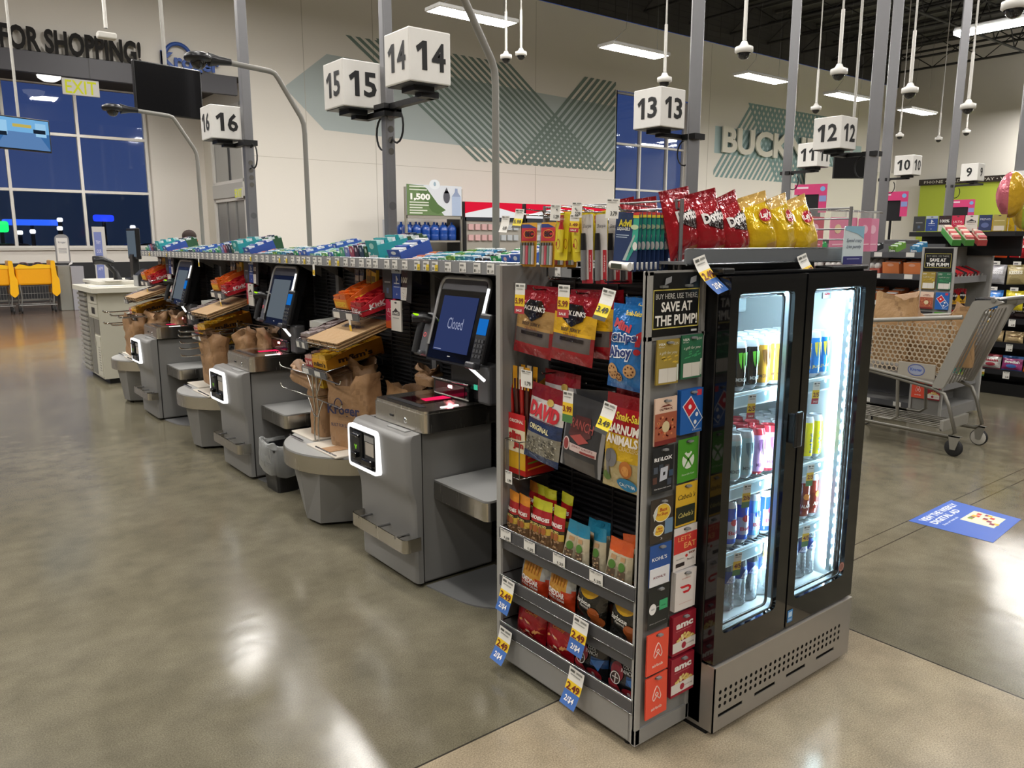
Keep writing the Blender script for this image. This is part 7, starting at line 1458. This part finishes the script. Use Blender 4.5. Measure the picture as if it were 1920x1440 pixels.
# drinks sticks, jerky and mixed goods on the open side (facing -y)
def fx(m, name, lab, cat, loc, rot=(0, 0, 0), grp=None): return m.thing(name, lab, cat, loc, rot, grp)
for i in range(8): m = M(); m.tube([(0, 0, 0), (.0, .12, .05)], .028, C('b02a30') if i % 3 else C('2c2a2c'), 'gloss', 8); m.text('HOT', 0, .0, .03, .02, C('f0e8e0'), -.03); fx(m, 'snack_roll', 'red and black snack tube on the second rack, %s from the left' % ORD[i], 'snack roll', (6.93 + i * .066, 2.885, 1.24), (0, 0, 0), 'snack tubes')
for i, (x, z) in enumerate(((6.96, .92), (7.12, .92))): inst(j2.data, 'jerky_bag', 'red and yellow jerky bag hanging on the second rack, %s' % ('left', 'right')[i], 'jerky bag', (x, 2.90, z), (0, R(3), 0), 'jerky bags on the second rack')
for i, (x, c) in enumerate(((6.95, 'e8e4dc'), (7.06, 'd8c8b0'), (7.2, '3a2a20'))): m, sf = pouch(.1, .14, .04, bands((.5, c), (1, '55483c')), 8, 8, i); fx(m, 'snack_bag', 'small %s snack bag low on the second rack' % ('white', 'cream', 'dark')[i], 'snack bag', (x, 2.89, .665), (0, 0, 0), 'small snack bags')
for i, (x, c, c2) in enumerate(((6.96, '2a9aa8', 'e0a030'), (7.1, '1f8c8c', '6a2a50'), (7.24, '2e9c54', 'c8d850'), (7.38, 'c8c8cc', '7a7ab0'))): m, sf = pouch(.13, .2, .05, bands((.3, c2), (1, c)), 8, 10, i); fx(m, 'snack_bag', '%s candy bag low behind the cart wheels' % ('teal and orange', 'teal and purple', 'green', 'silver')[i], 'candy bag', (x, 2.89, .345 if i < 3 else .66), (R(-6), 0, 0), 'candy bags low on the second rack')
for i, (c, x) in enumerate((('3f8a3a', 6.93), ('4a8c3c', 7.1), ('b84a4a', 7.27))):
    m = M(); m.box(-.035, .035, 0, .32, 0, .05, C(c), 'card'); m.box(-.03, .03, .002, .318, .05, .056, C('c8bcae'), 'card')
    for k in range(6): m.box(-.028, .028, .01 + k * .05, .05 + k * .05, .056, .075, C('e0c8b8') if k % 2 else C('c86a6a'), 'gloss')
    fx(m, 'candy_carton', 'sloping %s candy carton on top of the second rack, %s' % (('green', 'green', 'red')[i], ('left', 'middle', 'right')[i]), 'candy carton', (6.98 + i * .10, 2.92 - i * .06, 1.485), (R(20), 0, R(-50)), 'sloping cartons on the second rack')
# shelves left of it facing -x
SO = (7.0, 3.9, 0); r3 = thing('candy_gondola', 'grey candy shelves left of the second rack', 'store shelf', SO)
m = M(SO); m.box(7.25, 7.3, 3.12, 4.9, 0, 1.5, C('5c5c5e')); m.box(6.9, 7.3, 3.13, 3.15, 0, 1.44, C('7c7b79')); m.box(6.9, 7.3, 4.88, 4.9, 0, 1.44, C('7c7b79')); m.build('back_panel', r3)
shz = (1.42, 1.235, 1.0, .70, .42, .12)
for z in shz:
    t = M(SO); t.box(6.88, 7.26, 3.14, 4.88, z - .01, z, C('8c8b89')); t.box(6.87, 6.882, 3.14, 4.88, z - .035, z + .012, C('55565a'), 'plastic'); t.box(6.865, 6.87, 3.14, 4.88, z - .038, z - .034, C('b5b5b5'), 'chrome')
    for k in range(6): t.box(6.866, 6.869, 3.2 + k * .28, 3.27 + k * .28, z - .03, z + .008, C('dedcd6'), 'card')
    t.build('shelf', r3)
rr = random.Random(8)
def ball_pack(col, c2):
    m = M(); m.box(-.05, .05, 0, .16, 0, .03, C(c2), 'card')
    for i in range(3):
        for j in range(3): m.ball((-.033 + i * .033, .02 + j * .04, .04 + .012 * j), .02, C(col), 'film' if col == 'e8e6e4' else 'gloss', 8)
    return m.mesh('candy_tray')
bp = [ball_pack('d8d4d0', 'c86a5a'), ball_pack('d88a80', 'a83a30')]
kinds = {1.42: [('gum', '5a9a7a'), ('gum', '3a90a8'), ('gum', '26282e'), ('gum', '3a6ab0'), ('gum', '24262c'), ('gum', '6aa05a')], 1.235: None}
for zi, z in enumerate(shz[:5]):
    n = 9
    for i in range(n):
        y = 3.22 + i * .185; pos = 'place %s from the right rack on the %s shelf' % (ORD[i], ('top', 'second', 'third', 'fourth', 'fifth')[zi])
        if zi == 0: inst(cart[[5, 7, 4, 3, 4, 2, 6, 8, 10][i]], 'gum_carton', '%s, %s' % (('light blue', 'green', 'black', 'black and blue', 'black', 'green', 'teal', 'low green', 'teal')[i] + ' gum carton', pos), 'gum carton', (6.9, y, z + .002), (R(14), 0, NX), 'gum cartons on the candy shelves')
        elif zi == 1:
            if i < 2: inst(cart[12], 'candy_carton', 'orange candy carton, ' + pos, 'candy carton', (6.9, y, z + .002), (R(10), 0, NX), 'orange cartons on the candy shelves').scale = (2.4, 1, 2.4)
            else: inst(bp[0], 'candy_tray', 'tray of white wrapped candy balls, ' + pos, 'candy tray', (6.91, y, z + .002), (R(12), 0, NX), 'candy ball trays').scale = (1.6, 1.6, 1.6)
        elif zi == 2: inst(bp[1] if i > 2 else cart[12], 'candy_tray' if i > 2 else 'candy_carton', ('tray of pink wrapped candies, ' if i > 2 else 'orange and yellow candy carton, ') + pos, 'candy tray' if i > 2 else 'candy carton', (6.91, y, z + .002), (R(12), 0, NX), 'candy trays').scale = (1.7, 1.6, 1.5)
        else:
            me_ = cart[[1, 12, 9, 20, 0, 19, 13, 15, 7][(i + zi) % 9]]; o = inst(me_, 'candy_carton', 'dim candy carton behind the cart, ' + pos, 'candy carton', (6.91, y, z + .002), (R(8), 0, NX), 'cartons behind the cart'); o.scale = (1.5, 1.2, 1.6)
m = M(); 
for i in range(4): m.quad([(-.045 + .001 * i, -.012 * i, 0), (.045, -.012 * i, 0), (.045, -.012 * i, .11), (-.045, -.012 * i, .11)], C('d8d4d0'), 'foil')
# gift cards standing on top
for i, k in enumerate(('dark', 'blue', 'hundred', 'ulta', 'lowes', 'navy', 'gold')):
    CARDS[k].thing('gift_card', CW[k] + ' in the row over the second rack', 'gift card', (7.3, 3.385 - i * .108 * 1.01, 1.61), (0, 0, NX), 'gift cards over the second rack').scale = (1.0, 1, .85)
m = M(); m.box(7.29, 7.6, 2.60, 3.46, 1.565, 1.605, C('17171a')); m.box(7.5, 7.53, 2.62, 3.44, 1.4, 1.6, C('17171a')); m.thing('card_shelf', 'black ledge carrying the row of gift cards', 'shelf', (0, 0, 0))
# shopping cart
KO = (6.1, 2.8, 0); sc_ = thing('shopping_cart', 'grey shopping cart with honeycomb plastic basket', 'shopping cart', KO); SG = C('8f8c84')
m = M(KO); T_ = 2.9
def side(m, x, dirx):
    # honeycomb side wall between the rim and the slanted floor; y from 2.36 (rear) to 3.28 (front)
    def zt(y): return 1.0 - (y - 2.36) * .11
    def zb(y): return .50 + (y - 2.45) * .12
    s = .0205; hx = s * math.sqrt(3); r_ = s * .78
    y = 2.42; j = 0
    rows = int(.55 / (1.5 * s)) + 2
    for jj in range(rows):
        z = .49 + jj * 1.5 * s; n = int(.95 / hx) + 1
        for i in range(n):
            y = 2.40 + i * hx + (hx / 2 if jj % 2 else 0)
            ylim = 2.46 - (z - .5) * .22
            if y > 3.28 or y < ylim or z > zt(y) - .03 or z < zb(y) + .02: continue
            if x < 5.95 and 2.50 < y < 2.77 and .53 < z < .65: continue
            o_ = [(y + s * math.sin(a), z + s * math.cos(a)) for a in [q * math.pi / 3 for q in range(6)]]; i_ = [(y + r_ * math.sin(a), z + r_ * math.cos(a)) for a in [q * math.pi / 3 for q in range(6)]]
            vs = [(x, a, b) for a, b in o_] + [(x, a, b) for a, b in i_] + [(x + .008, a, b) for a, b in i_]
            m.add(vs, [(k, (k + 1) % 6, 6 + (k + 1) % 6, 6 + k) for k in range(6)] + [(6 + k, 6 + (k + 1) % 6, 12 + (k + 1) % 6, 12 + k) for k in range(6)], C('b3a590'), 'plastic')
    m.tube([(x, 2.36, zt(2.36)), (x, 3.32, zt(3.32))], .016, SG, 'plastic', 8); m.tube([(x, 2.47, .50), (x, 3.30, .60)], .012, SG, 'plastic', 8); m.tube([(x, 3.31, .60), (x, 3.33, .9)], .012, SG, 'plastic', 6)
side(m, 5.86, 1); side(m, 6.36, 1); m.build('basket', sc_, 'tan-grey honeycomb basket sides')
m = M(KO); m.quad([(5.86, 2.47, .50), (6.36, 2.47, .50), (6.36, 3.30, .60), (5.86, 3.30, .60)], SG, 'plastic'); m.quad([(5.86, 3.32, .6), (6.36, 3.32, .6), (6.36, 3.33, .9), (5.86, 3.33, .9)], SG, 'plastic'); m.build('basket_floor', sc_)
m = M(KO); m.xf(Matrix.Translation((5.855, 2.64, .59)) @ Matrix.Rotation(NX, 4, 'Z')); m.box(-.135, .135, 0, .006, -.055, .055, C('9d978b'), 'plastic', .003); m.ring(0, .002, .062, .044, .006, C('35509a'), -.001); m.disc(0, .002, .05, .034, C('8f97ae'), -.0008); m.text('Kroger', 0, .002, .085, .03, C('35509a'), -.0015, bold=.03); m.build('badge', sc_, 'grey badge with blue oval store logo')
m = M(KO)
for x in (5.86, 6.36): m.prism(rounded([(2.44, .48), (2.52, .48), (2.30, 1.12), (2.16, 1.13), (2.10, 1.12), (2.22, 1.06)], .02, 3), x - .012, x + .012, 'x', SG, 'plastic')
m.box(5.86, 6.36, 2.2, 2.24, 1.08, 1.12, SG, 'plastic', .01)
for i in range(9): m.tube([(5.88 + i * .058, 2.46, .50), (5.88 + i * .058, 2.27, 1.05)], .006, C('7e7b74'), 'plastic', 5)
m.build('rear_gate', sc_)
m = M(KO); m.tube([(5.84, 2.17, 1.13), (6.38, 2.17, 1.13)], .016, C('77756e'), 'plastic', 8); m.box(5.87, 6.0, 2.14, 2.30, 1.10, 1.14, BLK, 'plastic', .008); m.build('handle', sc_)
m = M(KO); q = [(2.47, .47), (3.1, .50)]; FRM = C('8b8880')
for x in (5.88, 6.34):
    m.tube([(x, 3.05, .55), (x, 2.52, .47), (x, 2.44, .44), (x, 2.40, .36), (x, 2.34, .17), (x, 2.38, .135), (x, 3.3, .15)], .014, FRM, 'alum', 8)
    m.tube([(x, 2.78, .50), (x, 2.76, .22), (x, 2.80, .19), (x, 2.90, .19)], .013, FRM, 'alum', 8)
for k in range(7): m.tube([(5.93 + k * .06, 2.45, .18), (5.93 + k * .06, 3.25, .18)], .005, FRM, 'alum', 5)
for y in (2.45, 2.85, 3.25): m.tube([(5.88, y, .172), (6.34, y, .172)], .007, FRM, 'alum', 5)
m.box(5.9, 6.32, 2.43, 2.46, .16, .24, SG, 'plastic', .004); m.build('frame', sc_)
for x, y, c in ((5.88, 2.34, '17171a'), (6.36, 2.36, '17171a'), (5.88, 3.25, '17171a'), (6.36, 3.25, '17171a')):
    m = M(KO); m.lathe([(.001, -.014), (.055, -.014), (.062, -.008), (.062, .008), (.055, .014), (.001, .014)], (x, y, .062), C(c), 'rubber', 20, 'x', cols=[C('1a1a1a'), C(c), C(c), C(c), C('1a1a1a')] if x < 6 else [C('b8b4aa')] + [C(c)] * 4); m.build('wheel', sc_)
    m = M(KO); m.prism([(y - .045, .15), (y + .035, .15), (y + .018, .05), (y - .018, .05)], x - .022, x - .016, 'x', C('a29f96'), 'alum'); m.box(x - .022, x + .02, y - .045, y + .035, .142, .15, C('a29f96'), 'alum'); m.build('caster_fork', sc_)
for i, (x, y, z, w_, d, h, sd, lab) in enumerate(((6.05, 2.92, .62, .28, .2, .50, 31, 'open brown paper bag standing in the shopping cart, the tallest'), (6.12, 2.66, .56, .3, .2, .42, 33, 'brown paper bag in the middle of the shopping cart'), (6.1, 2.44, .62, .16, .1, .42, 35, 'brown paper bag peak beside the cart handle'))):
    paper_bag(w_, d, h, sd, top=.07 if i else .05, amp=.008, col=C('b08c62')).thing('paper_bag', lab, 'paper bag', (x, y, z), (0, 0, NX + R(12 * i - 10)), 'paper bags in the cart')
# floor decal
m = M(); d0 = [at_z(*p, 0) for p in ((1703, 977), (1783, 938), (1915, 974), (1862, 1018))]
def dq(u, v): return tuple(d0[0].lerp(d0[1], u).lerp(d0[3].lerp(d0[2], u), v)[:2])
def dpoly(pts, col, z): m.add([(*dq(u, v), z) for u, v in pts], [tuple(range(len(pts)))], col, 'card')
dpoly([(0, 0), (0, 1), (1, 1), (1, 0)][::-1], C('3a5fb4'), .0015)
def dtext(t, u, v, w_, h, col):
    vs, fs, _ = text_geo(t, .03); m.add([(*dq(u + a * w_, v - b * h), .0024) for a, b in vs], fs, col, 'card')
dtext('VIEW THE WEEKLY', .5, .12, .8, .1, C('dfe6f4')); dtext('DIGITAL AD', .42, .25, .62, .1, C('dfe6f4')); dtext('Shop our latest sale', .32, .37, .36, .05, C('c0cce8'))
dpoly([(.45, .42), (.45, .85), (.85, .85), (.85, .42)][::-1], C('c9cdb8'), .002)
for i in range(16): u, v = rr.uniform(.48, .8), rr.uniform(.46, .8); dpoly([(u, v), (u, v + .06), (u + .06, v + .06), (u + .06, v)][::-1], C(rr.choice(['c03a2a', 'e0b040', '6a8a3a', '8a3a50', 'd8c8b0'])), .0023 + i * .00002)
m.thing('floor_decal', 'blue floor decal reading VIEW THE WEEKLY DIGITAL AD', 'floor decal', (0, 0, 0))
# black candy rack at the right edge (faces -x)
BO = (8.8, 2.6, 0); r5 = thing('candy_rack', 'black candy rack at the right edge of the photo', 'candy rack', BO)
m = M(BO); m.box(8.85, 8.95, 1.7, 3.34, .04, 1.60, C('121214')); m.box(8.66, 8.95, 3.31, 3.34, .04, 1.60, C('1c1c1f')); m.box(8.66, 8.95, 1.7, 1.73, .04, 1.60, C('1c1c1f')); m.box(8.68, 8.95, 1.72, 3.32, .0, .12, C('0e0e10')); m.build('back_panel', r5)
for z in (1.60, 1.33, 1.07, .80, .76, .52, .245):
    if z in (1.33, 1.07, .80): continue
    t = M(BO); t.box(8.66, 8.86, 1.72, 3.32, z - .012, z, C('1a1a1c')); t.box(8.652, 8.66, 1.72, 3.32, z - .04, z + .015, C('222226'), 'plastic'); t.build('shelf', r5)
def cbag(c1, c2, word, wc, w_=.175, h=.20):
    m, sf = pouch(w_, h, .05, bands((.12, c2), (.85, c1), (1, c2)), 10, 12, len(word) + 3, cr=1.0); m.text(word, 0, h * .6, w_ * .72, h * .18, C(wc), -.002, bold=.04, surf=sf, cut=.05); m.disc(0, h * .32, w_ * .25, h * .12, C(c2), -.002, 'card', 12, sf); return m
cb = [(1.385, 'e0521f', 'c8481c', "REESE'S", 'f2c03a', 'orange'), (1.385, 'c01c28', 'b01824', 'KitKat', 'f0e8e4', 'red'), (1.385, '8a1c2a', '7a1824', 'Rolo', 'e8d0a0', 'dark red'), (1.385, '3a6ac0', '2a4a90', 'Almond', 'f0f0f0', 'blue'),
      (1.13, 'b8b8bc', '9a9aa0', 'KISSES', 'e8e8ec', 'silver'), (1.13, 'b0a070', '988a5c', 'KISSES', 'f0ecd8', 'gold'), (1.13, '4a5a7a', '3a4a68', 'Riesen', 'd8d8e0', 'slate blue'), (1.13, 'a83a30', '8a2a24', 'Twix', 'e8c890', 'brick red'),
      (.88, '2f7ac8', '2560a4', 'SweeTarts', 'f4f0f4', 'blue'), (.88, 'e0d028', 'c8b820', 'SOUR', 'c82a30', 'yellow'), (.88, 'd8c83a', '3a8ac0', 'SOUR', '2a5aa0', 'yellow and blue'), (.88, 'c83a50', 'a82a40', 'Skittles', 'f0f0f0', 'pink')]
cbm = {}
for i, (z, c1, c2, wd, wc, nm) in enumerate(cb):
    k = i % 4; h = .19
    cbag(c1, c2, wd, wc, .165, h).thing('candy_bag', '%s candy bag hanging on the black rack, %s row' % (nm, ('upper', 'middle', 'lower')[i // 4]), 'candy bag', (8.62, 3.205 - k * .185, z - .02), (R(-3), R(rr.uniform(-4, 4)), NX), 'candy bags on the black rack')
    m = M(); m.box(-.035, .035, 0, .001, 0, .035, C('e4e2dc'), 'card'); m.rect(-.025, .01, .008, .02, C('77777a'), -.001); m.build('price_tag', r5, None, (8.60 - 8.8, 3.205 - k * .185 - 2.6, z + .165), (0, 0, NX))
low = [(.765, 'd8a41c', 'c8941c', "m&m's", '3a2010', 'yellow', .21, .14), (.765, '2a1c1c', '3a2a28', "m&m's", 'd8d0c8', 'dark brown', .22, .14), (.765, 'b03038', '902830', 'Skor', 'f0e0d0', 'red', .2, .14), (.525, 'c0a878', 'a89068', 'Werther', '6a4a20', 'gold foil', .17, .12), (.525, 'c8b080', 'b09870', 'Werther', '6a4a20', 'pale gold foil', .17, .12), (.525, 'b81c38', '981830', 'York', 'f0e0e0', 'crimson', .15, .13), (.525, 'c8682a', 'a85020', 'Payday', 'f0e0d0', 'orange', .15, .13), (.25, 'd4d0cc', 'a03040', 'Raisin', 'a02038', 'white', .18, .15), (.25, 'a03a78', '3a6ab0', 'Swedish', 'f0f0f0', 'magenta and blue', .19, .15), (.25, 'e07828', 'c85818', 'Skittles', 'f8f0e0', 'orange', .2, .15)]
y = 3.19; lz = None
for (z, c1, c2, wd, wc, nm, w_, h) in low:
    if z != lz: y = 3.19; lz = z
    cbag(c1, c2, wd, wc, w_, h).thing('candy_bag', '%s candy bag standing on the %s shelf of the black rack' % (nm, {.765: 'upper', .525: 'middle', .25: 'lowest'}[z]), 'candy bag', (8.70, y, z), (R(-8), 0, NX), 'standing candy bags'); y -= w_ + .01
for z in (.72, .475, .20):
    for k, yy in enumerate((3.25, 3.02, 2.8)):
        o = sale_tag(.06, .07, 'g' if k != 1 else 'w', '2.49', '', '3a2a20').build('price_tag', r5, None, (8.64 - 8.8, yy - 2.6, z + .045), (0, 0, NX))
m = M()
for k in range(9): m.ball((.02 * (k % 2), -.1 * k, .02 * (k % 3)), .055, C('c8a01c') if k % 3 else C('b0a058'), 'foil', 8, (.6, .8, 1.25))
for k in range(6):
    q = M(); q.prism(rounded([(-.05, 0), (.05, 0), (.05, .15), (-.05, .15)], .01, 2), 0, .02, 'y', C('c8a41c'), 'foil'); q.disc(0, .06, .03, .03, C('d8682a') if k == 3 else C('b08a18'), -.0015, 'foil', 10); q.thing('candy_pouch', 'gold candy pouch above the black rack, %s from the left' % ORD[k], 'candy pouch', (8.75, 3.3 - k * .12, 1.60), (R(4), R(rr.uniform(-8, 8)), NX), 'gold pouches on the black rack')
# foil balloons
for (px, py, d, sx, sz, cols, lab) in ((1897, 365, 8.3, .15, .20, ('d0a52c', 'c86a78'), 'round gold and pink foil balloon by lane sign 8'), (1921, 400, 8.5, .12, .14, ('a8b83a', 'c8a838'), 'green-gold foil balloon cut by the right edge'), (1928, 350, 8.6, .1, .12, ('8a3a50', 'c86a78'), 'dark pink foil balloon cut by the right edge')):
    v = at_d(px, py, d); r = thing('foil_balloon', lab, 'balloon', v); m = M(); n = 24; vs = []; fs = []; cs = []
    for j in range(13):
        a = -math.pi / 2 + math.pi * j / 12
        for i in range(n):
            b = 2 * math.pi * i / n; rr_ = 1 + .05 * math.sin(b * 8 + j) * abs(math.cos(a)); vs.append((math.cos(a) * math.cos(b) * sx * rr_, math.cos(a) * math.sin(b) * sx * .55, math.sin(a) * sz))
    for j in range(12):
        for i in range(n): fs.append((j * n + i, j * n + (i + 1) % n, (j + 1) * n + (i + 1) % n, (j + 1) * n + i)); cs.append(C(cols[0]) if (i % 24) in (15, 16, 17, 18, 19, 20) else C(cols[1]))
    m.add(vs, fs, cs, 'foil', True); m.build('body', r, None, (0, 0, 0), (0, 0, R(-20)))
    m = M(); m.tube([(0, 0, -sz), (.02, .01, -sz - .1), (0, 0, -sz - .25)], .003, C('c8c0b0'), 'matte', 4); m.build('string', r)
# pink cards and little sign behind the cooler
m = M(); m.tube([(2.70, 1.9, 1.655), (3.72, 1.9, 1.655)], .005, C('a8a8a8'), 'chrome', 5); m.tube([(2.72, 1.95, .0), (2.72, 1.95, 1.66)], .012, C('77777a'), 'alum', 6); m.box(2.68, 3.2, 1.98, 2.0, .0, 1.45, C('3a3a3c')); m.thing('wire_stand', 'dark stand with hooks behind the cooler', 'display stand', (0, 0, 0))
for i, (x, c, w_) in enumerate(((2.86, '242426', .13), (3.0, '242426', .12), (3.13, 'c86a78', .13), (3.30, 'e08aa8', .13), (3.42, 'e08aaa', .11), (3.53, 'd87a9c', .11), (3.62, 'e090b0', .1))):
    m = M(); m.prism(rounded([(-w_ / 2, 0), (w_ / 2, 0), (w_ / 2, .15), (-w_ / 2, .15)], .006, 3), 0, .004, 'y', C(c), 'card'); m.rect(-w_ / 2, w_ / 2, .15, .18, C('c4c4c4'), .001, 'film')
    if i < 2:
        for q in (-.025, .02): m.disc(q, .06, .01, .035, C('b03a2a'), -.001)
    else: m.disc(-.005, .10, .028, .02, C('ecd4b0') if i == 3 else C('f0c0d4'), -.001); m.rect(-w_ * .35, w_ * .35, .03, .035, C('f4c8d8'), -.001)
    m.thing('accessory_card', '%s accessory card hanging behind the cooler, %s from the left' % ('black' if i < 2 else ('dull red' if i == 2 else 'pink'), ORD[i]), 'hanging card', (x, 1.885 - .01 * (i % 2), 1.475), (0, R(rr.uniform(-2, 2)), 0), 'accessory cards behind the cooler')
m = M(); m.prism(rounded([(-.065, 0), (.065, 0), (.062, .15), (-.062, .15)], .01, 3), 0, .004, 'y', C('cfdde4'), 'card'); m.poly([(-.06, .15), (-.06, .135), (.02, .12), (.061, .10), (.061, .15)], C('8ab8d0'), -.001); m.rect(-.063, .06, -.0, .032, C('3a3a7a'), -.001); m.rect(-.04, .04, .02, .023, C('b0b4d8'), -.0015); m.text('Spend crazy.', 0, .092, .10, .018, C('2c3a5a'), -.0015, shear=.35); m.text('Live purely.', 0, .068, .095, .018, C('2c3a5a'), -.0015, shear=.35)
m.thing('counter_card', 'small pale blue counter card with handwriting at the cooler corner', 'sign', (2.585, 1.41, FT + .016), (0, 0, R(-6))).scale = (.85, 1, .85)
# ------------------------------------------------------------------ far background
def far_register(x, y, lab, sgnw=.9):
    r = thing('checkout_monitor', lab, 'monitor', (x, y, 1.1)); m = M(); m.xf(Matrix.Rotation(NX + R(20), 4, 'Z')); m.box(-.24, .24, 0, .06, .45, 1.0, C('232326'), 'plastic', .01); m.tube([(0, .05, 0), (0, .05, .6)], .03, BLK, 'plastic', 6); m.build('casing', r)
    m = M(); m.xf(Matrix.Rotation(NX + R(20), 4, 'Z')); m.rect(-.30, .36, .93, 1.14, C('d8407c'), -.03); m.rect(.2, .36, .55, 1.14, C('d8407c'), -.028); m.disc(.27, 1.04, .05, .05, C('7ab0e0'), -.034); m.rect(.21, .35, .78, .9, C('8a9ad0'), -.033); m.rect(-.25, -.02, 1.05, 1.09, C('f0d8e4'), -.032); m.build('pink_topper', r); r.scale = (.62, .62, .62); r.location.z = 1.55
    m = M(); m.box(-.35, .35, -.6, .6, -2.5, 0, C('4a4a4c'), 'paint', .02); m.build('counter', r)
for x, y, lab in ((12.0, 6.0, 'black register monitor with pink topper between posts 12 and 10'), (9.6, 5.9, 'pink-topped register display behind the yellow chip bags'), (15.2, 6.35, 'pink-topped register display before the green wall'), (18.2, 6.2, 'pink-topped register display half hidden by the balloon')): far_register(x, y, lab)
m = M(); m.box(FARX - .25, FARX - .02, 6, 18.3, 1.2, 4.15, C('a9b83c'), 'wallpaint'); m.thing('green_wall_panel', 'lime green panel on the far side wall', 'wall panel', (0, 0, 0))
m = M(); m.box(FARX - .32, FARX - .26, 6, 18.35, 4.15, 4.42, C('2a211c'), 'paint'); m.xf(Matrix.Translation((FARX - .33, 12.3, 4.28)) @ Matrix.Rotation(NX, 4, 'Z')); m.text('PHONE CARDS \u2022 BILL PAY \u2022 WIRELESS \u2022 CHECK CASHING \u2022 MONEY ORDERS \u2022 MONEY TRANSFERS', 0, 0, 11.6, .13, C('d8d4c8'), -.003, res=1); m.pop(); m.thing('service_sign', 'dark sign strip with small white service words over the green panel', 'sign', (0, 0, 0))
for i in range(5):
    v = (30, 10 - i * 2.2, 0); m = M(); m.box(-.5, .5, -.8, .8, 0, 1.3, C('5a5a5c'), 'paint', .03); m.box(-.2, .2, -.5, .5, 1.3, 1.75, C('2a2a2c'), 'plastic', .03); m.thing('service_counter', 'dark service counter before the green wall, %s from the left' % ORD[i], 'counter', v)
# water bottle display and red machines along the mural wall
WX0, WX1, WY = 10.99, 12.77, 18.5; r = thing('water_display', 'refill water rack with printed board reading 1,500', 'water display', (11.9, 18.8, 0)); O = (11.9, 18.8, 0)
m = M(O)
for x in (WX0, WX1): m.box(x - .03, x + .03, WY, WY + .06, 0, 2.95, C('9b968c'), 'alum')
m.box(WX0, WX1, WY, WY + .06, 2.13, 2.22, C('a39e94'), 'alum'); m.box(WX0, WX1, WY, WY + .6, .1, .2, C('8b867c')); m.box(WX0, WX1, WY, WY + .6, 1.0, 1.05, C('8b867c')); m.box(WX0 - .5, WX0 - .46, WY, WY + .4, 0, 2.1, C('c0c4cc'), 'card'); m.build('frame', r)
m = M(O); m.xf(Matrix.Translation((11.88, WY - .02, 2.62))); m.box(-.88, .88, 0, .02, -.40, .40, C('d4d8e0'), 'card'); m.poly([(-.88, -.40), (.30, -.40), (.1, -.2), (-.12, .15), (-.35, .37), (-.88, .40)], C('5f7a48'), -.002); m.poly([(-.55, .25), (-.4, .38), (-.25, .3), (.1, -.1), (.35, -.25), (.1, -.36), (-.1, -.3)], C('4a6a34'), -.003); m.text('1,500', -.46, .07, .62, .2, C('f4f4f0'), -.005, bold=.05)
for i, w_ in enumerate((.5, .55)): m.rect(-.8, -.8 + w_, .33 - i * .08, .36 - i * .08, C('d8dcd0'), -.005)
for i, w_ in enumerate((.6, .6, .4, .55, .4)): m.rect(-.8, -.8 + w_, -.08 - i * .07, -.05 - i * .07, C('d8dcd0'), -.005)
m.disc(.38, .1, .11, .17, C('4a4a55'), -.004); m.poly([(.30, .2), (.46, .2), (.38, .36)], C('4a4a55'), -.004); m.rect(.55, .85, -.40, .12, C('a8b8d4'), -.004); m.poly([(.55, .12), (.85, .12), (.75, .24), (.74, .34), (.66, .34), (.65, .24)], C('8a98b8'), -.004); m.disc(.0, .42, .17, .13, C('dfe4ea'), -.001); m.disc(0, .43, .04, .06, C('9ab0c0'), -.006); m.build('board', r)
wb = M(); wb.lathe([(.10, 0), (.135, .02), (.135, .15), (.128, .17), (.135, .19), (.135, .33), (.10, .40), (.035, .44), (.03, .5), (.001, .5)], (0, 0, 0), C('1f4a9c'), 'gloss', 16); wbm = wb.mesh('water_jug')
for i in range(12): inst(wbm, 'water_jug', 'large blue water jug in the refill rack, %s' % (('front row, %s from the left' % ORD[i]) if i < 6 else ('back row, %s from the left' % ORD[i - 6])), 'water jug', (11.14 + (i % 6) * .29, 18.75 + .3 * (i // 6), 1.55), (0, 0, 0), 'blue water jugs')
m = M(); m.box(11.0, 12.75, 18.55, 19.2, 1.5, 1.55, C('8b867c')); m.thing('jug_shelf', 'steel shelf carrying the blue water jugs', 'shelf', (0, 0, 0))
for i, (x0, x1) in enumerate(((12.85, 14.9), (15.05, 17.2), (17.35, 19.2))):
    O = ((x0 + x1) / 2, 18.8, 0); r = thing('video_kiosk', 'lit red and white header cabinet along the mural wall, %s from the left' % ORD[i], 'display cabinet', O)
    m = M(O); m.box(x0, x1, 18.5, 19.3, 0, 2.2, C('9a958c'), 'paint'); m.box(x0 - .05, x0 + .05, 18.46, 19.3, 0, 2.62, BLK, 'plastic'); m.box(x0, x1, 18.46, 18.55, 2.1, 2.2, C('2a2f38'), 'plastic')
    for zz in (1.55, 1.85):
        for k in range(8): m.box(x0 + .12 + k * (x1 - x0 - .2) / 8, x0 + .12 + (k + .7) * (x1 - x0 - .2) / 8, 18.44, 18.5, zz, zz + .16, C('c8a0a0') if (i == 0 and k < 4) else C('b0b4b8'), 'card')
    m.build('cabinet', r)
    m = M(O); m.xf(Matrix.Translation((0, 0, 0))); m.quad([(x0, 18.45, 2.2), (x1, 18.45, 2.2), (x1, 18.45, 2.62), (x0, 18.45, 2.62)], C('e8203c'), 'glow'); xm = (x0 + x1) / 2; m.quad([(x0, 18.44, 2.2), (x1, 18.44, 2.2), (x1, 18.44, 2.3), (xm, 18.44, 2.5), (x0, 18.44, 2.3)], C('f0f0f0'), 'glow'); m.build('lit_header', r)
